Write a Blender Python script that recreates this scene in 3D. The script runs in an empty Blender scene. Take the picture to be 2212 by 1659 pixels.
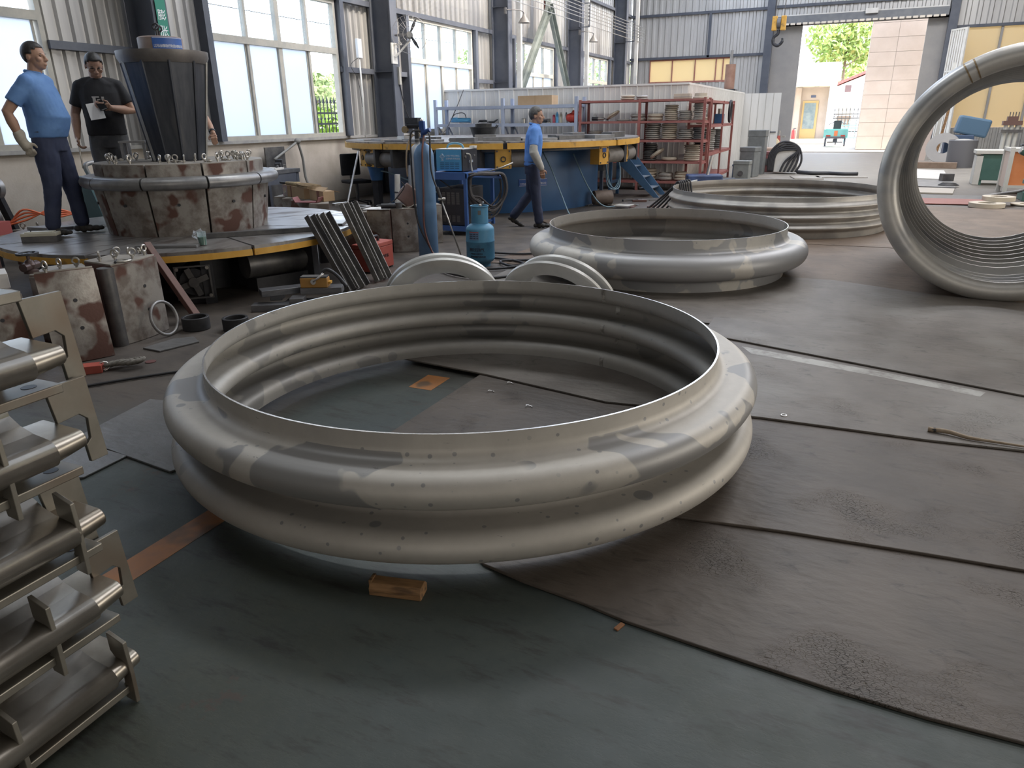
# Workshop with large metal bellows rings on the floor, built as a real place (metres, z up).
import bpy, bmesh, math, random
from mathutils import Vector, Matrix, Euler
random.seed(7)
sc = bpy.context.scene
COL = sc.collection
PI = math.pi

# ---------------------------------------------------------------- camera
cam = bpy.data.cameras.new('camera'); cam_o = bpy.data.objects.new('camera', cam); COL.objects.link(cam_o)
cam.sensor_width = 36.0; cam.lens = 36.0 * 1543.0 / 2212.0; cam.clip_start = 0.05; cam.clip_end = 400
_p, _r, _y = math.radians(20.43), math.radians(0.83), math.radians(-24.4)
_f = Vector((math.sin(_y) * math.cos(_p), math.cos(_y) * math.cos(_p), -math.sin(_p)))
_rt = Vector((math.cos(_y), -math.sin(_y), 0)); _dn = _f.cross(_rt)
_r2 = _rt * math.cos(_r) + _dn * math.sin(_r); _d2 = -_rt * math.sin(_r) + _dn * math.cos(_r)
cam_o.matrix_world = Matrix(((_r2.x, -_d2.x, -_f.x, 0), (_r2.y, -_d2.y, -_f.y, 0), (_r2.z, -_d2.z, -_f.z, 1.55), (0, 0, 0, 1)))
sc.camera = cam_o

# ---------------------------------------------------------------- light
sc.view_settings.view_transform = 'Standard'; sc.view_settings.look = 'None'
sc.view_settings.gamma = 1.0; sc.view_settings.use_curve_mapping = False
sc.view_settings.exposure = 0.72
cy = sc.cycles; cy.max_bounces = 7; cy.diffuse_bounces = 3; cy.glossy_bounces = 3; cy.transmission_bounces = 4; cy.transparent_max_bounces = 8
cy.caustics_reflective = False; cy.caustics_refractive = False; cy.use_adaptive_sampling = True; cy.adaptive_threshold = 0.03
w = bpy.data.worlds.new('world'); sc.world = w; w.use_nodes = True
nt = w.node_tree; nt.nodes.clear()
sky = nt.nodes.new('ShaderNodeTexSky'); sky.sky_type = 'NISHITA'; sky.sun_disc = False
sky.sun_elevation = math.radians(44); sky.sun_rotation = math.radians(80); sky.dust_density = 2.0; sky.air_density = 1.0
bg = nt.nodes.new('ShaderNodeBackground'); bg.inputs['Strength'].default_value = 0.80
wo = nt.nodes.new('ShaderNodeOutputWorld')
hs_ = nt.nodes.new('ShaderNodeHueSaturation'); hs_.inputs['Saturation'].default_value = 0.5
nt.links.new(sky.outputs[0], hs_.inputs['Color']); nt.links.new(hs_.outputs[0], bg.inputs[0]); nt.links.new(bg.outputs[0], wo.inputs[0])

def sun_light():
    L = bpy.data.lights.new('sun', 'SUN'); L.energy = 3.0; L.angle = math.radians(1.0); L.color = (1.0, 0.86, 0.68)
    o = bpy.data.objects.new('sun', L); COL.objects.link(o)
    d = Vector((-math.cos(math.radians(42)), 0.10, -math.sin(math.radians(42))))
    o.rotation_euler = d.to_track_quat('-Z', 'Y').to_euler(); o.location = (20, 0, 25)
sun_light()

def area(name, loc, target, sx, sy, power, color=(1, 1, 1)):
    L = bpy.data.lights.new(name, 'AREA'); L.shape = 'RECTANGLE'; L.size = sx; L.size_y = sy; L.energy = power; L.color = color
    o = bpy.data.objects.new(name, L); COL.objects.link(o); o.location = loc
    o.rotation_euler = (Vector(target) - Vector(loc)).to_track_quat('-Z', 'Y').to_euler()
    return o
# added fill lamps under the closed roof and before the blank right and back walls
for yy, p in ((2.5, 25), (9.0, 170), (15.5, 260), (22.0, 330), (28.5, 330)):
    area('overhead_fill', (2.5, yy, 8.35), (2.5, yy, 0), 5.0, 1.3, p, (0.97, 0.97, 1.0))
for yy, p in ((2.5, 40), (9.0, 170)):
    area('overhead_fill', (-4.5, yy, 8.35), (-4.5, yy, 0), 4.0, 1.3, p, (0.93, 0.97, 1.0))
area('right_fill', (11.7, 9.0, 3.0), (0, 9.0, 1.0), 16.0, 3.0, 520, (1.0, 0.93, 0.82))
area('rear_fill', (2.0, -7.6, 2.6), (0, 3, 0.8), 7.0, 4.2, 90, (1.0, 0.93, 0.85))
# portals only guide the sampling of the sky through the real openings
def portal(loc, target, sx, sy):
    o = area('sky_portal', loc, target, sx, sy, 1.0); o.data.cycles.is_portal = True
for yy in (5.08, 11.17, 17.07, 23.07, 29.3): portal((-9.75, yy, 2.5), (0, yy, 2.5), 3.3, 2.5)
portal((-0.1, 34.85, 2.45), (-0.1, 0, 2.45), 4.5, 4.9)
portal((-4.5, 23.05, 8.65), (-4.5, 23.05, 0), 3.8, 20.9)

# ---------------------------------------------------------------- materials
MATS = {}
def mat(name, c1, c2=None, scale=6.0, rough=0.6, metal=0.0, bump=0.0, bscale=40.0, ramp=(0.35, 0.65), c3=None, s3=2.0, r3=(0.5, 0.56), rough3=None, coat=0.0, alpha=None, det=5.0, spec=0.5, stretch=None, emit=None):
    """Principled surface; c1/c2 mixed by fine noise, c3 laid on in blotches."""
    if name in MATS: return MATS[name]
    m = bpy.data.materials.new(name); m.use_nodes = True; n = m.node_tree; b = n.nodes['Principled BSDF']
    b.inputs['Roughness'].default_value = rough; b.inputs['Metallic'].default_value = metal
    b.inputs['Specular IOR Level'].default_value = spec
    if coat: b.inputs['Coat Weight'].default_value = coat; b.inputs['Coat Roughness'].default_value = 0.15
    if emit: b.inputs['Emission Color'].default_value = (*emit[0], 1); b.inputs['Emission Strength'].default_value = emit[1]
    b.inputs['Base Color'].default_value = (*c1, 1)
    tc = n.nodes.new('ShaderNodeTexCoord'); vec = tc.outputs['Object']
    if stretch:
        mp = n.nodes.new('ShaderNodeMapping'); mp.inputs['Scale'].default_value = stretch; n.links.new(vec, mp.inputs[0]); vec = mp.outputs[0]
    if c2 or c3:
        oi = n.nodes.new('ShaderNodeObjectInfo'); va = n.nodes.new('ShaderNodeVectorMath'); va.operation = 'MULTIPLY_ADD'
        n.links.new(oi.outputs['Random'], va.inputs[0]); va.inputs[1].default_value = (13.1, 7.7, 9.3); n.links.new(vec, va.inputs[2]); vec = va.outputs[0]
    col = None
    if c2:
        no = n.nodes.new('ShaderNodeTexNoise'); no.inputs['Scale'].default_value = scale; no.inputs['Detail'].default_value = det; no.inputs['Roughness'].default_value = 0.62
        n.links.new(vec, no.inputs['Vector'])
        rp = n.nodes.new('ShaderNodeValToRGB'); rp.color_ramp.elements[0].position = ramp[0]; rp.color_ramp.elements[1].position = ramp[1]
        rp.color_ramp.elements[0].color = (*c1, 1); rp.color_ramp.elements[1].color = (*c2, 1)
        n.links.new(no.outputs['Fac'], rp.inputs[0]); col = rp.outputs[0]
    if c3:
        n3 = n.nodes.new('ShaderNodeTexNoise'); n3.inputs['Scale'].default_value = s3; n3.inputs['Detail'].default_value = 2.5; n3.inputs['Roughness'].default_value = 0.5
        n.links.new(vec, n3.inputs['Vector'])
        r_ = n.nodes.new('ShaderNodeMapRange'); r_.inputs['From Min'].default_value = r3[0]; r_.inputs['From Max'].default_value = r3[1]
        n.links.new(n3.outputs['Fac'], r_.inputs[0])
        mx = n.nodes.new('ShaderNodeMix'); mx.data_type = 'RGBA'
        n.links.new(r_.outputs[0], mx.inputs['Factor'])
        if col: n.links.new(col, mx.inputs['A'])
        else: mx.inputs['A'].default_value = (*c1, 1)
        mx.inputs['B'].default_value = (*c3, 1); col = mx.outputs['Result']
        if rough3 is not None:
            mr = n.nodes.new('ShaderNodeMapRange'); mr.inputs['To Min'].default_value = rough; mr.inputs['To Max'].default_value = rough3
            n.links.new(r_.outputs[0], mr.inputs[0]); n.links.new(mr.outputs[0], b.inputs['Roughness'])
    if col: n.links.new(col, b.inputs['Base Color'])
    if bump:
        nb = n.nodes.new('ShaderNodeTexNoise'); nb.inputs['Scale'].default_value = bscale; nb.inputs['Detail'].default_value = 4
        n.links.new(vec, nb.inputs['Vector'])
        bp = n.nodes.new('ShaderNodeBump'); bp.inputs['Strength'].default_value = bump; bp.inputs['Distance'].default_value = 0.01
        n.links.new(nb.outputs['Fac'], bp.inputs['Height']); n.links.new(bp.outputs[0], b.inputs['Normal'])
    MATS[name] = m
    return m

def glass_mat(name, tint=(0.95, 0.98, 1.0), frost=0.0, gloss=0.06):
    if name in MATS: return MATS[name]
    m = bpy.data.materials.new(name); m.use_nodes = True; n = m.node_tree; n.nodes.clear()
    out = n.nodes.new('ShaderNodeOutputMaterial'); tr = n.nodes.new('ShaderNodeBsdfTransparent'); tr.inputs[0].default_value = (*tint, 1)
    gl = n.nodes.new('ShaderNodeBsdfGlossy'); gl.inputs['Roughness'].default_value = 0.08
    mx = n.nodes.new('ShaderNodeMixShader'); mx.inputs[0].default_value = gloss
    last = tr.outputs[0]
    if frost:
        tl = n.nodes.new('ShaderNodeBsdfTranslucent'); tl.inputs[0].default_value = (*tint, 1)
        df = n.nodes.new('ShaderNodeBsdfDiffuse'); df.inputs[0].default_value = (*[0.8 * t for t in tint], 1)
        m0 = n.nodes.new('ShaderNodeMixShader'); m0.inputs[0].default_value = 0.15
        n.links.new(tl.outputs[0], m0.inputs[1]); n.links.new(df.outputs[0], m0.inputs[2])
        m1 = n.nodes.new('ShaderNodeMixShader'); m1.inputs[0].default_value = frost
        n.links.new(tr.outputs[0], m1.inputs[1]); n.links.new(m0.outputs[0], m1.inputs[2]); last = m1.outputs[0]
    n.links.new(last, mx.inputs[1]); n.links.new(gl.outputs[0], mx.inputs[2]); n.links.new(mx.outputs[0], out.inputs[0])
    MATS[name] = m
    return m

# ---------------------------------------------------------------- mesh helpers
def rotz(a): return Matrix.Rotation(a, 3, 'Z')
class MB:
    def __init__(s): s.v = []; s.f = []
    def add(s, vs, fs, mtx=None):
        o = len(s.v)
        s.v += [tuple(mtx @ Vector(p)) if mtx is not None else tuple(p) for p in vs]
        s.f += [tuple(i + o for i in f) for f in fs]
        return s
    def box(s, x0, x1, y0, y1, z0, z1, mtx=None):
        return s.add([(x0, y0, z0), (x1, y0, z0), (x1, y1, z0), (x0, y1, z0), (x0, y0, z1), (x1, y0, z1), (x1, y1, z1), (x0, y1, z1)],
                     [(0, 3, 2, 1), (4, 5, 6, 7), (0, 1, 5, 4), (1, 2, 6, 5), (2, 3, 7, 6), (3, 0, 4, 7)], mtx)
    def cbox(s, c, d, rz=0.0, mtx=None):
        m = Matrix.Translation(Vector(c)) @ Matrix.Rotation(rz, 4, 'Z')
        if mtx is not None: m = mtx @ m
        return s.box(-d[0] / 2, d[0] / 2, -d[1] / 2, d[1] / 2, -d[2] / 2, d[2] / 2, m)
    def bar(s, p0, p1, wx, wy, up=(0, 0, 1)):
        """square bar from p0 to p1; wx across, wy along 'up'"""
        p0, p1 = Vector(p0), Vector(p1); d = (p1 - p0).normalized(); u = Vector(up)
        if abs(d.dot(u)) > 0.98: u = Vector((0, 1, 0))
        a = d.cross(u).normalized(); b = a.cross(d)
        q = []
        for p in (p0, p1):
            for sx, sy in ((-1, -1), (1, -1), (1, 1), (-1, 1)): q.append(p + a * sx * wx / 2 + b * sy * wy / 2)
        return s.add(q, [(3, 2, 1, 0), (4, 5, 6, 7), (0, 1, 5, 4), (1, 2, 6, 5), (2, 3, 7, 6), (3, 0, 4, 7)])
    def cyl(s, p0, p1, r0, r1=None, n=16, caps=True):
        r1 = r0 if r1 is None else r1
        p0, p1 = Vector(p0), Vector(p1); d = (p1 - p0).normalized(); u = Vector((0, 0, 1)) if abs(d.z) < 0.95 else Vector((1, 0, 0))
        a = d.cross(u).normalized(); b = d.cross(a)
        q = []
        for p, r in ((p0, r0), (p1, r1)):
            for i in range(n): t = 2 * PI * i / n; q.append(p + a * r * math.cos(t) + b * r * math.sin(t))
        fs = [(i, (i + 1) % n, n + (i + 1) % n, n + i) for i in range(n)]
        if caps: fs += [tuple(reversed(range(n))), tuple(range(n, 2 * n))]
        return s.add(q, fs)
    def lathe(s, prof, n=32, c=(0, 0, 0), a0=0.0, a1=2 * PI, mtx=None, close=False):
        full = abs(a1 - a0 - 2 * PI) < 1e-6; k = n if full else n + 1; q = []; fs = []
        for r, z in prof:
            for i in range(k): t = a0 + (a1 - a0) * i / n; q.append((c[0] + r * math.cos(t), c[1] + r * math.sin(t), c[2] + z))
        m = len(prof)
        for j in range(m if close else m - 1):
            j2 = (j + 1) % m
            for i in range(n):
                i2 = (i + 1) % k
                fs.append((j * k + i, j * k + i2, j2 * k + i2, j2 * k + i))
        if not full and close: fs += [tuple(j * k for j in range(m)), tuple(j * k + n for j in reversed(range(m)))]
        return s.add(q, fs, mtx)
    def tube(s, pts, r, n=8, closed=False, caps=True):
        P = [Vector(p) for p in pts]; m = len(P); q = []; prev = None
        for i, p in enumerate(P):
            if closed: d = P[(i + 1) % m] - P[i - 1]
            else: d = P[min(i + 1, m - 1)] - P[max(i - 1, 0)]
            d = d.normalized() if d.length > 1e-9 else Vector((0, 0, 1))
            if prev is None:
                u = Vector((0, 0, 1)) if abs(d.z) < 0.9 else Vector((1, 0, 0)); a = d.cross(u).normalized()
            else: a = (prev - d * prev.dot(d)); a = a.normalized() if a.length > 1e-6 else d.orthogonal().normalized()
            prev = a; b = d.cross(a); rr = r[i] if isinstance(r, (list, tuple)) else r
            for j in range(n): t = 2 * PI * j / n; q.append(p + a * rr * math.cos(t) + b * rr * math.sin(t))
        fs = []
        for i in range(m if closed else m - 1):
            i2 = (i + 1) % m
            for j in range(n): j2 = (j + 1) % n; fs.append((i * n + j, i * n + j2, i2 * n + j2, i2 * n + j))
        if not closed and caps: fs += [tuple(reversed(range(n))), tuple((m - 1) * n + j for j in range(n))]
        return s.add(q, fs)
    def prism(s, poly, h0, h1, ax='z', mtx=None):
        """polygon extruded along ax; poly in the two other axes (z: xy, y: xz, x: yz)"""
        f = {'z': lambda a, b, h: (a, b, h), 'y': lambda a, b, h: (a, h, b), 'x': lambda a, b, h: (h, a, b)}[ax]
        n = len(poly); q = [f(a, b, h0) for a, b in poly] + [f(a, b, h1) for a, b in poly]
        fs = [tuple(reversed(range(n))), tuple(range(n, 2 * n))] + [(i, (i + 1) % n, n + (i + 1) % n, n + i) for i in range(n)]
        return s.add(q, fs, mtx)
    def ball(s, c, r, n=10, mtx=None, sc=(1, 1, 1)):
        q = []; fs = []; m = max(4, n // 2 + 1)
        for j in range(m + 1):
            ph = PI * j / m
            for i in range(n): t = 2 * PI * i / n; q.append((c[0] + sc[0] * r * math.sin(ph) * math.cos(t), c[1] + sc[1] * r * math.sin(ph) * math.sin(t), c[2] + sc[2] * r * math.cos(ph)))
        for j in range(m):
            for i in range(n): fs.append((j * n + i, (j + 1) * n + i, (j + 1) * n + (i + 1) % n, j * n + (i + 1) % n))
        return s.add(q, fs, mtx)
    def grid(s, fx, nu, nv):
        q = [fx(i / nu, j / nv) for j in range(nv + 1) for i in range(nu + 1)]
        return s.add(q, [(j * (nu + 1) + i, j * (nu + 1) + i + 1, (j + 1) * (nu + 1) + i + 1, (j + 1) * (nu + 1) + i) for j in range(nv) for i in range(nu)])
    def mesh(s, name, m, smooth=None):
        me = bpy.data.meshes.new(name); me.from_pydata(s.v, [], s.f); me.validate(); me.update()
        bm = bmesh.new(); bm.from_mesh(me); bmesh.ops.recalc_face_normals(bm, faces=bm.faces); bm.to_mesh(me); bm.free()
        if m is not None: me.materials.append(m)
        if smooth is not None:
            me.shade_smooth()
            if smooth < 180: me.set_sharp_from_angle(angle=math.radians(smooth))
        return me
    def build(s, name, m, parent=None, smooth=None, bevel=0.0, loc=None, rz=None):
        me = s.mesh(name, m, smooth); o = bpy.data.objects.new(name, me); COL.objects.link(o)
        if parent is not None: o.parent = parent
        if loc is not None: o.location = loc
        if rz is not None: o.rotation_euler = (0, 0, rz)
        if bevel:
            b = o.modifiers.new('bevel', 'BEVEL'); b.width = bevel; b.segments = 2; b.limit_method = 'ANGLE'; b.angle_limit = math.radians(40)
        return o

def tag(o, label, cat, group=None, kind=None):
    o['label'] = label
    if cat: o['category'] = cat
    if group: o['group'] = group
    if kind: o['kind'] = kind
    return o
def structure(o, label=None):
    o['kind'] = 'structure'
    if label: o['label'] = label
    return o
def thing(name, label, cat, loc=(0, 0, 0), rz=0.0, group=None, rot=None):
    o = bpy.data.objects.new(name, None); COL.objects.link(o); o.location = loc; o.empty_display_size = 0.1
    o.rotation_euler = rot if rot is not None else (0, 0, rz)
    return tag(o, label, cat, group)
def link_copy(src, loc=None, rot=None, parent=None):
    c = src.copy(); COL.objects.link(c); c.parent = parent
    if loc is not None: c.location = loc
    if rot is not None: c.rotation_euler = rot
    return c
def copy_tree(src, loc, rot=None, label=None, group=None):
    c = link_copy(src, loc, rot)
    for ch in src.children:
        k = link_copy(ch, parent=c)
        for g in ch.children: link_copy(g, parent=k)
    if label: c['label'] = label
    if group: c['group'] = group
    return c
def text(body, size, m, parent, loc, rot, name='lettering', ext=0.001, align='LEFT', sx=1.0):
    cu = bpy.data.curves.new(name, 'FONT'); cu.body = body; cu.size = size; cu.extrude = ext; cu.align_x = align
    t = bpy.data.objects.new(name + '_curve', cu); COL.objects.link(t)
    me = bpy.data.meshes.new_from_object(t.evaluated_get(bpy.context.evaluated_depsgraph_get()))
    bpy.data.objects.remove(t); bpy.data.curves.remove(cu)
    me.materials.clear(); me.materials.append(m)
    o = bpy.data.objects.new(name, me); COL.objects.link(o); o.parent = parent; o.location = loc; o.rotation_euler = rot; o.scale = (sx, 1, 1)
    return o
def arc(c, r, a0, a1, n): return [(c[0] + r * math.cos(a0 + (a1 - a0) * i / n), c[1] + r * math.sin(a0 + (a1 - a0) * i / n)) for i in range(n + 1)]
def catmull(pts, k=6, closed=False):
    P = [Vector(p) for p in pts]; n = len(P); out = []
    for i in range(n if closed else n - 1):
        if closed: p0, p1, p2, p3 = P[i - 1], P[i], P[(i + 1) % n], P[(i + 2) % n]
        else: p0, p1, p2, p3 = P[max(i - 1, 0)], P[i], P[i + 1], P[min(i + 2, n - 1)]
        for j in range(k):
            t = j / k; out.append(0.5 * ((2 * p1) + (p2 - p0) * t + (2 * p0 - 5 * p1 + 4 * p2 - p3) * t * t + (3 * p1 - p0 - 3 * p2 + p3) * t ** 3))
    if not closed: out.append(P[-1])
    return out

# ================================================================ THE HALL
XW, YF, XR, YB, ZR = -9.55, 34.6, 12.0, -8.0, 8.5
def floor_material():
    m = bpy.data.materials.new('painted_floor'); m.use_nodes = True; n = m.node_tree; b = n.nodes['Principled BSDF']; L = n.links.new
    tc = n.nodes.new('ShaderNodeTexCoord'); v = tc.outputs['Object']
    def noise(s, d=5, r=0.6, vec=v):
        x = n.nodes.new('ShaderNodeTexNoise'); x.inputs['Scale'].default_value = s; x.inputs['Detail'].default_value = d; x.inputs['Roughness'].default_value = r; L(vec, x.inputs['Vector']); return x.outputs['Fac']
    def rng(f, a, c, lo=0.0, hi=1.0):
        x = n.nodes.new('ShaderNodeMapRange'); x.inputs['From Min'].default_value = a; x.inputs['From Max'].default_value = c; x.inputs['To Min'].default_value = lo; x.inputs['To Max'].default_value = hi; L(f, x.inputs[0]); return x.outputs[0]
    def mix(f, A, B):
        x = n.nodes.new('ShaderNodeMix'); x.data_type = 'RGBA'; L(f, x.inputs['Factor'])
        for s, k in ((A, 'A'), (B, 'B')):
            if isinstance(s, tuple): x.inputs[k].default_value = (*s, 1)
            else: L(s, x.inputs[k])
        return x.outputs['Result']
    def mth(op, a, c):
        x = n.nodes.new('ShaderNodeMath'); x.operation = op; x.use_clamp = True
        for i, s in enumerate((a, c)):
            if isinstance(s, (int, float)): x.inputs[i].default_value = s
            else: L(s, x.inputs[i])
        return x.outputs[0]
    sx = n.nodes.new('ShaderNodeSeparateXYZ'); L(v, sx.inputs[0])
    big = noise(0.55, 4); mid = noise(3.0, 6, 0.68); fine = noise(22, 6, 0.7)
    mp = n.nodes.new('ShaderNodeMapping'); mp.inputs['Scale'].default_value = (1.2, 5.0, 1); mp.inputs['Rotation'].default_value = (0, 0, 0.5); L(v, mp.inputs[0])
    streak = noise(2.2, 7, 0.75, mp.outputs[0])
    paint = mix(rng(big, 0.35, 0.68), (0.062, 0.080, 0.082), (0.068, 0.074, 0.056))
    paint = mix(rng(fine, 0.4, 0.75, 0, 0.35), paint, (0.035, 0.052, 0.054))
    paint = mix(rng(streak, 0.53, 0.64, 0, 0.8), paint, (0.032, 0.030, 0.029))
    paint = mix(rng(mid, 0.63, 0.66, 0, 0.8), paint, (0.085, 0.065, 0.055))
    paint = mix(rng(noise(14, 8, 0.8, mp.outputs[0]), 0.66, 0.69, 0, 0.7), paint, (0.15, 0.155, 0.14))
    dirt = mix(rng(mid, 0.3, 0.7), (0.070, 0.062, 0.056), (0.125, 0.105, 0.088))
    dirt = mix(rng(streak, 0.52, 0.66, 0, 0.6), dirt, (0.040, 0.037, 0.035))
    concrete = mix(rng(mid, 0.3, 0.7), (0.20, 0.18, 0.155), (0.34, 0.31, 0.27))
    far = rng(sx.outputs['Y'], 2.0, 2.7)
    left = rng(sx.outputs['X'], -2.6, -2.9)
    wear = mth('MULTIPLY', mth('MAXIMUM', mth('MULTIPLY', left, far), rng(sx.outputs['Y'], 3.4, 4.2)), 1.0)
    wear = mth('MAXIMUM', wear, 0.0)
    c = mix(wear, paint, dirt)
    c = mix(rng(sx.outputs['Y'], 17.0, 21.0), c, concrete)
    L(c, b.inputs['Base Color'])
    L(rng(mid, 0.3, 0.75, 0.44, 0.68), b.inputs['Roughness'])
    bp = n.nodes.new('ShaderNodeBump'); bp.inputs['Strength'].default_value = 0.25; bp.inputs['Distance'].default_value = 0.01; L(mth('ADD', streak, fine), bp.inputs['Height']); L(bp.outputs[0], b.inputs['Normal'])
    return m
fl = MB().box(XW - 0.3, XR, YB, YF, -0.25, 0.0).build('floor', floor_material()); structure(fl, 'dark green painted workshop floor worn and dirty')

M_clad = mat('corrugated_sheet', (0.42, 0.42, 0.43), (0.58, 0.57, 0.55), 1.6, rough=0.32, metal=0.55, c3=(0.26, 0.24, 0.22), s3=1.3, r3=(0.56, 0.75), stretch=(1, 1, 0.12))
M_far = mat('far_corrugated_sheet', (0.46, 0.45, 0.44), (0.60, 0.59, 0.57), 1.2, rough=0.45, metal=0.35, stretch=(1, 1, 0.15))
M_plaster = mat('stained_plaster', (0.42, 0.37, 0.31), (0.52, 0.47, 0.41), 2.2, rough=0.85, c3=(0.27, 0.23, 0.19), s3=1.1, r3=(0.55, 0.72), bump=0.15)
M_steel_dark = mat('dark_painted_steel', (0.075, 0.085, 0.11), (0.10, 0.11, 0.135), 3, rough=0.5)
M_frame = mat('dusty_window_frame', (0.36, 0.35, 0.32), (0.45, 0.43, 0.38), 5, rough=0.6)
M_clear = glass_mat('clear_pane', (0.93, 0.97, 1.0), 0.0)
M_frost = glass_mat('frosted_pane', (0.72, 0.76, 0.82), 0.85)
M_white_sheet = mat('white_sheet', (0.60, 0.60, 0.58), (0.72, 0.71, 0.68), 1.5, rough=0.5, stretch=(1, 1, 0.2))

def corr(name, m, parent, a, b, z0, z1, period=0.2, depth=0.045, duty=0.35, inward=(1, 0)):
    """trapezoid ribbed sheet from point a to b (x,y), ribs standing towards 'inward'"""
    a, b = Vector((a[0], a[1])), Vector((b[0], b[1])); d = (b - a); L = d.length; d.normalize(); nv = Vector((inward[0], inward[1]))
    pts = []; n = max(1, round(L / period)); p = L / n
    for i in range(n):
        s = i * p; pts += [(s, 0), (s + p * (0.5 - duty / 2 - 0.08), 0), (s + p * (0.5 - duty / 2 + 0.02), depth), (s + p * (0.5 + duty / 2 - 0.02), depth), (s + p * (0.5 + duty / 2 + 0.08), 0)]
    pts.append((L, 0)); mb = MB(); q = []
    for z in (z0, z1):
        for s, h in pts: w_ = a + d * s + nv * h; q.append((w_.x, w_.y, z))
    k = len(pts); mb.add(q, [(i, i + 1, k + i + 1, k + i) for i in range(k - 1)])
    o = mb.build(name, m, parent)
    sd = o.modifiers.new('sheet', 'SOLIDIFY'); sd.thickness = 0.003; sd.offset = 0
    return o

# ---- left wall
wall = structure(MB().box(XW - 0.2, XW, YB, YF, 0, 1.2).build('wall_left', M_plaster), 'stained plaster lower wall under the left windows')
ledge = MB().box(XW - 0.25, XW + 0.06, YB, YF, 1.2, 1.25).build('trim_1', mat('sill_concrete', (0.26, 0.26, 0.26), (0.36, 0.35, 0.33), 6, rough=0.8)); structure(ledge, 'grey concrete sill running along the left wall')
WIN = [(3.4, 6.76), (9.5, 12.83), (15.45, 18.7), (21.4, 24.75), (27.65, 30.95)]
prev = YB
for a, b in WIN + [(YF, YF)]:
    corr('cladding_panel', M_clad, wall, (XW - 0.05, prev), (XW - 0.05, a), 1.25, 3.75)
    if b > a:
        MB().box(XW - 0.02, XW + 0.10, prev + (0 if prev == YB else 0.0), a, 2.46, 2.56).build('girt', M_steel_dark, wall)
    else: MB().box(XW - 0.02, XW + 0.10, prev, a, 2.46, 2.56).build('girt', M_steel_dark, wall)
    prev = b
yy = YB
while yy < YF - 0.1:
    corr('cladding_panel', M_clad, wall, (XW - 0.05, yy), (XW - 0.05, min(yy + 6.09, YF)), 3.75, ZR, 0.25); yy += 6.09
MB().box(XW - 0.02, XW + 0.10, YB, YF, 3.74, 3.84).build('girt', M_steel_dark, wall)
MB().box(XW - 0.02, XW + 0.10, YB, YF, 5.6, 5.7).build('girt', M_steel_dark, wall)

def window(idx, y0, y1, lower):
    fr = MB(); x0, x1 = XW - 0.06, XW + 0.05; z0, z1, zt = 1.25, 3.74, 2.83
    for ya, yb in ((y0, y0 + 0.07), (y1 - 0.07, y1)): fr.box(x0, x1, ya, yb, z0, z1)
    for za, zb in ((z0, z0 + 0.07), (z1 - 0.07, z1), (zt - 0.05, zt + 0.06)): fr.box(x0, x1, y0 + 0.07, y1 - 0.07, za, zb)
    root = fr.build('window_%d' % idx, M_frame); structure(root, 'tall factory window %d of the left wall with dusty frame' % idx)
    w4 = (y1 - y0 - 0.14) / 4
    for k in range(1, 4):
        ww = 0.05 if k == 2 else 0.028
        for za, zb in ((z0 + 0.07, zt - 0.05), (zt + 0.06, z1 - 0.07)): MB().box(x0, x1 - 0.02, y0 + 0.07 + k * w4 - ww, y0 + 0.07 + k * w4 + ww, za, zb).build('mullion', M_frame, root)
    for k in range(4):
        ya, yb = y0 + 0.07 + k * w4 + 0.03, y0 + 0.07 + (k + 1) * w4 - 0.03
        MB().box(XW - 0.02, XW - 0.012, ya, yb, zt + 0.06, z1 - 0.07).build('pane', M_clear, root)
        if lower[k] != 'o': MB().box(XW - 0.02, XW - 0.012, ya, yb, z0 + 0.07, zt - 0.05).build('pane', M_frost if lower[k] == 'f' else M_clear, root)
        if lower[k] == 'f':
            for q in (ya, yb - 0.03): MB().box(XW - 0.03, XW + 0.0, q, q + 0.03, z0 + 0.07, zt - 0.05).build('sash_stile', M_frame, root)
    return root
for i, (a, b) in enumerate(WIN): window(i + 1, a, b, ('ffff', 'fffo', 'ffff', 'ffff', 'cccc')[i])

def hcolumn(y, lab):
    o = MB()
    o.box(-9.47, -9.44, y, y + 0.25, 0, ZR).box(-8.99, -8.96, y, y + 0.25, 0, ZR).box(-9.44, -8.99, y + 0.11, y + 0.135, 0, ZR)
    for z in (0.9, 2.5, 4.4, 6.3): o.box(-9.44, -8.99, y + 0.01, y + 0.11, z, z + 0.012)
    o = o.build('steel_column', M_steel_dark); structure(o, lab); return o
for y, lab in ((-4.0, 'steel column behind the viewer'), (2.0, 'steel column near the viewer'), (8.0, 'dark steel column with green banner behind the cone'), (13.95, 'dark steel column behind the blue turntable'), (19.85, 'dark steel column carrying the first gooseneck lamp'), (26.0, 'dark steel column carrying the second gooseneck lamp'), (31.6, 'dark steel column in the far left corner')): hcolumn(y, lab)
for y in (9.36, 15.28, 21.26, 27.5, 12.86, 18.73, 24.78, 30.98):
    structure(MB().box(-9.6, -9.40, y, y + 0.12, 1.25, 3.74).build('trim_2', M_steel_dark), 'dark steel window jamb post')
# white service pipes that run up beside the columns
M_white = mat('white_paint', (0.70, 0.69, 0.66), (0.60, 0.58, 0.54), 4, rough=0.5)
for y, x in ((20.25, -8.9), (32.2, -8.75), (26.45, -9.0)):
    tag(MB().box(x, x + 0.14, y, y + 0.10, 0, ZR).build('service_duct', M_white, bevel=0.005), {20.25: 'pale vertical service duct beside the third column', 32.2: 'pale vertical service duct near the far left corner', 26.45: 'pale vertical service duct beside the fourth column'}[y], 'duct')
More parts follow.
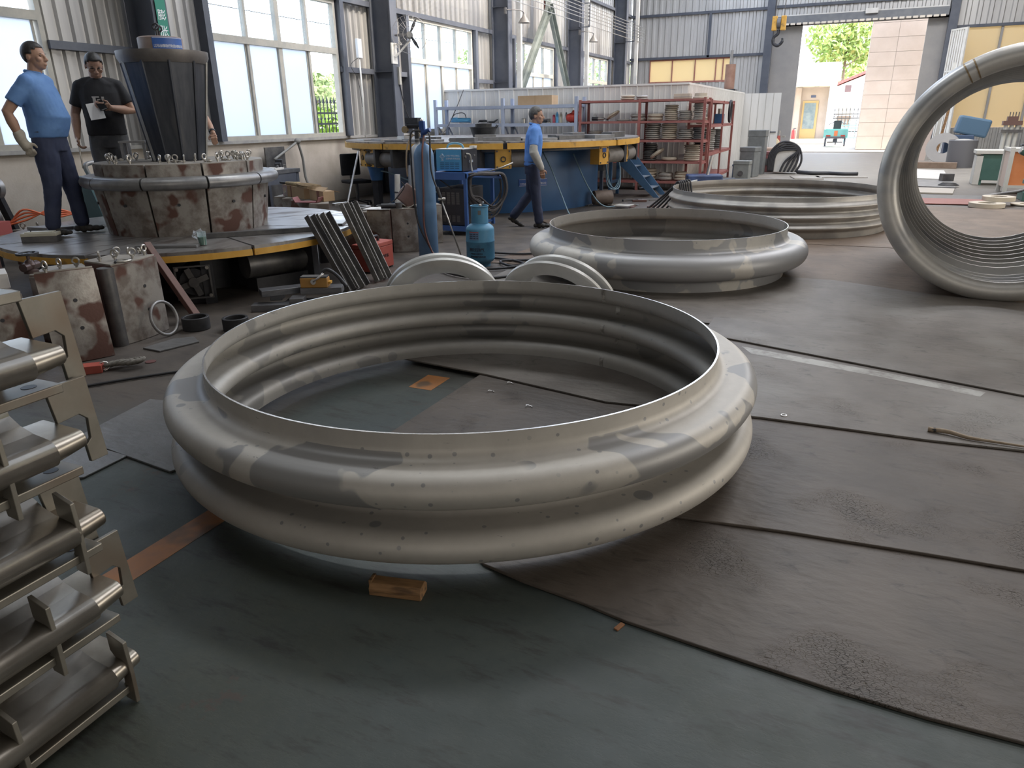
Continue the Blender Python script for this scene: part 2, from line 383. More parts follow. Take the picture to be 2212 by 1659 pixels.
# inverted V bracing between third and fourth column
M_brace = mat('brace_paint', (0.13, 0.15, 0.14), (0.20, 0.22, 0.20), 4, rough=0.55)
br = thing('wall_brace', 'dark inverted V steel bracing in front of the third window', 'brace', (-9.0, 22.97, 0))
for ye, ze in ((20.12, 1.75), (26.0, 0.6)):
    p1 = Vector((0, ye - 22.97, ze)); p0 = Vector((0, 0, 4.75)); d = (p1 - p0).normalized(); nn = Vector((0, d.z, -d.y))
    leg = MB(); leg.bar(p0, p1, 0.02, 0.30, up=nn)
    for s in (-1, 1): leg.bar(p0 + nn * s * 0.14 + Vector((0.05, 0, 0)), p1 + nn * s * 0.14 + Vector((0.05, 0, 0)), 0.10, 0.015, up=nn)
    leg.build('brace_leg', M_brace, br)
MB().box(-0.02, 0.0, -0.22, 0.22, 4.55, 5.3).build('gusset_plate', M_brace, br)
MB().box(-0.12, -0.02, -0.09, 0.09, 4.6, ZR).build('hanger', mat('red_oxide', (0.20, 0.075, 0.06), (0.27, 0.12, 0.10), 6, rough=0.7), br)

# ---- far wall
M_gatejamb = mat('gate_jamb_sheet', (0.30, 0.29, 0.28), (0.36, 0.34, 0.32), 1.2, rough=0.7)
wf = structure(MB().box(-3.5, -2.37, YF, YF + 0.12, 0, 5.0).box(2.15, 2.9, YF, YF + 0.12, 0, 5.0).build('wall_far', M_gatejamb), 'plain grey sheet jambs either side of the gate')
corr('cladding_panel', M_far, wf, (XW, YF), (-8.66, YF), 0, 3.93, 0.28, 0.04, inward=(0, -1))
corr('cladding_panel', M_far, wf, (-8.66, YF), (-5.1, YF), 0, 2.9, 0.28, 0.04, inward=(0, -1))
corr('cladding_panel', M_far, wf, (-5.1, YF), (-3.6, YF), 0, 3.93, 0.28, 0.04, inward=(0, -1))
corr('cladding_panel', M_far, wf, (XW, YF), (-3.6, YF), 3.93, 5.62, 0.28, 0.04, inward=(0, -1))
corr('cladding_panel', M_far, wf, (XW, YF), (-3.6, YF), 5.62, ZR, 0.28, 0.04, inward=(0, -1))
corr('cladding_panel', M_far, wf, (-3.6, YF), (2.9, YF), 5.3, ZR, 0.28, 0.04, inward=(0, -1))
corr('cladding_panel', M_far, wf, (2.9, YF), (XR, YF), 4.62, ZR, 0.36, 0.06, inward=(0, -1))
corr('cladding_panel', mat('grey_wainscot_sheet', (0.30, 0.30, 0.29), (0.38, 0.37, 0.35), 2, rough=0.5, metal=0.3), wf, (2.9, YF), (XR, YF), 0, 0.95, 0.2, 0.03, inward=(0, -1))
for z in (3.88, 5.6): MB().box(XW, -3.6, YF - 0.14, YF - 0.04, z, z + 0.1).build('girt', M_steel_dark, wf)
MB().box(-3.6, 2.9, YF - 0.14, YF - 0.04, 5.62, 5.72).build('girt', M_steel_dark, wf)
MB().box(-5.1, -3.6, YF - 0.14, YF - 0.04, 2.05, 2.15).build('girt', M_steel_dark, wf)
MB().box(-6.15, -6.05, YF - 0.14, YF - 0.04, 3.9, 5.6).build('girt_post', M_steel_dark, wf)
MB().box(2.9, XR, YF - 0.12, YF, 4.52, 4.62).build('girt', M_steel_dark, wf)
for k, x in enumerate((-3.78, 2.82)): structure(MB().box(x, x + 0.3, YF - 0.45, YF - 0.05, 0, ZR).build('trim_3', M_steel_dark), ('dark steel post left of the gate', 'dark steel post right of the gate')[k])
# sunlit cream sheets right of the gate
M_cream = bpy.data.materials.new('cream_translucent_sheet'); M_cream.use_nodes = True
_n = M_cream.node_tree; _n.nodes.clear(); _o = _n.nodes.new('ShaderNodeOutputMaterial'); _t = _n.nodes.new('ShaderNodeBsdfTranslucent'); _d = _n.nodes.new('ShaderNodeBsdfDiffuse'); _x = _n.nodes.new('ShaderNodeMixShader')
_t.inputs[0].default_value = (0.80, 0.68, 0.45, 1); _d.inputs[0].default_value = (0.72, 0.66, 0.50, 1); _x.inputs[0].default_value = 0.5
_n.links.new(_t.outputs[0], _x.inputs[1]); _n.links.new(_d.outputs[0], _x.inputs[2]); _n.links.new(_x.outputs[0], _o.inputs[0])
# strip window with red frame
M_redframe = mat('red_window_frame', (0.33, 0.11, 0.09), (0.42, 0.2, 0.16), 6, rough=0.6)
wr = MB()
for za, zb in ((2.9, 2.97), (3.83, 3.9)): wr.box(-8.66, -5.1, YF - 0.04, YF + 0.06, za, zb)
for x in (-8.66, -7.66, -6.66, -5.76, -5.46, -5.14): wr.box(x, x + 0.04, YF - 0.04, YF + 0.06, 2.97, 3.83)
wr = structure(wr.build('window_6', M_redframe), 'low strip window with red frame in the far wall')
for x0, x1 in ((-8.62, -7.66), (-7.62, -6.66), (-6.62, -5.76), (-5.72, -5.46), (-5.42, -5.14)): MB().box(x0, x1, YF, YF + 0.008, 2.97, 3.83).build('pane', M_cream, wr)
for k, (x0, x1) in enumerate(((3.5, 4.62), (4.7, 5.85), (5.93, 7.1), (7.18, 8.4))):
    structure(MB().box(x0, x1, YF + 0.0, YF + 0.012, 0.96, 4.52).build('window_%d' % (7 + k), M_cream), 'cream translucent wall sheet %s right of the gate' % ('first', 'second', 'third', 'fourth')[k])
    MB().box(x1, x1 + 0.08, YF - 0.06, YF + 0.04, 0.95, 4.52).build('mullion', M_gatejamb, wf)
MB().box(8.48, XR, YF, YF + 0.05, 0.95, 4.52).build('panel', M_gatejamb, wf)
MB().box(2.9, 3.5, YF, YF + 0.05, 0.95, 4.62).build('panel', M_far, wf)
MB().box(-3.6, 2.9, YF + 0.0, YF + 0.1, 4.93, 5.3).build('panel', M_gatejamb, wf)
# rolling gate: box over the opening with a row of pale tabs painted as sun gleams through holes
gt = thing('roller_shutter', 'dark rolled up shutter with pale painted sun gleams above the gate opening', 'shutter', (0, YF - 0.3, 0))
MB().box(-3.4, 2.78, -0.12, 0.2, 4.98, 5.26).build('shutter_box', mat('shutter_grey', (0.15, 0.16, 0.18), (0.2, 0.21, 0.22), 3, rough=0.5), gt)
M_gleam = mat('pale_sun_gleam', (0.75, 0.68, 0.58), rough=0.5)
gleam_mesh = MB().box(-0.085, 0.085, -0.015, 0.015, 0, 0.075).mesh('gleam_mesh', M_gleam)
for k in range(26):
    o = bpy.data.objects.new('gleam_tab', gleam_mesh); COL.objects.link(o); o.parent = gt; o.location = (-3.2 + k * 0.232, -0.14, 4.93)
MB().box(-3.35, 2.75, -0.10, -0.06, 5.27, 5.31).build('top_rail', M_white, gt)
MB().box(-0.1, 0.35, -0.25, -0.08, 5.18, 5.36).build('motor_cover', M_white, gt)
structure(MB().box(-2.4, 2.2, YF - 0.25, YF + 0.2, 0.0, 0.03).build('trim_4', mat('threshold_concrete', (0.45, 0.41, 0.36), (0.52, 0.48, 0.42), 3, rough=0.8)), 'pale concrete threshold in the gate opening')
# white slatted gate leaf folded back
lf = thing('gate_leaf', 'white slatted gate leaf folded back right of the gate', 'gate', (3.42, 33.3, 0), math.atan2(0.8, -0.45))
for s in (0.0, 0.86): MB().box(s, s + 0.06, -0.03, 0.03, 0.05, 4.45).build('stile', M_white, lf)
for z in (0.05, 1.5, 2.95, 4.39): MB().box(0.06, 0.86, -0.025, 0.025, z, z + 0.06).build('rail', M_white, lf)
slat = MB().box(-0.04, 0.04, -0.012, 0.012, 0.11, 4.39).mesh('slat', M_white)
for k in range(6): o = bpy.data.objects.new('slat', slat); COL.objects.link(o); o.parent = lf; o.location = (0.13 + k * 0.13, 0, 0)

# ---- walls and roof out of sight; only the roof has an opening
M_grey = mat('grey_sheet', (0.34, 0.34, 0.34), (0.42, 0.41, 0.40), 2, rough=0.6)
structure(MB().box(XR, XR + 0.15, YB, YF, 0, ZR).build('wall_right', M_grey)); structure(MB().box(XW, XR, YB - 0.15, YB, 0, ZR).build('wall_back', M_grey))
rf = MB()
for x0, x1, y0, y1 in ((XW - 0.2, -6.4, YB, YF), (-2.6, XR, YB, YF), (-6.4, -2.6, YB, 12.6), (-6.4, -2.6, 33.5, YF)): rf.box(x0, x1, y0, y1, ZR, ZR + 0.1)
structure(rf.build('ceiling', M_grey))

# ================================================================ OUTSIDE
M_yard = mat('sunlit_yard_concrete', (0.52, 0.48, 0.42), (0.62, 0.58, 0.51), 1.2, rough=0.85)
structure(MB().box(-60, 60, YF, 110, -0.3, -0.02).box(-60, XW - 0.3, -30, YF, -0.3, -0.02).build('floor_yard', M_yard), 'pale sunlit yard outside the hall')
M_tile = mat('pink_wall_tile', (0.66, 0.56, 0.49), (0.72, 0.62, 0.55), 1.5, rough=0.45)
tw = thing('tiled_wall', 'pale pink tiled building wall standing outside the gate', 'wall', (0.26, 37.35, 0))
MB().box(0, 9.0, 0.03, 3.0, 0, 7.0).build('wall_core', mat('tile_joint', (0.40, 0.34, 0.30), rough=0.9), tw)
tile = MB().box(0.005, 1.045, 0, 0.035, 0.005, 0.565).mesh('tile', M_tile)
for j in range(12):
    for i in range(3):
        o = bpy.data.objects.new('tile', tile); COL.objects.link(o); o.parent = tw; o.location = (0.0 + i * 1.05, -0.005, j * 0.57)
MB().box(3.16, 9.0, 0, 0.03, 0, 7).build('plain_tiling', M_tile, tw)

# gatehouse with canopy
M_lodge = mat('lodge_tile', (0.52, 0.44, 0.37), (0.58, 0.50, 0.43), 2, rough=0.6)
lg = thing('gatehouse', 'small tiled gatehouse with flat canopy seen through the gate', 'building', (-2.1, 46.0, 0))
MB().box(-2.6, 1.0, 0.0, 3.0, 0, 3.3).build('wall', M_lodge, lg)
MB().box(-2.6, 1.25, -1.8, 0.0, 0, 0.22).build('porch', M_yard, lg)
MB().box(-2.6, 0.75, -1.7, 0.1, 2.92, 3.3).build('canopy', mat('canopy_cream', (0.72, 0.62, 0.47), rough=0.7), lg)
MB().box(-2.6, 1.15, -0.3, 3.0, 3.3, 4.15).build('parapet', mat('parapet_grey', (0.55, 0.55, 0.55), (0.62, 0.61, 0.6), 2, rough=0.7), lg)
MB().box(0.72, 1.02, -0.35, 0.0, 0, 3.3).build('pilaster', mat('parapet_grey', (0.5, 0.5, 0.5)), lg)
MB().box(-0.98, -0.70, -0.30, 0.0, 0.2, 2.9).build('pilaster', M_lodge, lg)
dr = MB().box(-0.58, 0.24, -0.05, 0.0, 0.22, 2.22).build('door', mat('gold_door_frame', (0.62, 0.47, 0.22), rough=0.4, metal=0.3), lg)
MB().box(-0.48, 0.12, -0.07, -0.04, 0.75, 2.1).build('glass', mat('door_glass', (0.20, 0.27, 0.30), (0.32, 0.38, 0.38), 4, rough=0.15), dr)
MB().box(-0.2, 0.05, -0.03, 0.0, 2.38, 2.5).build('number_plate', mat('plate_blue', (0.10, 0.13, 0.22), rough=0.5), lg)
for x in (-0.75, 0.1): MB().box(x - 0.12, x + 0.12, -1.2, -0.95, 2.895, 2.92).build('canopy_lamp', M_frame, lg)
ex = thing('fire_extinguisher', 'red fire extinguisher on the gatehouse porch', 'extinguisher', (-2.95, 45.3, 0.221))
MB().lathe([(0, 0), (0.1, 0), (0.1, 0.42), (0.05, 0.5), (0, 0.5)], 12).build('bottle', mat('extinguisher_red', (0.5, 0.05, 0.05), rough=0.4), ex, 40)
MB().cyl((0, 0, 0.5), (0, 0, 0.56), 0.03).box(-0.02, 0.12, -0.01, 0.01, 0.54, 0.58).build('valve_handle', M_steel_dark, ex)

# white house with red roof
M_hw = mat('white_render', (0.80, 0.78, 0.74), rough=0.8)
hs = thing('white_house', 'white house with red tiled gable roof beyond the yard', 'house', (1.2, 60, 0))
wl = MB().box(-3.4, 6, 0, 6, 0, 2.9); wl.prism([(-3.4, 2.9), (6, 2.9), (6, 3.0), (1.3, 4.9), (-3.4, 3.0)], 0, 6, 'y'); wl.build('wall', M_hw, hs)
M_roof = mat('red_roof_tile', (0.45, 0.10, 0.09), (0.55, 0.16, 0.14), 8, rough=0.6)
rfm = MB()
for s in (0, 1):
    e = (-3.9, 2.85) if s == 0 else (6.5, 2.85); rfm.prism([e, (1.3, 5.0), (1.3, 5.18), (e[0], e[1] + 0.18)], -0.5, 6.4, 'y')
rfm.build('roof', M_roof, hs)
for z in (0.3, 0.9, 1.5): pass
rib = MB().box(-0.04, 0.04, -0.5, 6.4, 0, 0.06).mesh('roof_ridge', M_roof)
MB().box(1.1, 1.5, -0.5, 6.4, 5.1, 5.28).build('ridge_cap', M_roof, hs)
MB().box(-3.5, 6.1, -0.2, 0, 2.35, 2.5).build('cornice', mat('pink_cornice', (0.72, 0.58, 0.50), rough=0.8), hs)
vt = MB().box(-2.0, -1.6, -0.04, 0.0, 2.95, 3.4).build('vent', mat('vent_dark', (0.18, 0.12, 0.12), rough=0.6), hs)
for x in (-2.35, 0.3):
    wn = MB().box(x, x + 1.05, -0.05, 0, 0.6, 2.05).build('window', mat('house_window_frame', (0.55, 0.50, 0.42), rough=0.6), hs)
    MB().box(x + 0.06, x + 0.99, -0.07, -0.04, 0.66, 1.35).build('pane', mat('house_glass', (0.22, 0.17, 0.13), rough=0.2), wn); MB().box(x + 0.06, x + 0.99, -0.07, -0.04, 1.42, 1.98).build('pane', mat('house_blind', (0.45, 0.40, 0.32), rough=0.6), wn)

# spiked iron fences
M_iron = mat('black_iron', (0.04, 0.045, 0.05), rough=0.5)
def iron_fence(name, label, p0, p1, h, step, m=M_iron, z0=0.0):
    p0, p1 = Vector(p0), Vector(p1); L = (p1 - p0).length; f = thing(name, label, 'fence', (p0.x, p0.y, z0), math.atan2(p1.y - p0.y, p1.x - p0.x))
    for z in (h * 0.25, h * 0.72, h * 0.86): MB().box(0, L, -0.02, 0.02, z, z + 0.05).build('rail', m, f)
    post = MB(); post.cyl((0, 0, 0), (0, 0, h), 0.016, n=6); post.cyl((0, 0, h), (0, 0, h + 0.18), 0.045, 0.004, 6); post.ball((0, 0, h * 0.80), 0.035, 6); me = post.mesh('picket', m)
    for k in range(int(L / step) + 1): o = bpy.data.objects.new('picket', me); COL.objects.link(o); o.parent = f; o.location = (k * step, 0, 0)
    return f
iron_fence('iron_fence', 'black spiked iron fence outside the open left window', (-13.5, 13.5, 0), (-13.5, 21.0, 0), 2.0, 0.16)
iron_fence('iron_fence', 'thin black spiked fence in front of the white house', (-2.2, 52, 0), (3.4, 52, 0), 1.7, 0.22)
iron_fence('iron_fence', 'low turquoise railing behind the cargo trike', (-0.8, 45.0, 0), (1.2, 45.0, 0), 1.05, 0.16, mat('turquoise_paint', (0.25, 0.55, 0.55), rough=0.4))

# foliage
def foliage(name, c, rad, n, leaf, m, parent, seed, flat=1.0):
    rnd = random.Random(seed); mb = MB()
    for _ in range(n):
        while True:
            p = Vector((rnd.uniform(-1, 1), rnd.uniform(-1, 1), rnd.uniform(-1, 1)))
            if 0.35 < p.length < 1: break
        p = Vector((c[0] + p.x * rad[0], c[1] + p.y * rad[1], c[2] + p.z * rad[2])); a = Vector((rnd.gauss(0, 1), rnd.gauss(0, 1), rnd.gauss(0, 1))).normalized(); b = a.orthogonal().normalized(); l = leaf * rnd.uniform(0.6, 1.3)
        t = a.cross(b) * l * 0.12
        mb.add([p - a * l, p + b * l * 0.45 + t, p + a * l, p - b * l * 0.45 + t], [(0, 1, 2, 3)])
    o = mb.build(name, m, parent); o['kind'] = 'stuff'; return o
def leafmat(name, a, b):
    m = mat(name, a, b, 3.0, rough=0.55); return m
def tree(label, loc, h, crown, n, leaf, cols, seed, cat='tree'):
    t = thing('tree', label, cat, loc); rnd = random.Random(seed); mb = MB()
    mb.tube([(0, 0, 0), (0.05, 0.02, h * 0.35), (0.0, 0.1, h * 0.7), (0.1, 0, h * 0.95)], [0.16, 0.13, 0.08, 0.02], 8); 
    for k in range(7):
        a = rnd.uniform(0, 6.28); z = h * rnd.uniform(0.4, 0.8); r = crown[0] * rnd.uniform(0.5, 0.8)
        mb.tube([(0, 0, z), (math.cos(a) * r * 0.5, math.sin(a) * r * 0.5, z + 0.3), (math.cos(a) * r, math.sin(a) * r, z + 0.8)], [0.06, 0.04, 0.015], 6)
    mb.build('trunk', mat('bark', (0.16, 0.12, 0.09), (0.24, 0.19, 0.14), 8, rough=0.9), t)
    for k in range(5):
        a = k * 1.256 + rnd.random(); c = (math.cos(a) * crown[0] * 0.45, math.sin(a) * crown[1] * 0.45, h * rnd.uniform(0.55, 0.95))
        foliage('leaves', c, (crown[0] * 0.62, crown[1] * 0.62, crown[2] * 0.55), n // 5, leaf, leafmat(*cols), t, seed + k)
    return t
tree('broad leafy tree above the white house roof', (-1.2, 68, 0), 8.5, (3.4, 3.0, 3.6), 2600, 0.26, ('leaf_light', (0.20, 0.34, 0.07), (0.42, 0.52, 0.16)), 3)
tree('smaller bright tree left of the white house', (0.8, 74, 0), 5.4, (2.6, 2.2, 2.8), 1400, 0.22, ('leaf_light', (0.2, 0.34, 0.07), (0.4, 0.5, 0.15)), 4)
tree('pale tree outside the open left window', (-22, 27.0, 0), 3.3, (1.3, 1.3, 1.1), 1300, 0.16, ('leaf_pale', (0.22, 0.33, 0.14), (0.36, 0.45, 0.22)), 5)
tree('thin tree further right outside the open left window', (-24, 30.8, 0), 3.4, (1.2, 1.2, 1.2), 1300, 0.16, ('leaf_pale', (0.22, 0.33, 0.14), (0.36, 0.45, 0.22)), 6)
tree('tree seen through the third window of the left wall', (-22, 46, 0), 6.2, (3.0, 3.0, 3.0), 1300, 0.2, ('leaf_pale', (0.2, 0.3, 0.1), (0.3, 0.4, 0.2)), 8)
tree('tree seen through the fourth window of the left wall', (-16, 56, 0), 5.6, (3.0, 3.0, 3.0), 1300, 0.2, ('leaf_pale', (0.2, 0.3, 0.1), (0.3, 0.4, 0.2)), 9)
hd = thing('hedge', 'bright green vine hedge behind the iron fence', 'hedge', (-14.3, 17.0, 0))
foliage('leaves', (0, 0, 1.0), (0.5, 4.5, 0.95), 2600, 0.11, leafmat('leaf_vine', (0.28, 0.46, 0.05), (0.46, 0.62, 0.12)), hd, 12)
MB().tube([(0, -4, 0), (0, -2, 0.9), (0, 0, 1.0), (0, 2, 0.9), (0, 4, 0)], 0.03).build('stem', mat('bark', (0.16, 0.12, 0.09)), hd)
# overhead lines outside the left windows
M_cable = mat('black_cable', (0.025, 0.025, 0.028), rough=0.6)
for k, (z, s) in enumerate(((5.5, 0.5), (5.9, 0.9), (6.3, 0.6), (6.8, 1.2), (5.1, 0.2))):
    p = [(-17.0 - 0.6 * k, 4 + i * 3.0, z + s * ((i - 5 - (k - 2)) / 5.0) ** 2) for i in range(12)]
    tag(MB().tube(p, 0.015, 5).build('overhead_line', M_cable), ('lowest', 'second', 'third', 'fourth', 'faint short')[k] + ' black power line hanging outside the left windows', 'cable', 'power lines outside the left windows')

# cargo trike
tk = thing('cargo_trike', 'turquoise cargo tricycle parked outside the gate', 'tricycle', (-0.68, 40.5, 0))
M_tq = mat('trike_turquoise', (0.20, 0.52, 0.48), (0.26, 0.60, 0.55), 3, rough=0.4)
MB().box(-0.55, 0.55, 0, 1.5, 0.42, 0.46).box(-0.55, 0.55, -0.02, 0.02, 0.42, 0.80).box(-0.55, -0.51, 0, 1.5, 0.46, 0.80).box(0.51, 0.55, 0, 1.5, 0.46, 0.80).box(-0.55, 0.55, 1.46, 1.5, 0.46, 0.80).build('cargo_box', M_tq, tk)
MB().box(-0.45, 0.45, -0.04, -0.01, 0.37, 0.47).build('bumper', mat('trike_grey', (0.12, 0.12, 0.13)), tk)
for s in (-1, 1):
    MB().cyl((s * 0.40, 0.2, 0.2), (s * 0.48, 0.2, 0.2), 0.2, n=16).build('wheel', M_steel_dark, tk, 40)
    MB().box(s * 0.33 - 0.1, s * 0.33 + 0.1, -0.04, -0.02, 0.48, 0.54).build('tail_light', mat('tail_red', (0.45, 0.06, 0.04), rough=0.3), tk)
MB().box(-0.08, 0.08, -0.03, -0.02, 0.5, 0.74).build('orange_panel', mat('trike_orange', (0.75, 0.22, 0.08), rough=0.5), tk)
MB().cyl((-0.04, 2.3, 0.22), (0.04, 2.3, 0.22), 0.22, n=16).build('front_wheel', M_steel_dark, tk, 40)
MB().box(-0.18, 0.18, 1.5, 1.75, 0.7, 1.2).build('seat', mat('seat_black', (0.03, 0.03, 0.035), rough=0.6), tk)
MB().tube([(-0.4, 2.0, 1.02), (-0.2, 2.1, 1.1), (0.2, 2.1, 1.1), (0.4, 2.0, 1.02)], 0.018).tube([(0, 2.1, 1.1), (0, 2.25, 0.25)], 0.03).build('handlebar', M_steel_dark, tk)
MB().bar((-0.35, 0.2, 0.2), (0.35, 0.2, 0.2), 0.05, 0.05).build('axle', M_steel_dark, tk)
MB().bar((0, 0.1, 0.37), (0, 2.2, 0.37), 0.07, 0.07).build('frame', M_steel_dark, tk)
MB().bar((0, 0.2, 0.2), (0, 0.2, 0.36), 0.2, 0.06).build('axle_bracket', M_steel_dark, tk)

# ================================================================ BELLOWS RINGS
def steel_material(name, light, dark, s3, r3, rough=0.58, rough3=0.48, metal=0.35, spots=True, zmin=-1.0, rmin=-1.0):
    m = bpy.data.materials.new(name); m.use_nodes = True; n = m.node_tree; b = n.nodes['Principled BSDF']; L = n.links.new
    tc = n.nodes.new('ShaderNodeTexCoord'); v = tc.outputs['Object']
    def noise(s, d=4, r=0.55, vec=v, dist=0.0):
        x = n.nodes.new('ShaderNodeTexNoise'); x.inputs['Scale'].default_value = s; x.inputs['Detail'].default_value = d; x.inputs['Roughness'].default_value = r; x.inputs['Distortion'].default_value = dist; L(vec, x.inputs['Vector']); return x.outputs['Fac']
    def rng(f, a, c, lo=0.0, hi=1.0):
        x = n.nodes.new('ShaderNodeMapRange'); x.inputs['From Min'].default_value = a; x.inputs['From Max'].default_value = c; x.inputs['To Min'].default_value = lo; x.inputs['To Max'].default_value = hi; L(f, x.inputs[0]); return x.outputs[0]
    def mix(f, A, B):
        x = n.nodes.new('ShaderNodeMix'); x.data_type = 'RGBA'; L(f, x.inputs['Factor'])
        for s, k in ((A, 'A'), (B, 'B')):
            if isinstance(s, tuple): x.inputs[k].default_value = (*s, 1)
            else: L(s, x.inputs[k])
        return x.outputs['Result']
    blot = rng(noise(s3, 3, 0.45, dist=0.3), r3[0], r3[1])
    vo = n.nodes.new('ShaderNodeTexVoronoi'); vo.inputs['Scale'].default_value = 4.5; vo.inputs['Randomness'].default_value = 1.0; L(v, vo.inputs['Vector'])
    sp = rng(vo.outputs['Distance'], 0.17, 0.155); vo2 = n.nodes.new('ShaderNodeTexVoronoi'); vo2.inputs['Scale'].default_value = 16; L(v, vo2.inputs['Vector']); sp2 = rng(vo2.outputs['Distance'], 0.14, 0.12)
    mk = n.nodes.new('ShaderNodeMath'); mk.operation = 'MAXIMUM'; L(sp, mk.inputs[0]); L(sp2, mk.inputs[1])
    gate = n.nodes.new('ShaderNodeMath'); gate.operation = 'MULTIPLY'; L(mk.outputs[0], gate.inputs[0]); L(rng(noise(1.7, 2), 0.47, 0.52), gate.inputs[1])
    sx = n.nodes.new('ShaderNodeSeparateXYZ'); L(v, sx.inputs[0]); fx = n.nodes.new('ShaderNodeCombineXYZ'); L(sx.outputs[0], fx.inputs[0]); L(sx.outputs[1], fx.inputs[1])
    ln_ = n.nodes.new('ShaderNodeVectorMath'); ln_.operation = 'LENGTH'; L(fx.outputs[0], ln_.inputs[0])
    g1 = n.nodes.new('ShaderNodeMath'); g1.operation = 'GREATER_THAN'; L(sx.outputs[2], g1.inputs[0]); g1.inputs[1].default_value = zmin
    g2 = n.nodes.new('ShaderNodeMath'); g2.operation = 'GREATER_THAN'; L(ln_.outputs['Value'], g2.inputs[0]); g2.inputs[1].default_value = rmin
    g3 = n.nodes.new('ShaderNodeMath'); g3.operation = 'MULTIPLY'; L(g1.outputs[0], g3.inputs[0]); L(g2.outputs[0], g3.inputs[1])
    g4 = n.nodes.new('ShaderNodeMath'); g4.operation = 'MULTIPLY'; L(g3.outputs[0], g4.inputs[0]); L(blot, g4.inputs[1])
    mm = n.nodes.new('ShaderNodeMath'); mm.operation = 'MAXIMUM'; L(g4.outputs[0], mm.inputs[0])
    if spots: L(gate.outputs[0], mm.inputs[1])
    else: mm.inputs[1].default_value = 0
    base = mix(rng(noise(9, 5, 0.7), 0.3, 0.75), light, tuple(c * 0.86 for c in light))
    c = mix(mm.outputs[0], base, dark)
    mp = n.nodes.new('ShaderNodeMapping'); mp.inputs['Scale'].default_value = (1, 1, 9); L(v, mp.inputs[0])
    scr = rng(noise(7, 6, 0.8, mp.outputs[0]), 0.66, 0.70)
    c = mix(scr, c, tuple(x * 0.45 for x in dark))
    L(c, b.inputs['Base Color']); b.inputs['Metallic'].default_value = metal
    L(rng(mm.outputs[0], 0, 1, rough, rough3), b.inputs['Roughness'])
    return m
M_ring = steel_material('stained_stainless', (0.55, 0.52, 0.475), (0.31, 0.305, 0.30), 2.3, (0.525, 0.535), zmin=0.315, rmin=1.23)
M_ring2 = steel_material('stained_stainless_pale', (0.60, 0.575, 0.53), (0.36, 0.36, 0.365), 2.0, (0.495, 0.505), rmin=1.224)
M_ring3 = steel_material('dusty_stainless', (0.46, 0.44, 0.41), (0.32, 0.31, 0.295), 3.0, (0.45, 0.62), rough=0.5, rough3=0.55, metal=0.5, spots=False)
M_ring_in = steel_material('plain_stainless_inside', (0.50, 0.485, 0.455), (0.34, 0.335, 0.325), 1.9, (0.60, 0.61), rough=0.58, metal=0.35)
M_edge = mat('bright_cut_edge', (0.85, 0.84, 0.82), rough=0.25, metal=0.9)

def bellows_profile(R, z1, a, w_, rc, rr, n, zb):
    pts = [(R, z1)]; z = z1 - a
    for k in range(n):
        pts += [(R + rr - rr * math.cos(t * PI / 12), z - rr * math.sin(t * PI / 12)) for t in range(7)]; z -= rr
        pts += [(R + w_ - rc + rc * math.sin(t * PI / 18), z - rc + rc * math.cos(t * PI / 18)) for t in range(19)]; z -= 2 * rc
        pts += [(R + rr - rr * math.sin(t * PI / 12), z - rr + rr * math.cos(t * PI / 12)) for t in range(7)]; z -= rr
    pts.append((R, zb)); out = [pts[0]]
    for p in pts[1:]:
        if (Vector(p) - Vector(out[-1])).length > 1e-5: out.append(p)
    return out
def bellows(name, label, c, prof, m, thick=0.008, n=160, m_in=None):
    t = thing(name, label, 'bellows ring', c)
    th = []
    for i, p in enumerate(prof):
        q0 = Vector(prof[max(i - 1, 0)]); q1 = Vector(prof[min(i + 1, len(prof) - 1)]); d = (q1 - q0).normalized(); nv = Vector((d.y, -d.x)); th.append((p[0] + nv.x * thick, p[1] + nv.y * thick))
    wall = MB().lathe(prof, n).build('convoluted_wall', m, t, 60); MB().lathe(th, n).build('inner_surface', m_in or m, t, 60)
    for k in (0, -1):
        a, b = prof[k], th[k]; MB().lathe([a, b], n).build('cut_edge', M_edge, t, 60)
    return t
r1 = bellows('bellows_ring', 'large two convolution stainless bellows ring lying nearest the viewer', (-1.632, 3.041, 0.0), bellows_profile(1.226, 0.545, 0.05, 0.18, 0.063, 0.042, 2, 0.039), M_ring, m_in=M_ring_in)
# weld seam down the inside of the nearest ring
seam_m = mat('ground_weld_seam', (0.74, 0.73, 0.70), (0.30, 0.28, 0.26), 14, rough=0.35, metal=0.8, ramp=(0.45, 0.6))
pr = bellows_profile(1.226, 0.545, 0.05, 0.18, 0.063, 0.042, 2, 0.039); sm = MB()
a_s = math.radians(73)
for i in range(len(pr) - 1):
    (ra, za), (rb, zb) = pr[i], pr[i + 1]; q = []
    for rr_, zz in ((ra - 0.0105, za), (rb - 0.0105, zb)):
        for da in (-0.011, 0.011): q.append((rr_ * math.cos(a_s + da), rr_ * math.sin(a_s + da), zz))
    sm.add(q, [(0, 1, 3, 2)])
sm.build('weld_seam', seam_m, r1, 60)
bellows('bellows_ring', 'single convolution stainless bellows ring with dark stains lying behind the nearest ring', (-1.672, 7.683, 0.0), bellows_profile(1.226, 0.496, 0.085, 0.215, 0.115, 0.045, 1, 0.0135), M_ring2, m_in=M_ring_in)
pr3 = [(1.50, 0.535)] + [(1.50 + 0.055 * (0.5 - 0.5 * math.cos(2 * PI * k / 16)) + 0.03 * k / 48.0, 0.48 - 0.40 * k / 48.0) for k in range(49)] + [(1.52, 0.012)]
r3 = bellows('bellows_ring', 'wide dusty bellows ring with shallow waves lying furthest back', (-0.90, 11.58, 0.0), pr3, M_ring3)

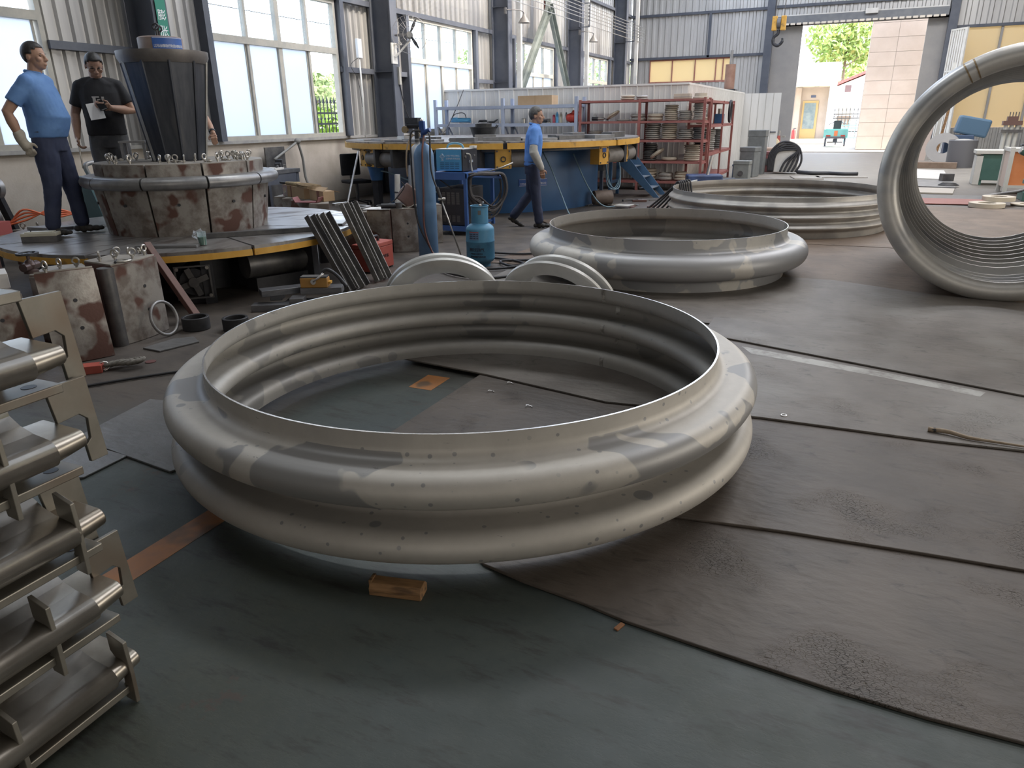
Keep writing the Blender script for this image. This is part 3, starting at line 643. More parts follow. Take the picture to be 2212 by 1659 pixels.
# big multi convolution bellows standing upright at the right
def upright_bellows():
    az = 0.10; t = thing('upright_bellows', 'big bellows barrel standing on its rim at the right edge', 'bellows', (1.295, 7.231, 0))
    t.rotation_euler = (0, 0, -az)
    m = steel_material('grey_stainless_barrel', (0.66, 0.64, 0.60), (0.48, 0.48, 0.48), 2.2, (0.52, 0.60), rough=0.45, rough3=0.38, metal=0.5, spots=False)
    R = 1.0315; zc = R
    def ring(prof, name, mm, smooth=50, n=140):   # prof: (radius, depth along the axis)
        mb = MB(); mb.lathe(prof, n); mb.v = [(x, z, zc + y) for x, y, z in mb.v]; return mb.build(name, mm, t, smooth)
    tor = [(0.945 - 0.088 * math.cos(PI * k / 12), 0.02 - 0.085 * math.sin(PI * k / 12)) for k in range(13)]
    tor = [(0.93, 0.12)] + [(0.875, 0.07)] + tor[1:] + [(R, 0.10), (R - 0.02, 0.2), (0.93, 0.26)]
    ring(tor, 'end_convolution', m)
    inner = [(0.93, 0.26)]
    # two groups of fine inner ridges
    zz = 0.22
    p = [(0.95, 0.09)]
    for k in range(5): p += [(0.945 - 0.010 * k, 0.12 + k * 0.08), (0.925 - 0.010 * k, 0.132 + k * 0.08), (0.925 - 0.010 * k, 0.142 + k * 0.08), (0.945 - 0.010 * k, 0.152 + k * 0.08), (0.96, 0.175 + k * 0.08)]
    p += [(0.985, 0.60), (0.985, 0.74), (0.93, 0.78)]
    ring(p, 'fine_ridges', m, 30)
    p = [(0.93, 0.78)]
    for k in range(9): p += [(0.905 - 0.011 * k, 0.80 + k * 0.17), (0.880 - 0.011 * k, 0.82 + k * 0.17), (0.880 - 0.011 * k, 0.84 + k * 0.17), (0.905 - 0.011 * k, 0.86 + k * 0.17), (0.935 - 0.011 * k, 0.89 + k * 0.17), (0.935 - 0.011 * k, 0.94 + k * 0.17)]
    ring(p, 'fine_ridges', m, 30)
    e = 0.78 + 9 * 0.17
    ring([(0.84, e - 0.0), (R, e + 0.02), (R, e + 0.1), (0.92, e + 0.12)], 'end_convolution', m)
    ring([(R - 0.03, 0.2), (1.0, 0.3), (1.0, e)], 'outer_shell', m)
    MB().tube([(0.953 * math.cos(2.2) + 0.0, -0.07, zc + 0.953 * math.sin(2.2))] * 1 + [(0.953 * math.cos(2.2), -0.03, zc + 0.95 * math.sin(2.2))], 0.002)
    for a in (2.05, 2.12):
        sm = MB()
        for i in range(len(tor) - 4):
            q = []
            for (r_, d_) in (tor[i], tor[i + 1]):
                dr_ = 0.0
                for da in (-0.006, 0.006): q.append(((r_) * math.cos(a + da), d_ - 0.004, zc + (r_ + 0.0) * math.sin(a + da)))
            sm.add(q, [(0, 1, 3, 2)])
        sm.build('weld_seam', mat('brown_weld', (0.30, 0.22, 0.13), rough=0.4, metal=0.6), t)
    # chocks hold it
    return t
upright_bellows()

# two pairs of white flange rings leaning behind the nearest ring
M_flange = mat('pale_flange', (0.56, 0.56, 0.55), (0.68, 0.68, 0.66), 3, rough=0.4, metal=0.4)
def flange(label, c, rz, tilt, R=0.40, r=0.285, th=0.022):
    o = MB().lathe([(r, -th), (R, -th), (R, 0.0), (R - 0.015, 0.006), (r + 0.02, 0.006), (r, 0)], 72, close=True).build('flange_ring', M_flange, None, 30)
    o.rotation_euler = (PI / 2 - tilt, 0, rz); zc = R * math.cos(tilt) + 0.005; o.location = (c[0], c[1], zc); tag(o, label, 'flange', 'pale flange rings leaning behind the nearest bellows ring')
flange('front pale flange ring of the left pair behind nearest bellows', (-2.43, 4.24, 0), 0.5, -0.55)
flange('rear pale flange ring of the left pair behind nearest bellows', (-2.50, 4.33, 0), 0.52, -0.52)
flange('front pale flange ring of the right pair behind nearest bellows', (-1.74, 4.58, 0), 0.05, -0.58, 0.385, 0.275)
flange('rear pale flange ring of the right pair behind nearest bellows', (-1.70, 4.68, 0), -0.05, -0.52, 0.385, 0.275)

# ================================================================ TURNTABLES
M_yel = mat('yellow_paint', (0.62, 0.33, 0.05), (0.70, 0.40, 0.08), 5, rough=0.5, c3=(0.30, 0.17, 0.05), s3=6, r3=(0.62, 0.72))
M_deck = mat('worn_deck_plate', (0.25, 0.24, 0.235), (0.36, 0.345, 0.335), 2.5, rough=0.30, metal=0.55, c3=(0.15, 0.13, 0.12), s3=3.0, r3=(0.54, 0.70), rough3=0.5, stretch=(1, 3.0, 1))
M_black = mat('oily_black_steel', (0.028, 0.03, 0.036), (0.05, 0.05, 0.055), 8, rough=0.45, metal=0.2)
M_blue = mat('turntable_blue', (0.035, 0.115, 0.27), (0.05, 0.145, 0.32), 1.5, rough=0.38, c3=(0.03, 0.085, 0.19), s3=0.8, r3=(0.5, 0.7))
M_mould = mat('worn_mould_steel', (0.37, 0.345, 0.315), (0.20, 0.17, 0.15), 7, rough=0.42, metal=0.35, c3=(0.135, 0.070, 0.055), s3=4.5, r3=(0.55, 0.62), rough3=0.7, ramp=(0.42, 0.62), bump=0.12, bscale=60)
M_mould_side = mat('red_oxide_mould', (0.115, 0.062, 0.052), (0.16, 0.085, 0.07), 5, rough=0.65)
M_mtop = mat('dusty_mould_top', (0.28, 0.255, 0.225), (0.36, 0.33, 0.29), 5, rough=0.6, metal=0.15)
M_zinc = mat('zinc_bolt', (0.52, 0.50, 0.46), (0.36, 0.34, 0.31), 30, rough=0.35, metal=0.8)
M_rawsteel = mat('raw_steel', (0.22, 0.22, 0.225), (0.33, 0.325, 0.32), 6, rough=0.42, metal=0.6)
M_dsteel = mat('dark_raw_steel', (0.10, 0.10, 0.105), (0.17, 0.165, 0.16), 7, rough=0.45, metal=0.5)

def sector(mb, r0, r1, z0, z1, a0, a1, n=6): return mb.lathe([(r0, z0), (r1, z0), (r1, z1), (r0, z1)], n, a0=a0, a1=a1, close=True)
# ---- low turntable with the segmented expander mould
T1 = (-6.27, 5.63)
t1 = thing('turntable', 'low round turntable platform with yellow edge at the left', 'turntable', (*T1, 0))
dm = MB(); sector(dm, 0.05, 1.73, 0.49, 0.52, 0.008, PI / 4 - 0.008, 12); dm = dm.mesh('deck_sector', M_deck)
rm = MB(); sector(rm, 1.70, 1.735, 0.435, 0.49, 0.006, PI / 4 - 0.006, 12); rm = rm.mesh('rim_band', M_yel)
for k in range(8):
    for nm, me in (('deck_sector', dm), ('rim_band', rm)):
        o = bpy.data.objects.new(nm, me); COL.objects.link(o); o.parent = t1; o.rotation_euler = (0, 0, k * PI / 4 + 0.33)
MB().cyl((0, 0, 0.42), (0, 0, 0.485), 1.62, n=48).build('under_frame', M_black, t1)
MB().lathe([(0, 0), (0.85, 0), (0.85, 0.42), (0, 0.42)], 32).build('pedestal', M_black, t1)
lg_ = MB().box(-0.09, 0.09, -0.05, 0.05, 0, 0.42).mesh('leg', M_black)
for k in range(8):
    o = bpy.data.objects.new('leg', lg_); COL.objects.link(o); o.parent = t1; a = k * PI / 4 + 0.1; o.location = (1.4 * math.cos(a), 1.4 * math.sin(a), 0); o.rotation_euler = (0, 0, a)
# drive motors with fan covers under the rim, facing the viewer
def fan_motor(a, r):
    f = MB().cyl((-0.45, 0, 0.21), (-0.02, 0, 0.21), 0.12, n=24).build('drive_motor', M_black, t1, 40); f.location = (r * math.cos(a), r * math.sin(a), 0); f.rotation_euler = (0, 0, a)
    for x in (-0.36, -0.14): MB().box(x, x + 0.06, -0.1, 0.1, 0, 0.1).build('foot', M_black, f)
    MB().box(-0.02, 0.012, -0.15, 0.15, 0.06, 0.075).box(-0.02, 0.012, -0.15, 0.15, 0.345, 0.36).box(-0.02, 0.012, -0.15, -0.135, 0.075, 0.345).box(-0.02, 0.012, 0.135, 0.15, 0.075, 0.345).build('fan_shroud', M_dsteel, f)
    for k in range(4):
        aa = k * PI / 2 + 0.35; MB().bar((0.0, 0.03 * math.cos(aa), 0.21 + 0.03 * math.sin(aa)), (0.0, 0.13 * math.cos(aa), 0.21 + 0.13 * math.sin(aa)), 0.05, 0.012, up=(1, 0, 0)).build('fan_blade', M_dsteel, f)
    MB().cyl((-0.01, 0, 0.21), (0.02, 0, 0.21), 0.045).build('hub', M_dsteel, f)
    for y in (-0.125, 0.125):
        for z in (0.085, 0.335): MB().cyl((0.01, y, z), (0.022, y, z), 0.016, n=8).build('bolt', M_zinc, f)
fan_motor(math.radians(-44), 1.50); fan_motor(math.radians(-75), 1.46)
g = MB().cyl((0, -0.35, 0.25), (0, 0.3, 0.25), 0.13, n=24).build('gear_motor', M_dsteel, t1, 40); g.location = (1.22 * math.cos(-0.08), 1.22 * math.sin(-0.08), 0); g.rotation_euler = (0, 0, -0.38)
MB().box(-0.12, 0.12, -0.3, 0.25, 0, 0.13).build('foot', M_black, g); MB().cyl((0, 0.3, 0.25), (0, 0.4, 0.25), 0.08).build('shaft_flange', M_rawsteel, g)

# expander mould: ten shoes round the cone; each shoe is lower block, bead and upper block
mo = thing('expander_mould', 'round segmented expander mould with bead standing on the low turntable', 'mould', (*T1, 0.52))
N = 10; da = 2 * PI / N
lo = MB().lathe([(0.35, 0.0), (0.775, 0.0), (0.835, 0.44), (0.35, 0.44)], 8, a0=0.012, a1=da - 0.012, close=True).mesh('lower_block', M_mould, 30)
bd = MB().lathe([(0.35, 0.44), (0.84, 0.44)] + [(0.885 + 0.062 * math.cos(t), 0.497 + 0.057 * math.sin(t)) for t in [(-PI / 2 + PI * k / 10) for k in range(11)]] + [(0.82, 0.556), (0.35, 0.556)], 8, a0=0.01, a1=da - 0.01, close=True).mesh('bead', M_rawsteel, 50)
up = MB().lathe([(0.30, 0.556), (0.80, 0.556), (0.80, 0.66), (0.30, 0.66)], 8, a0=0.012, a1=da - 0.012, close=True).mesh('upper_block', M_mould, 30)
tp = MB().lathe([(0.28, 0.66), (0.795, 0.66), (0.795, 0.668), (0.28, 0.668)], 8, a0=0.012, a1=da - 0.012, close=True).mesh('top_plate', M_mtop, 30)
hol = MB().cyl((0.795, 0, 0.30), (0.83, 0, 0.30), 0.014, n=10).mesh('pin_hole', M_black)
for k in range(N):
    sh = bpy.data.objects.new('shoe', lo); COL.objects.link(sh); sh.parent = mo; sh.rotation_euler = (0, 0, k * da + 0.12)
    for nm, me in (('bead', bd), ('upper_block', up), ('top_plate', tp)):
        o = bpy.data.objects.new(nm, me); COL.objects.link(o); o.parent = sh
    o = bpy.data.objects.new('pin_hole', hol); COL.objects.link(o); o.parent = sh; o.rotation_euler = (0, 0, da / 2)
# cone standing in the middle
cn = thing('expander_cone', 'tall dark upside down steel cone with blue sign on top of the mould', 'cone', (*T1, 1.19))
M_cone = mat('oily_cone_steel', (0.045, 0.050, 0.064), (0.075, 0.08, 0.092), 4, rough=0.36, metal=0.5, stretch=(5, 5, 0.5), c3=(0.11, 0.11, 0.115), s3=1.1, r3=(0.60, 0.72))
NC = 10; prof = []
cb = MB(); rb, rt, hh = 0.255, 0.405, 1.0
for z, r in ((0.0, rb), (hh, rt), (hh + 0.02, rt)):
    pass
q = []; K = 60
for z, r in ((0.0, rb), (0.90, rb + (rt - rb) * 0.90)):
    for i in range(K):
        a = 2 * PI * i / K; ph = (a * NC / (2 * PI)) % 1.0; fac = math.cos(PI / NC) / math.cos((ph - 0.5) * 2 * PI / NC); q.append((r * fac * math.cos(a), r * fac * math.sin(a), z))
cb.add(q, [(i, (i + 1) % K, K + (i + 1) % K, K + i) for i in range(K)]); cb.build('faceted_body', M_cone, cn, 20)
MB().lathe([(0, 0.9), (rb + (rt - rb) * 0.9, 0.9), (rt + 0.012, 0.955), (rt + 0.012, 1.01), (0, 1.01)], 48).build('top_rim', mat('cone_rim_steel', (0.13, 0.12, 0.115), (0.19, 0.175, 0.165), 5, rough=0.45, metal=0.4), cn, 40)
# pale worn ridge strips on the left and right flank
for k in range(NC):
    a = 2 * PI * k / NC
    MB().bar((rb * 0.97 * math.cos(a), rb * 0.97 * math.sin(a), 0.0), ((rb + (rt - rb) * 0.92) * 0.985 * math.cos(a), (rb + (rt - rb) * 0.92) * 0.985 * math.sin(a), 0.92), 0.035, 0.02).build('key_strip', mat('worn_key_steel', (0.50, 0.49, 0.45), (0.36, 0.35, 0.33), 8, rough=0.4, metal=0.5) if k in (1, 7) else M_cone, cn)
MB().lathe([(0, 1.01), (0.205, 1.01), (0.205, 1.13), (0.19, 1.14), (0, 1.14)], 40).build('cap', mat('rusty_cap', (0.25, 0.19, 0.165), (0.34, 0.27, 0.24), 5, rough=0.55), cn, 40)
for a in (2.4, 5.3):
    rg = [(0.08 * math.cos(a) + 0.028 * math.cos(2 * PI * k / 14) * math.cos(a + 1.5), 0.08 * math.sin(a) + 0.028 * math.cos(2 * PI * k / 14) * math.sin(a + 1.5), 1.225 + 0.028 * math.sin(2 * PI * k / 14)) for k in range(14)]
    MB().tube(rg, 0.009, 6, closed=True).cyl((0.08 * math.cos(a), 0.08 * math.sin(a), 1.14), (0.08 * math.cos(a), 0.08 * math.sin(a), 1.20), 0.012, n=8).build('lifting_eye', M_black, cn, 50)
# curved blue sign on the cap
M_sign = mat('blue_sign', (0.035, 0.115, 0.40), rough=0.45); M_signw = mat('sign_white', (0.78, 0.80, 0.84), rough=0.5)
ac = math.atan2(-T1[1], -T1[0]); s0, s1 = ac - 0.35, ac + 1.10
sg = MB().lathe([(0.206, 1.018), (0.212, 1.018), (0.212, 1.128), (0.206, 1.128)], 20, a0=s0, a1=s1, close=True).build('sign', M_sign, cn)
for z in (1.022, 1.120): MB().lathe([(0.2125, z), (0.2135, z), (0.2135, z + 0.004), (0.2125, z + 0.004)], 20, a0=s0 + 0.03, a1=s1 - 0.03, close=True).build('border', M_signw, sg)
def wrap_text(body, size, m, parent, r, z, a0, a1, name='lettering', rise=0.001):
    for i, ch in enumerate(body):
        a = a0 + (a1 - a0) * (i + 0.5) / len(body)
        text(ch, size, m, parent, (r * math.cos(a), r * math.sin(a), z), (PI / 2, 0, a + PI / 2), name, rise, 'CENTER')
wrap_text('江苏运通膨胀节制造有限公司', 0.030, M_signw, sg, 0.2125, 1.040, s0 + 0.06, s1 - 0.04)
# eye bolts lying on the mould top
eb = MB(); eb.tube([(0.024 * math.cos(2 * PI * k / 14), 0, 0.052 + 0.024 * math.sin(2 * PI * k / 14)) for k in range(14)], 0.0075, 6, closed=True); eb.cyl((0, 0, 0.0), (0, 0, 0.03), 0.010, n=8); eb.cyl((0, 0, 0.018), (0, 0, 0.027), 0.017, n=10)
eb = eb.mesh('eye_bolt', M_zinc, 50)
def eye_bolt(p, rot, label, group):
    o = bpy.data.objects.new('eye_bolt', eb); COL.objects.link(o); o.location = p; o.rotation_euler = rot; return tag(o, label, 'eye bolt', group)
rnd = random.Random(21)
for k in range(46):
    a = rnd.choice((rnd.uniform(-0.35, 1.2), rnd.uniform(2.6, 4.2), rnd.uniform(-1.9, -0.3))) ; r = rnd.uniform(0.42, 0.75)
    p = Vector((T1[0] + r * math.cos(a), T1[1] + r * math.sin(a), 1.188))
    if k % 4 == 3: eye_bolt(p + Vector((0, 0, 0.012)), (PI / 2, 0, rnd.uniform(0, 6)), 'steel eye bolt lying on top of the expander mould', 'eye bolts lying on the mould')
    else: eye_bolt(p, (rnd.uniform(-0.15, 0.15), 0, rnd.uniform(0, 3.1)), 'steel eye bolt standing on top of the expander mould', 'eye bolts standing on the mould')
# things lying on the low turntable
M_flat = mat('flat_bar_steel', (0.20, 0.20, 0.205), (0.30, 0.295, 0.29), 6, rough=0.35, metal=0.5)
def plate(label, pts, z, th, m=None, cat='plate', group=None, name='steel_plate', bevel=0.002):
    c = Vector((sum(p[0] for p in pts) / len(pts), sum(p[1] for p in pts) / len(pts))); o = MB().prism([(p[0] - c.x, p[1] - c.y) for p in pts], 0, th).build(name, m or M_flat, None, bevel=bevel, loc=(c.x, c.y, z))
    return tag(o, label, cat, group)
plate('long dark flat bar lying on the low turntable in front of the mould', [(-5.47, 4.97), (-4.62, 5.86), (-4.67, 5.91), (-5.52, 5.02)], 0.521, 0.045, M_dsteel, 'bar', name='flat_bar')
plate('short steel plate near the front edge of the low turntable', [(-5.60, 4.38), (-5.10, 4.60), (-5.16, 4.70), (-5.62, 4.48)], 0.521, 0.022)
plate('thin steel plate at the right edge of the low turntable', [(-4.98, 6.10), (-4.72, 6.18), (-4.84, 6.42), (-5.14, 6.36)], 0.521, 0.02)
plate('thick steel plate on the left of the low turntable behind the box', [(-7.72, 4.82), (-7.38, 4.86), (-7.30, 5.04), (-7.66, 5.06)], 0.521, 0.03)
plate('thin pale plate left of the low turntable near the standing man', [(-7.6, 5.12), (-7.25, 5.14), (-7.2, 5.3), (-7.5, 5.32)], 0.521, 0.012)
bx = thing('grinding_box', 'cream and grey steel box on the left edge of the low turntable', 'box', (-6.80, 4.36, 0.521), math.radians(36))
MB().box(-0.15, 0.15, -0.065, 0.065, 0, 0.055).build('base', M_dsteel, bx, bevel=0.003); MB().box(-0.15, 0.15, -0.065, 0.065, 0.0555, 0.085).build('body', mat('cream_plate', (0.48, 0.46, 0.37), (0.55, 0.53, 0.45), 5, rough=0.5), bx, bevel=0.003); MB().box(-0.12, 0.12, -0.045, 0.045, 0.0855, 0.095).build('lid', mat('cream_plate', (0.5, 0.48, 0.4)), bx, bevel=0.002); MB().cyl((-0.08, 0, 0.095), (-0.08, 0, 0.115), 0.005, n=8).build('knob', M_black, bx)
cp = thing('plastic_cup', 'clear plastic cup with green tea on the low turntable', 'cup', (-5.155, 4.725, 0.521))
MB().lathe([(0.0, 0.002), (0.033, 0.002), (0.038, 0.12), (0.036, 0.12), (0.031, 0.004), (0, 0.004)], 24).build('cup_wall', glass_mat('thin_plastic', (0.9, 0.95, 0.95), 0.25, 0.12), cp, 40)
MB().lathe([(0, 0.005), (0.031, 0.005), (0.035, 0.075), (0, 0.075)], 24).build('tea', mat('green_tea', (0.05, 0.15, 0.11), (0.08, 0.19, 0.14), 30, rough=0.4), cp, 40)
sk = MB(); rnd = random.Random(3)
sk.grid(lambda u, v: (-0.03 - 0.06 * math.sin(PI * u) * math.sin(PI * v * 0.9 + 0.2) + 0.012 * math.sin(9 * u + 5 * v), 0.05 * math.cos(PI * u) + 0.01 * math.sin(11 * v), 0.05 + 0.085 * v + 0.012 * math.sin(7 * u)), 12, 10)
sk.build('plastic_bag', glass_mat('thin_film', (0.92, 0.95, 0.97), 0.3, 0.18), cp, 180)
fp = thing('black_torch', 'black handheld torch lying beside the mould at left', 'torch', (-7.30, 5.80, 0.55), 0.6)
MB().cyl((0, 0, 0), (0.16, 0, 0), 0.022, n=14).build('barrel', M_black, fp, 40); MB().cyl((-0.05, 0, 0), (0, 0, 0), 0.03, 0.022, n=14).build('head', M_black, fp, 40)

# ---- big blue turntable at the back
T2 = (-6.35, 13.26)
t2 = thing('turntable', 'big blue drum turntable with yellow rim in the background', 'turntable', (*T2, 0))
dr2 = MB().lathe([(2.05, 0.0), (2.05, 0.99), (2.07, 1.0), (2.07, 1.03), (0.3, 1.03)], 72).build('drum', M_blue, t2, 40)
dm = MB(); sector(dm, 0.2, 2.80, 1.175, 1.20, 0.008, PI / 4 - 0.008, 12); dm = dm.mesh('deck_sector', M_deck)
rm = MB(); sector(rm, 2.78, 2.82, 1.085, 1.175, 0.012, PI / 4 - 0.012, 12); rm = rm.mesh('rim_band', M_yel)
for k in range(8):
    for nm, me in (('deck_sector', dm), ('rim_band', rm)):
        o = bpy.data.objects.new(nm, me); COL.objects.link(o); o.parent = t2; o.rotation_euler = (0, 0, k * PI / 4 - 0.27)
MB().cyl((0, 0, 1.04), (0, 0, 1.174), 2.70, n=64).build('under_frame', M_black, t2)
def roller_unit(a, label):
    """yellow hydraulic jack block with a grey cylinder under the rim"""
    f = MB().box(2.50, 2.70, -0.13, 0.13, 0.78, 1.085).build('clamp_unit', M_yel, t2, bevel=0.006); f.rotation_euler = (0, 0, a); f['label'] = label; y = f
    for yy in (-0.10, 0.10):
        for z in (0.81, 1.05): MB().cyl((2.70, yy, z), (2.712, yy, z), 0.014, n=8).build('bolt', M_dsteel, y)
    MB().lathe([(0.03, 0), (0.045, 0), (0.045, 0.012), (0.03, 0.012)], 16, mtx=Matrix.Translation((2.70, 0, 0.93)) @ Matrix.Rotation(PI / 2, 4, 'Y'), close=True).build('port', M_black, y)
    MB().cyl((2.60, 0.13, 0.92), (2.60, 0.55, 0.92), 0.125, n=24).build('cylinder', mat('grey_cylinder', (0.17, 0.16, 0.15), (0.24, 0.22, 0.20), 6, rough=0.55), f, 40)
    MB().box(2.47, 2.73, 0.55, 0.62, 0.79, 1.085).build('end_block', M_black, f)
    return f
ua = math.atan2(-T2[1], -T2[0])
for k, (a, lab) in enumerate(((ua - 1.02, 'yellow clamp unit at the left end under the big turntable rim'), (ua - 0.86, 'second yellow clamp unit from the left under the big turntable rim'), (ua - 0.30, 'yellow clamp unit behind the grey gas cylinder'), (ua + 0.06, 'yellow clamp unit behind the walking worker'), (ua + 0.78, 'yellow clamp unit with blue tag above the stairs'), (ua + 1.08, 'yellow clamp unit at the right end under the big turntable rim'))):
    u = roller_unit(a, lab)
    if k == 4: MB().box(2.70, 2.706, -0.05, 0.05, 0.98, 1.05).build('blue_tag', M_sign, u)
# blue name plate on the drum
sa = ua + 0.37
sg2 = MB().lathe([(2.051, 0.44), (2.056, 0.44), (2.056, 0.56), (2.051, 0.56)], 10, a0=sa - 0.16, a1=sa + 0.10, close=True).build('sign', M_sign, t2)
for z in (0.445, 0.551): MB().lathe([(2.0565, z), (2.0575, z), (2.0575, z + 0.005), (2.0565, z + 0.005)], 10, a0=sa - 0.155, a1=sa + 0.095, close=True).build('border', M_signw, sg2)
wrap_text('江苏运通膨胀节制造有限公司', 0.042, M_signw, sg2, 2.0565, 0.465, sa - 0.15, sa + 0.09)
# plates and parts strewn over the big turntable
ORD = ['first', 'second', 'third', 'fourth', 'fifth', 'sixth', 'seventh', 'eighth', 'ninth', 'tenth', 'eleventh', 'twelfth', 'thirteenth', 'fourteenth', 'fifteenth', 'sixteenth', 'seventeenth', 'eighteenth', 'nineteenth', 'twentieth']
rnd = random.Random(5)
for k in range(20):
    a = ua - 1.30 + 2.6 * (k + 0.5) / 20; r = (2.42, 1.85)[k % 2] + rnd.uniform(-0.08, 0.08); L = rnd.uniform(0.42, 0.62) if k % 2 == 0 else rnd.uniform(0.3, 0.42); W_ = rnd.uniform(0.12, 0.3); th = rnd.choice((0.02, 0.035, 0.06, 0.09))
    o = MB().box(-L / 2, L / 2, -W_ / 2, W_ / 2, 0, th).build('steel_plate', rnd.choice((M_flat, M_dsteel, M_dsteel, M_rawsteel)), None, bevel=0.002, loc=(T2[0] + r * math.cos(a), T2[1] + r * math.sin(a), 1.201), rz=a + PI / 2 + rnd.uniform(-0.12, 0.12))
    tag(o, ORD[k] + ' loose steel plate from the left on the big blue turntable deck', 'plate', 'loose plates on the big turntable')
# black rubber bucket with a steel pot of parts
bk = thing('rubber_bucket', 'black rubber bucket standing on the big turntable', 'bucket', (-5.85, 11.85, 1.201))
MB().lathe([(0, 0.0), (0.17, 0.0), (0.235, 0.2), (0.245, 0.2), (0.245, 0.21), (0.225, 0.21), (0.16, 0.015), (0, 0.015)], 32).build('bucket_wall', mat('black_rubber', (0.022, 0.023, 0.026), (0.04, 0.04, 0.042), 10, rough=0.6), bk, 40)
MB().tube([(0.24, 0.03, 0.19), (0.27, 0.03, 0.24), (0.27, -0.03, 0.24), (0.24, -0.03, 0.19)], 0.01, 6).build('handle', M_black, bk)
pt = thing('steel_pot', 'grey lidded steel pot sitting in the rubber bucket', 'pot', (-5.85, 11.85, 1.215))
MB().lathe([(0, 0.05), (0.13, 0.05), (0.145, 0.24), (0.15, 0.25), (0.06, 0.27), (0, 0.27)], 28).build('pot_body', M_dsteel, pt, 40)
MB().tube([(-0.09, 0, 0.265), (-0.07, 0, 0.30), (0.07, 0, 0.30), (0.09, 0, 0.265)], 0.012, 8).build('lid_handle', M_black, pt, 50)

# ================================================================ PEOPLE
M_skin = mat('skin', (0.40, 0.235, 0.165), (0.46, 0.28, 0.20), 12, rough=0.55)
M_hair = mat('black_hair', (0.018, 0.017, 0.018), (0.04, 0.038, 0.037), 60, rough=0.5)
M_shoe = mat('dark_shoe', (0.035, 0.033, 0.032), (0.06, 0.055, 0.05), 8, rough=0.6)
fold_tex = bpy.data.textures.new('cloth_folds', 'CLOUDS'); fold_tex.noise_scale = 0.11
def soft(o, vox, it=3, fold=0.0):
    r = o.modifiers.new('weld', 'REMESH'); r.mode = 'VOXEL'; r.voxel_size = vox; r.use_smooth_shade = True
    s = o.modifiers.new('smooth', 'SMOOTH'); s.factor = 0.5; s.iterations = it
    if fold:
        d = o.modifiers.new('folds', 'DISPLACE'); d.texture = fold_tex; d.strength = fold; d.mid_level = 0.5; d.texture_coords = 'LOCAL'
    return o
def limb(mb, pts, rs, n=14):
    mb.tube(pts, rs, n); mb.ball(pts[0], rs[0], 12); mb.ball(pts[-1], rs[-1], 12)
def lerp(a, b, t): return Vector(a) * (1 - t) + Vector(b) * t
def loft(mb, secs, n=24):
    q = []; fs = []
    for (c, rx, ry) in secs:
        for i in range(n):
            a = 2 * PI * i / n; ca, sa_ = math.cos(a), math.sin(a)
            q.append((c[0] + rx * abs(ca) ** 0.85 * (1 if ca >= 0 else -1), c[1] + ry * abs(sa_) ** 0.85 * (1 if sa_ >= 0 else -1), c[2]))
    for j in range(len(secs) - 1):
        for i in range(n): fs.append((j * n + i, j * n + (i + 1) % n, (j + 1) * n + (i + 1) % n, (j + 1) * n + i))
    fs += [tuple(reversed(range(n))), tuple((len(secs) - 1) * n + i for i in range(n))]
    mb.add(q, fs)
def hand(mb, w_, d, nrm, side, curl=0.5, scale=1.0):
    """palm and five fingers; d = direction of the fingers, nrm = back of the hand, side = thumb side"""
    w_, d, nrm = Vector(w_), Vector(d).normalized(), Vector(nrm).normalized(); s = Vector(side); s = (s - d * s.dot(d)).normalized(); nrm = d.cross(s) if d.cross(s).dot(nrm) > 0 else -d.cross(s)
    k = scale
    for t, wd in ((0.015, 0.026), (0.045, 0.034), (0.08, 0.036)):
        for u in (-1, -0.33, 0.33, 1): mb.ball(w_ + d * t * k + s * u * wd * k * 0.75, 0.0155 * k, 8)
    for i, (u, ln) in enumerate(((0.9, 0.072), (0.32, 0.080), (-0.28, 0.075), (-0.85, 0.060))):
        p = w_ + d * 0.085 * k + s * u * 0.030 * k; pts = [p]; ang = 0.15 * curl
        for seg in (0.45, 0.32, 0.23):
            ang += curl * 0.75; p = p + (d * math.cos(ang) - nrm * math.sin(ang)) * ln * seg * k; pts.append(p)
        limb(mb, pts, [0.0098 * k, 0.0095 * k, 0.0088 * k, 0.0075 * k], 8)
    p = w_ + d * 0.022 * k + s * 0.028 * k
    limb(mb, [p, p + (d * 0.6 + s * 0.8 - nrm * 0.2).normalized() * 0.035 * k, p + (d * 0.6 + s * 0.8 - nrm * 0.2).normalized() * 0.035 * k + (d * 0.95 + s * 0.1 - nrm * 0.35 * curl).normalized() * 0.032 * k], [0.0125 * k, 0.0105 * k, 0.0085 * k], 8)

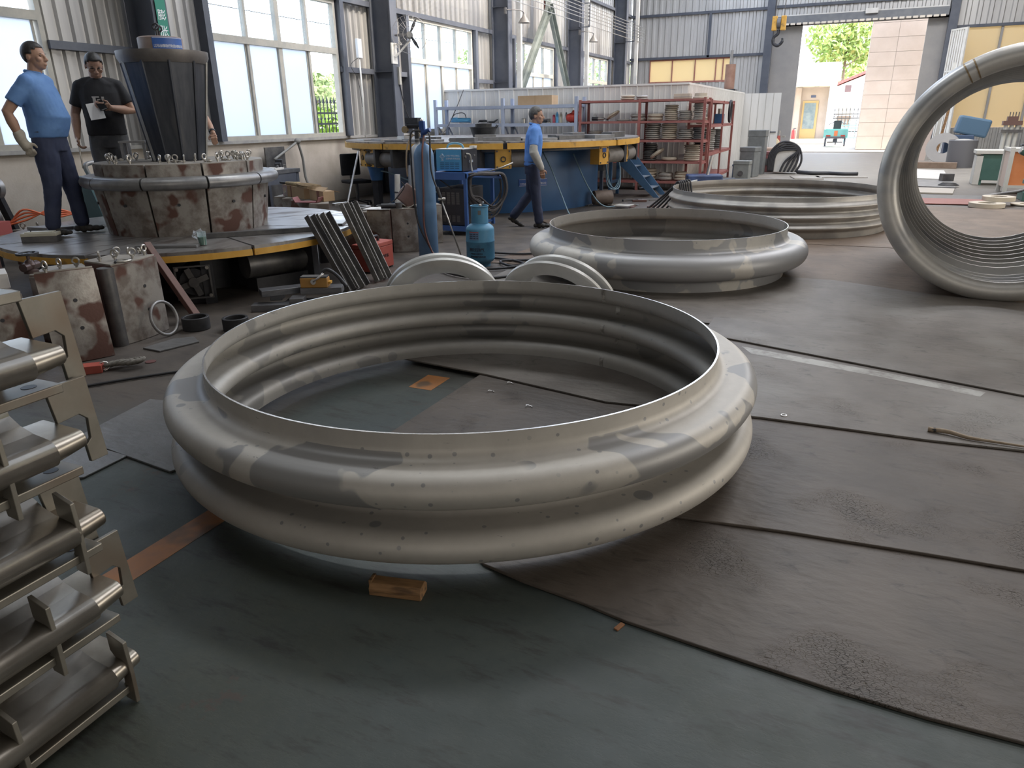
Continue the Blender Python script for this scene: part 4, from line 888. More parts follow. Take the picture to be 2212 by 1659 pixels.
def person(label, loc, rz, pose, H=1.70, fat=1.0, shirt=None, trousers=None, hair=M_hair, collar=True, belly=0.0, sleeve=0.55):
    """pose: sh_/el_/wr_ (R,L), hip, kn_/an_ ; local frame faces +Y, +X is the person's right"""
    t = thing('person', label, 'person', loc, rz); k = H / 1.70; g = dict(
        elR=(0.23, -0.02, 1.11), wrR=(0.25, 0.06, 0.87), elL=(-0.23, -0.02, 1.11), wrL=(-0.25, 0.06, 0.87), knR=(0.10, 0.03, 0.48), anR=(0.10, -0.02, 0.09), knL=(-0.10, 0.03, 0.48), anL=(-0.10, -0.02, 0.09),
        toeR=(0.02, 1), toeL=(-0.02, 1), hd=(0, 0.02, 1.575), hyaw=0.0, hpitch=0.0, lean=0.0, handR=((0, 0.15, -1), (1, 0, 0), (0, 1, 0), 0.5), handL=((0, 0.15, -1), (-1, 0, 0), (0, 1, 0), 0.5)); g.update(pose)
    V = lambda p: Vector(p) * k; ln = g['lean']
    def tor(z): return ln * max(0.0, (z - 0.92)) / 0.55     # forward shift of the trunk
    shR, shL = V((0.172, tor(1.39), 1.385)), V((-0.172, tor(1.39), 1.385)); hpR, hpL = V((0.085, 0, 0.90)), V((-0.085, 0, 0.90))
    elR, wrR, elL, wrL = V(g['elR']), V(g['wrR']), V(g['elL']), V(g['wrL'])
    # --- body: one continuous surface
    b = MB()
    trunk = [((0, 0, 0.80), 0.11, 0.09), ((0, 0, 0.90), 0.150, 0.105), ((0, tor(1.03), 1.03), 0.140, 0.098), ((0, tor(1.18), 1.18), 0.155, 0.11), ((0, tor(1.32), 1.32), 0.165, 0.105), ((0, tor(1.41), 1.41), 0.13, 0.08), ((0, tor(1.45) + 0.0, 1.45), 0.065, 0.06)]
    loft(b, [(V(c), rx * k, ry * k) for c, rx, ry in trunk])
    hd = V(g['hd']); hm = Matrix.Translation(hd) @ Matrix.Rotation(g['hyaw'], 4, 'Z') @ Matrix.Rotation(g['hpitch'], 4, 'X') @ Matrix.Scale(k, 4)
    limb(b, [V((0, tor(1.45) - 0.005, 1.42)), hm @ Vector((0, -0.018, -0.07))], [0.062 * k, 0.058 * k])
    b.ball((0, -0.008, 0.028), 0.1, 20, hm, (0.76, 0.96, 0.98)); b.ball((0, 0.028, -0.045), 0.075, 18, hm, (0.80, 0.86, 0.92)); b.ball((0, 0.052, -0.085), 0.035, 12, hm, (0.95, 0.9, 0.75))
    b.ball((0, 0.052, 0.018), 0.055, 14, hm, (0.95, 0.75, 0.35)); limb(b, [hm @ Vector((0, 0.088, 0.012)), hm @ Vector((0, 0.106, -0.028))], [0.009 * k, 0.015 * k], 8)
    for s in (-1, 1):
        b.ball((s * 0.012, 0.098, -0.033), 0.010, 8, hm); b.ball((s * 0.040, 0.062, -0.022), 0.028, 10, hm, (1, 0.8, 0.9))
        b.ball((s * 0.077, -0.012, -0.008), 0.027, 10, hm, (0.32, 0.75, 1.15))
    b.ball((0, 0.089, -0.060), 0.018, 10, hm, (1.25, 0.55, 0.42)); b.ball((0, 0.088, -0.071), 0.016, 10, hm, (1.15, 0.6, 0.45))
    for sh, el, wr in ((shR, elR, wrR), (shL, elL, wrL)):
        limb(b, [sh, lerp(sh, el, 0.5), el, lerp(el, wr, 0.35), wr], [0.050 * fat * k, 0.048 * fat * k, 0.041 * fat * k, 0.043 * fat * k, 0.028 * k])
    for nm, wr in (('handR', wrR), ('handL', wrL)):
        if g[nm]: d, n_, s_, c_ = g[nm]; hand(b, wr, d, n_, s_, c_, k)
    for hp, kn, an in ((hpR, V(g['knR']), V(g['anR'])), (hpL, V(g['knL']), V(g['anL']))):
        limb(b, [hp, lerp(hp, kn, 0.5), kn, lerp(kn, an, 0.35), an], [0.085 * k, 0.07 * k, 0.052 * k, 0.05 * k, 0.038 * k])
    soft(b.build('body', M_skin, t), 0.0062, 2)
    # --- eyes and brows
    for s in (-1, 1):
        e = MB(); e.ball((s * 0.031, 0.076, 0.004), 0.0115, 10, hm, (1.15, 0.75, 0.55)); e.build('eye', mat('eye_dark', (0.05, 0.035, 0.03), rough=0.25), t, 180)
        e = MB(); e.ball((s * 0.031, 0.083, 0.024), 0.017, 8, hm, (1.0, 0.35, 0.16)); e.build('eyebrow', hair, t, 180)
    # --- hair
    h = MB(); h.ball((0, -0.011, 0.029), 0.1015, 32, None, (0.785, 0.975, 0.985)); kv = []
    for f in h.f:
        c = sum((Vector(h.v[i]) for i in f), Vector()) / len(f)
        if c.z > 0.062 + 0.10 * max(0, c.y - 0.02) or (c.y < 0.02 and c.z > 0.018) or (c.y < -0.03 and c.z > -0.03) or (c.y < -0.06 and c.z > -0.055): kv.append(f)
    h.f = kv; h.v = [tuple(hm @ Vector(p)) for p in h.v]; ho = h.build('hair', hair, t, 180); sd = ho.modifiers.new('thick', 'SOLIDIFY'); sd.thickness = 0.005; sd.offset = 1
    # --- shirt
    s = MB()
    secs = [((0, 0, 0.90), 0.175 * fat, 0.125 * fat), ((0, 0.015 * belly, 0.98), 0.172 * fat, 0.122 * fat + 0.02 * belly), ((0, tor(1.08) + 0.03 * belly, 1.08), 0.172 * fat, 0.122 * fat + 0.035 * belly), ((0, tor(1.2) + 0.012 * belly, 1.20), 0.178 * fat, 0.128 * fat + 0.012 * belly), ((0, tor(1.32), 1.32), 0.188 * fat, 0.120 * fat), ((0, tor(1.40), 1.40), 0.165 * fat, 0.098), ((0, tor(1.44), 1.443), 0.10, 0.078), ((0, tor(1.47) + 0.002, 1.462), 0.068, 0.066)]
    loft(s, [(V(c), rx * k, ry * k) for c, rx, ry in secs], 28)
    for sh, el in ((shR, elR), (shL, elL)):
        e = lerp(sh, el, sleeve + 0.15); limb(s, [sh + Vector((0, 0, 0.0)), lerp(sh, e, 0.5)], [0.060 * fat * k, 0.062 * fat * k]); s.tube([lerp(sh, e, 0.4), e], [0.062 * fat * k, 0.066 * fat * k], 16); limb(s, [Vector((sh.x * 0.35, sh.y, sh.z + 0.035 * k)), Vector((sh.x * 0.75, sh.y, sh.z + 0.018 * k)), sh], [0.060 * k, 0.062 * k, 0.058 * k])
    soft(s.build('shirt', shirt, t), 0.010, 3, 0.012)
    if collar:
        c = MB(); c.tube([hm @ Vector((0, 0, 0))] * 0 + [V((0.066 * math.cos(a), tor(1.46) + 0.064 * math.sin(a) - 0.004, 1.468 + 0.012 * math.sin(a) * -1)) for a in [PI * 0.58 + 2 * PI * 0.92 * i / 20 for i in range(21)]], 0.017 * k, 8); c.build('collar', shirt, t, 180)
    # --- trousers and shoes
    p = MB(); loft(p, [(V((0, 0, 0.78)), 0.15 * fat * k, 0.112 * fat * k), (V((0, 0, 0.88)), 0.165 * fat * k, 0.118 * fat * k), (V((0, 0.012 * belly, 0.965)), 0.160 * fat * k, 0.114 * fat * k)])
    for hp, kn, an in ((hpR, V(g['knR']), V(g['anR'])), (hpL, V(g['knL']), V(g['anL']))):
        limb(p, [hp, lerp(hp, kn, 0.5), kn, lerp(kn, an, 0.5), lerp(kn, an, 0.94)], [0.098 * fat * k, 0.092 * fat * k, 0.076 * fat * k, 0.070 * k, 0.068 * k])
    soft(p.build('trousers', trousers, t), 0.010, 3, 0.016)
    MB().tube([V((0.163 * fat * math.cos(a), 0.117 * fat * math.sin(a) + 0.01 * belly, 0.955)) for a in [2 * PI * i / 28 for i in range(28)]], 0.014 * k, 6, closed=True).build('belt', M_shoe, t, 180)
    for an, toe in ((V(g['anR']), g['toeR']), (V(g['anL']), g['toeL'])):
        f = Vector((toe[0], toe[1], 0)).normalized(); z0 = an.z - 0.085 * k; sh_ = MB()
        pit = toe[2] if len(toe) > 2 else 0.0; fd = (f * math.cos(pit) + Vector((0, 0, math.sin(pit))))
        base = Vector((an.x, an.y, z0 + 0.032 * k))
        for u, r, hz in ((-0.055, 0.036, 1.0), (0.0, 0.040, 1.15), (0.06, 0.041, 0.95), (0.12, 0.042, 0.8), (0.165, 0.034, 0.68)): sh_.ball(base + fd * u * k, r * k, 12, None, (1, 1, hz * 0.9))
        limb(sh_, [an + Vector((0, 0, -0.03)), an + Vector((0, 0, 0.02))], [0.045 * k, 0.046 * k]); soft(sh_.build('shoe', M_shoe, t), 0.008, 3)
    return t, V, hm
M_polo = mat('blue_polo_cloth', (0.11, 0.23, 0.50), (0.14, 0.28, 0.56), 8, rough=0.8)
M_navy = mat('navy_trouser_cloth', (0.030, 0.040, 0.085), (0.045, 0.055, 0.10), 8, rough=0.85)
M_tee = mat('black_tee_cloth', (0.018, 0.019, 0.023), (0.03, 0.03, 0.034), 8, rough=0.85)
M_greyt = mat('grey_work_trousers', (0.075, 0.078, 0.085), (0.13, 0.13, 0.135), 5, rough=0.85)
M_glove = mat('dirty_white_glove', (0.50, 0.46, 0.39), (0.38, 0.34, 0.28), 14, rough=0.9)

# man in blue polo, seen from behind his right side, on the low turntable
FZ = math.atan2(-0.88, 0.47)     # facing: local +Y turned towards +X and a little away
mA, V, hm = person('man in light blue polo and navy trousers standing on the low turntable at left', (-7.02, 4.80, 0.521), FZ,
    dict(elR=(0.27, -0.17, 1.13), wrR=(0.225, -0.13, 0.89), handR=None, elL=(-0.23, -0.04, 1.12), wrL=(-0.20, -0.02, 0.88), knR=(0.11, -0.01, 0.48), anR=(0.13, -0.08, 0.09), knL=(-0.10, 0.06, 0.48), anL=(-0.11, 0.08, 0.09), toeR=(0.25, 1), toeL=(-0.1, 1), hd=(0, 0.035, 1.60), hyaw=-0.1, lean=0.0), H=1.72, fat=1.10, shirt=M_polo, trousers=M_navy, belly=1.2)
gl = MB(); wr = V((0.225, -0.13, 0.89)); limb(gl, [wr + Vector((0.004, -0.003, 0.05)), wr, wr + Vector((-0.01, 0.02, -0.05))], [0.052, 0.046, 0.045]); hand(gl, wr + Vector((-0.004, 0.01, -0.02)), (-0.15, 0.35, -0.9), (1, 0, 0), (0, 1, 0.3), 0.9, 1.25)
soft(gl.build('glove', M_glove, mA), 0.008, 2, 0.006)

# man in black tee looking at a phone
FB = math.atan2(-0.72, -0.69)
mB, V, hm = person('man in black tee shirt and glasses looking at a phone behind the mould', (-7.30, 5.66, 0.52), FB,
    dict(elR=(0.27, -0.03, 1.12), wrR=(0.28, 0.08, 0.89), handR=((0.0, 0.25, -1), (1, 0, 0), (0, 1, 0), 0.9), elL=(-0.27, 0.02, 1.14), wrL=(-0.10, 0.245, 1.17), handL=((0.85, 0.4, 0.18), (0, 0.5, -1), (0, 0.3, 1), 0.55), hd=(0, 0.06, 1.575), hyaw=0.25, hpitch=-0.42, lean=0.02), H=1.72, fat=1.08, shirt=M_tee, trousers=M_greyt, collar=False, belly=0.8)
MB().box(-0.037, 0.037, -0.006, 0.006, -0.075, 0.075).build('phone', mat('phone_black', (0.012, 0.012, 0.014), rough=0.15), mB, bevel=0.004)
ph = [c for c in mB.children if c.name.startswith('phone')][0]; ph.location = V((-0.02, 0.30, 1.195)); ph.rotation_euler = (0.9, 0.3, 0.2)
pp = MB().box(-0.07, 0.07, -0.002, 0.002, -0.09, 0.09).build('paper', mat('white_paper', (0.75, 0.74, 0.72), rough=0.8), mB); pp.location = V((0.04, 0.285, 1.14)); pp.rotation_euler = (0.5, 0.15, 0.1)
# print on the shirt
pr_m = mat('shirt_print', (0.62, 0.60, 0.57), rough=0.8)
pb = thing_print = MB()
for x0, x1, z0, z1 in ((0.03, 0.055, 1.17, 1.29), (-0.005, 0.02, 1.17, 1.27), (-0.03, -0.012, 1.17, 1.27), (-0.03, 0.055, 1.21, 1.228), (0.0, 0.06, 1.285, 1.298), (-0.04, -0.02, 1.275, 1.295)): pb.box(x0 * 1.1, x1 * 1.1, 0.160, 0.172, z0, z1)
pb.build('shirt_print', pr_m, mB)
# glasses
gs = MB()
for s in (-1, 1):
    gs.tube([hm @ Vector((s * 0.033 + 0.023 * math.cos(2 * PI * i / 14), 0.096, 0.002 + 0.016 * math.sin(2 * PI * i / 14))) for i in range(14)], 0.0022, 5, closed=True); gs.tube([hm @ Vector((s * 0.056, 0.094, 0.006)), hm @ Vector((s * 0.08, 0.0, 0.006))], 0.002, 5)
gs.tube([hm @ Vector((-0.011, 0.098, 0.004)), hm @ Vector((0.011, 0.098, 0.004))], 0.002, 5); gs.build('glasses', M_black, mB)
tl = MB().cyl((0, 0, 0), (0, 0.03, -0.22), 0.008, n=8).build('pliers', M_zinc, mB); tl.location = V((0.28, 0.12, 0.80))

# walking worker in blue polo with sleeve guards
FC = math.atan2(-0.93, 0.36)
mC, V, hm = person('worker in blue polo with grey sleeve guards walking past the blue turntable', (-4.20, 10.10, 0.0), FC,
    dict(elR=(0.25, 0.02, 1.09), wrR=(0.23, 0.14, 0.86), handR=((0, 0.12, -1), (1, 0, 0), (0, 1, 0), 0.55), elL=(-0.24, -0.05, 1.10), wrL=(-0.22, 0.0, 0.86), knR=(0.09, 0.05, 0.48), anR=(0.09, 0.10, 0.09), knL=(-0.09, -0.03, 0.49), anL=(-0.09, -0.30, 0.15), toeR=(0.05, 1), toeL=(0, 1, -0.55), hd=(0, 0.06, 1.58), hyaw=-0.12, lean=0.035), H=1.69, fat=1.02, shirt=mat('bright_blue_polo', (0.095, 0.24, 0.62), (0.12, 0.28, 0.68), 8, rough=0.8), trousers=M_navy, hair=mat('greying_hair', (0.06, 0.058, 0.058), (0.11, 0.105, 0.10), 50, rough=0.6))
M_guard = mat('grey_sleeve_cloth', (0.38, 0.37, 0.34), (0.47, 0.46, 0.43), 10, rough=0.9)
for el, wr in (((0.25, 0.02, 1.09), (0.23, 0.14, 0.86)), ((-0.24, -0.05, 1.10), (-0.22, 0.0, 0.86))):
    el, wr = V(el), V(wr); up_ = lerp(el, V((0.185 if el.x > 0 else -0.185, 0.03, 1.395)), 0.35); g_ = MB(); limb(g_, [up_, el, lerp(el, wr, 0.5), lerp(el, wr, 0.92)], [0.058, 0.066, 0.064, 0.045]); soft(g_.build('sleeve_guard', M_guard, mC), 0.009, 2, 0.018)

# helper standing behind the cone, only a forearm shows
FD = math.atan2(0.3, -0.95)
mD, V, hm = person('person hidden behind the dark cone reaching one hand down', (-6.95, 6.35, 0.52), math.radians(-150),
    dict(elL=(-0.33, 0.10, 1.10), wrL=(-0.42, 0.26, 0.97), handL=((-0.2, 0.7, -0.7), (-0.4, 0.5, 0.6), (1, 0, 0), 0.8)), H=1.60, fat=0.95, shirt=M_tee, trousers=M_navy)
MB().lathe([(0.031, -0.012), (0.036, -0.012), (0.036, 0.012), (0.031, 0.012)], 16, close=True, mtx=Matrix.Translation(V((-0.405, 0.235, 0.99))) @ Vector((-0.09, 0.16, -0.13)).to_track_quat('Z', 'Y').to_matrix().to_4x4()).build('wrist_band', M_black, mD)

# ================================================================ PARTITION, RACKS, WALL FITTINGS
M_part = mat('dusty_white_panel', (0.62, 0.61, 0.58), (0.70, 0.69, 0.66), 2.0, rough=0.5, c3=(0.48, 0.46, 0.43), s3=1.6, r3=(0.55, 0.8), stretch=(1, 1, 0.25))
pw = structure(MB().box(XW, -3.42, 17.14, 17.18, 0, 2.18).box(-3.46, -3.42, 17.18, 26.5, 0, 2.18).build('wall_partition', M_part), 'low white ribbed partition room behind the racks')
pm = MB(); wdt = 0.384
pm.add([(x, y, z) for z in (0, 2.19) for x, y in ((0, 0), (0.0, -0.028), (0.022, -0.028), (0.03, 0), (0.12, 0), (0.126, -0.006), (0.146, -0.006), (0.152, 0), (0.24, 0), (0.246, -0.006), (0.266, -0.006), (0.272, 0), (wdt, 0))], [(i, i + 1, 13 + i + 1, 13 + i) for i in range(12)])
pm = pm.mesh('panel', M_part)
for k in range(16):
    o = bpy.data.objects.new('panel', pm); COL.objects.link(o); o.parent = pw; o.location = (XW + k * wdt, 17.13, 0.0)
corr('side_sheet', M_part, pw, (-3.41, 17.14), (-3.41, 26.5), 0, 2.19, 0.15, 0.03, inward=(1, 0))
MB().box(XW, -3.38, 17.10, 26.5, 2.19, 2.23).build('roof_sheet', M_part, pw)
dl = structure(MB().box(0, 1.15, -0.02, 0.02, 0.05, 2.2).build('door_1', M_white_sheet), 'white sheet door of the partition standing open'); dl.location = (-3.38, 26.5, 0)
for k in range(1, 5): MB().box(k * 0.23 - 0.006, k * 0.23 + 0.006, -0.028, -0.02, 0.05, 2.2).build('seam', M_frame, dl)
MB().box(0.92, 1.10, -0.06, -0.03, 0.98, 1.01).box(0.93, 0.95, -0.03, -0.02, 0.97, 1.02).build('handle', M_steel_dark, dl)

# stove flue on the partition roof
fl_ = thing('flue_pot', 'rusty brown flue cylinder with grey pipe on the partition roof', 'flue', (-3.62, 24.5, 2.23))
MB().cyl((0, 0, 0.06), (0, 0, 0.76), 0.15, n=24).build('flue_shell', mat('rusty_flue', (0.23, 0.12, 0.085), (0.32, 0.19, 0.14), 4, rough=0.6), fl_, 40)
MB().cyl((0, 0, 0.76), (0, 0, 1.15), 0.045).build('pipe', M_rawsteel, fl_, 40); MB().box(-0.22, 0.22, -0.22, 0.22, 0, 0.06).build('base_plate', M_black, fl_)

# ---- racks
M_bluerack = mat('pale_blue_rack', (0.33, 0.38, 0.50), (0.40, 0.45, 0.56), 4, rough=0.45)
M_redrack = mat('red_oxide_rack', (0.26, 0.085, 0.075), (0.33, 0.13, 0.115), 6, rough=0.6)
def rack(name, label, x0, x1, y0, y1, posts, shelves, ztop, m, pw_, board=None, beam=0.07):
    t = thing(name, label, 'rack', (x0, y0, 0)); pmsh = MB().box(-pw_ / 2, pw_ / 2, -pw_ / 2, pw_ / 2, 0, ztop).mesh('upright', m)
    for x in posts:
        for y in (0, y1 - y0):
            o = bpy.data.objects.new('upright', pmsh); COL.objects.link(o); o.parent = t; o.location = (x - x0, y, 0)
    for z in shelves:
        MB().box(0, x1 - x0, -0.02, 0.02, z - beam, z).build('front_beam', m, t); MB().box(0, x1 - x0, y1 - y0 - 0.02, y1 - y0 + 0.02, z - beam, z).build('back_beam', m, t)
        MB().box(0.0, x1 - x0, 0.02, y1 - y0 - 0.02, z - 0.03, z - 0.005).build('shelf_board', board or m, t)
        for x in posts: MB().box(x - x0 - 0.015, x - x0 + 0.015, 0.02, y1 - y0 - 0.02, z - 0.06, z - 0.031).build('end_beam', m, t)
    return t
bl = rack('storage_rack', 'pale blue grey metal rack left of the red rack', -9.28, -5.67, 16.2, 16.75, (-9.28, -7.48, -5.67), (0.55, 1.43, 1.82), 1.98, M_bluerack, 0.07)
for x in (-9.28, -7.48):
    MB().bar((x + 9.28 + 0.02, 0.5, 0.9), (x + 9.28 + 0.02, 0.05, 1.4), 0.03, 0.02).bar((x + 9.28 + 0.5, 0.53, 0.6), (x + 9.28 + 0.02, 0.53, 1.4), 0.05, 0.02).build('brace', M_bluerack, bl)
rd = rack('storage_rack', 'red iron rack loaded with flange rings facing the viewer', -5.58, -2.85, 16.2, 16.8, (-5.58, -4.23, -2.85), (0.2, 0.62, 1.06, 1.45, 1.88), 1.90, M_redrack, 0.05, None, 0.045)
rs = rack('storage_rack', 'red iron rack running back along the partition side', -3.30, -2.84, 16.95, 20.3, (-3.30, -2.84), (0.2, 0.75, 1.35, 1.86), 1.88, M_redrack, 0.05, None, 0.05)
for y in (1.7,): 
    MB().box(0.44, 0.48, y - 0.02, y + 0.02, 0, 1.86).build('upright', M_redrack, rs)

# flange rings stacked on the red racks
M_fl = [mat('flange_grey', (0.34, 0.33, 0.31), (0.42, 0.40, 0.37), 6, rough=0.5, metal=0.3), mat('flange_tan', (0.42, 0.37, 0.30), (0.50, 0.45, 0.37), 6, rough=0.6), mat('flange_dark', (0.10, 0.10, 0.105), (0.15, 0.15, 0.15), 6, rough=0.5, metal=0.4)]
fcache = {}
def fl_mesh(r, th, mi):
    key = (r, th, mi)
    if key not in fcache: fcache[key] = MB().lathe([(r * 0.55, 0), (r * 0.84, 0), (r, th * 0.3), (r, th * 0.7), (r * 0.84, th), (r * 0.55, th)], 20, close=True).mesh('flange_ring', M_fl[mi], 35)
    return fcache[key]
rnd = random.Random(11)
def stack(x, y, z, n, r, th, mi, label):
    for k in range(n):
        o = bpy.data.objects.new('flange_ring', fl_mesh(r, th, mi)); COL.objects.link(o); o.location = (x + rnd.uniform(-0.012, 0.012), y + rnd.uniform(-0.012, 0.012), z + k * (th + 0.001))
        tag(o, (('lowest ', 'top ')[k == n - 1] if k in (0, n - 1) else ORD[k] + ' from below ') * (n > 1) + label, 'flange', 'rings of one stack: ' + label if n > 1 else None)
for a in ((-4.59, 1.885, 2, 0.155, 0.05, 1, 'tan ring in the left pair on top of the red rack'), (-4.26, 1.885, 2, 0.13, 0.04, 0, 'grey ring in the right pair on top of the red rack'),
          (-4.33, 1.455, 2, 0.16, 0.07, 0, 'grey ring in the pair left of the middle upright, upper shelf'), (-3.95, 1.455, 2, 0.175, 0.07, 1, 'wide tan ring in the pair right of the middle upright, upper shelf'), (-3.60, 1.455, 8, 0.145, 0.038, 1, 'tan ring in the eight high stack on the upper shelf'), (-3.30, 1.455, 5, 0.14, 0.038, 0, 'grey ring in the five high stack on the upper shelf'), (-3.00, 1.455, 9, 0.135, 0.036, 0, 'grey ring in the nine high stack at the right end, upper shelf'),
          (-5.30, 1.065, 4, 0.16, 0.045, 0, 'grey ring in the low stack above the blue turntable deck'), (-3.98, 1.065, 8, 0.165, 0.04, 0, 'grey ring in the left tall stack on the middle shelf'), (-3.62, 1.065, 8, 0.165, 0.04, 1, 'tan ring in the middle tall stack on the middle shelf'), (-3.27, 1.065, 5, 0.165, 0.04, 0, 'grey ring in the five high stack on the middle shelf'), (-2.99, 1.065, 6, 0.12, 0.04, 2, 'dark ring in the right stack on the middle shelf'),
          (-4.02, 0.625, 9, 0.155, 0.038, 2, 'dark ring in the nine high stack on the lower shelf'), (-3.10, 0.625, 8, 0.17, 0.04, 1, 'tan ring in the right stack on the lower shelf'), (-3.60, 0.625, 1, 0.17, 0.07, 1, 'single tan ring lying flat on the lower shelf'),
          (-4.02, 0.205, 4, 0.17, 0.06, 1, 'tan ring in the left stack on the bottom shelf'), (-3.66, 0.205, 2, 0.17, 0.08, 0, 'grey ring in the middle pair on the bottom shelf'), (-3.32, 0.205, 3, 0.14, 0.06, 1, 'tan ring in the right stack on the bottom shelf')):
    stack(a[0], 16.5, a[1], a[2], a[3], a[4], a[5], a[6])
o = bpy.data.objects.new('flange_ring', fl_mesh(0.18, 0.07, 1)); COL.objects.link(o); o.location = (-3.84, 16.45, 0.74); o.rotation_euler = (0, -0.65, 0); tag(o, 'tan ring tilted against the stack on the lower shelf', 'flange')
o = bpy.data.objects.new('flange_ring', fl_mesh(0.16, 0.05, 1)); COL.objects.link(o); o.location = (-4.88, 16.45, 1.56); o.rotation_euler = (0, -0.55, 0); tag(o, 'tan ring tilted on the upper shelf left of the middle upright', 'flange')
o = bpy.data.objects.new('flange_ring', fl_mesh(0.16, 0.03, 0)); COL.objects.link(o); o.location = (-4.66, 16.5, 1.456); tag(o, 'thin grey ring lying flat beside the tilted ring, upper shelf', 'flange')
for a in ((17.35, 1.365, 3, 0.15, 0.05, 1, 'tan ring in the front stack of the side rack, upper shelf'), (17.4, 0.765, 10, 0.17, 0.045, 2, 'dark ring in the front stack of the side rack, lower shelf'), (18.15, 0.765, 11, 0.17, 0.042, 0, 'grey ring in the second stack of the side rack, lower shelf'), (19.2, 0.765, 10, 0.16, 0.045, 2, 'dark ring in the third stack of the side rack, lower shelf')): stack(-3.07, a[0], a[1], a[2], a[3], a[4], a[5], a[6])
o = thing('block_crate', 'grey wooden block on top of the red rack', 'block', (-3.38, 16.5, 1.885)); MB().box(-0.17, 0.17, -0.12, 0.12, 0, 0.1).build('body', M_fl[1], o, bevel=0.004); MB().box(-0.175, 0.175, -0.125, 0.125, 0.03, 0.045).build('band', M_fl[0], o)
o = thing('ring_gauge', 'flat tan ring gauge on the right end of the red rack top', 'gauge', (-3.0, 16.5, 1.885)); MB().lathe([(0.09, 0), (0.16, 0), (0.16, 0.03), (0.13, 0.04), (0.13, 0.1), (0.09, 0.1)], 24, close=True).build('ring_body', M_fl[1], o, 35)
# hose coil and pump on the side rack
o = thing('hose_coil', 'black hose loop hanging on the red side rack', 'hose', (-2.80, 19.5, 1.35)); MB().tube([(0.0, 0.16 * math.cos(a), 0.28 + 0.24 * math.sin(a)) for a in [2 * PI * k / 24 for k in range(24)]], 0.03, 8, closed=True).build('loop', M_black, o, 180)
o = thing('blue_pump', 'small blue pump under the hose loop on the side rack', 'pump', (-3.05, 19.5, 1.355)); MB().box(-0.1, 0.1, -0.16, 0.16, 0, 0.22).build('housing', mat('pump_blue', (0.04, 0.12, 0.26), rough=0.4), o, bevel=0.015); MB().cyl((0, 0, 0.22), (0, 0, 0.34), 0.05).build('motor', M_zinc, o, 40)
# stock on the pale blue rack
M_card = mat('cardboard', (0.42, 0.29, 0.17), (0.47, 0.33, 0.20), 5, rough=0.85); M_tape = mat('packing_tape', (0.36, 0.24, 0.12), rough=0.4)
o = thing('carton', 'long brown cardboard carton on the top of the blue rack', 'carton', (-6.72, 16.5, 1.822)); MB().box(-0.42, 0.42, -0.2, 0.2, 0, 0.2).build('box', M_card, o, bevel=0.004); MB().box(-0.421, 0.421, -0.202, -0.2, 0.0, 0.2).build('face', M_card, o); MB().box(0.0, 0.02, -0.204, -0.2, 0, 0.2).build('tape', M_tape, o)
def can(x, col, h, label, cap=(0.75, 0.75, 0.75), z=1.432, y=16.42):
    o = thing('spray_can', label, 'can', (x, y, z)); MB().lathe([(0, 0), (0.033, 0), (0.033, h * 0.78), (0.02, h * 0.86), (0, h * 0.86)], 14).build('body', mat('can_%d' % (len(MATS)), col, rough=0.35), o, 40); MB().lathe([(0, h * 0.86), (0.018, h * 0.86), (0.018, h), (0, h)], 10).build('cap', mat('cap_%d' % len(MATS), cap, rough=0.4), o, 40)
can(-6.29, (0.45, 0.08, 0.12), 0.20, 'red and white spray can at the left of the blue rack row', (0.7, 0.7, 0.7)); can(-6.21, (0.12, 0.42, 0.72), 0.23, 'light blue bottle in the middle of the can row', (0.2, 0.5, 0.8)); can(-6.12, (0.55, 0.52, 0.40), 0.22, 'cream spray can beside the light blue bottle', (0.5, 0.5, 0.45)); can(-5.99, (0.48, 0.49, 0.50), 0.22, 'silver spray can left of the red bags', (0.1, 0.1, 0.1))
M_redbag = mat('red_plastic_bag', (0.55, 0.05, 0.035), (0.65, 0.09, 0.06), 9, rough=0.35)
for x, sx, h, lab in ((-5.84, 0.16, 0.24, 'crumpled red plastic bag on the blue rack shelf'), (-5.70 - 0.03, 0.08, 0.22, 'smaller red bag beside the rack upright')):
    b = MB(); b.ball((0, 0, h * 0.42), 1.0, 18, None, (sx, 0.12, h * 0.43)); b.cyl((0.01, 0, h * 0.7), (0.03, 0, h * 1.08), sx * 0.35, 0.02, 10); o = b.build('plastic_bag', M_redbag, None, 180, loc=(x, 16.42, 1.435)); d = o.modifiers.new('crumple', 'DISPLACE'); d.texture = fold_tex; d.strength = 0.06; d.texture_coords = 'LOCAL'; tag(o, lab, 'bag')
o = thing('hose_coil', 'coiled light blue hose on the left shelf of the blue rack', 'hose', (-8.72, 16.42, 1.45))
MB().tube([((0.26 - 0.01 * (k % 3)) * math.cos(2 * PI * k / 20), 0.16 * math.sin(2 * PI * k / 20), 0.02 + k * 0.0012) for k in range(76)], 0.018, 6).build('coil', mat('light_blue_hose', (0.10, 0.36, 0.62), rough=0.4), o, 180)
MB().tube(catmull([(-0.26, 0.0, 0.06), (-0.15, 0, 0.2), (0.1, 0, 0.22), (0.16, 0.0, 0.06)], 6), 0.009, 6).build('tail', M_black, o, 180)
def lump(name, label, cat, loc, parts, rz=0.0):
    """small clutter thing: list of (part name, shape, material)"""
    o = thing(name, label, cat, loc, rz)
    for pn, mb, m, *sm in parts: mb.build(pn, m, o, sm[0] if sm else 40)
    return o
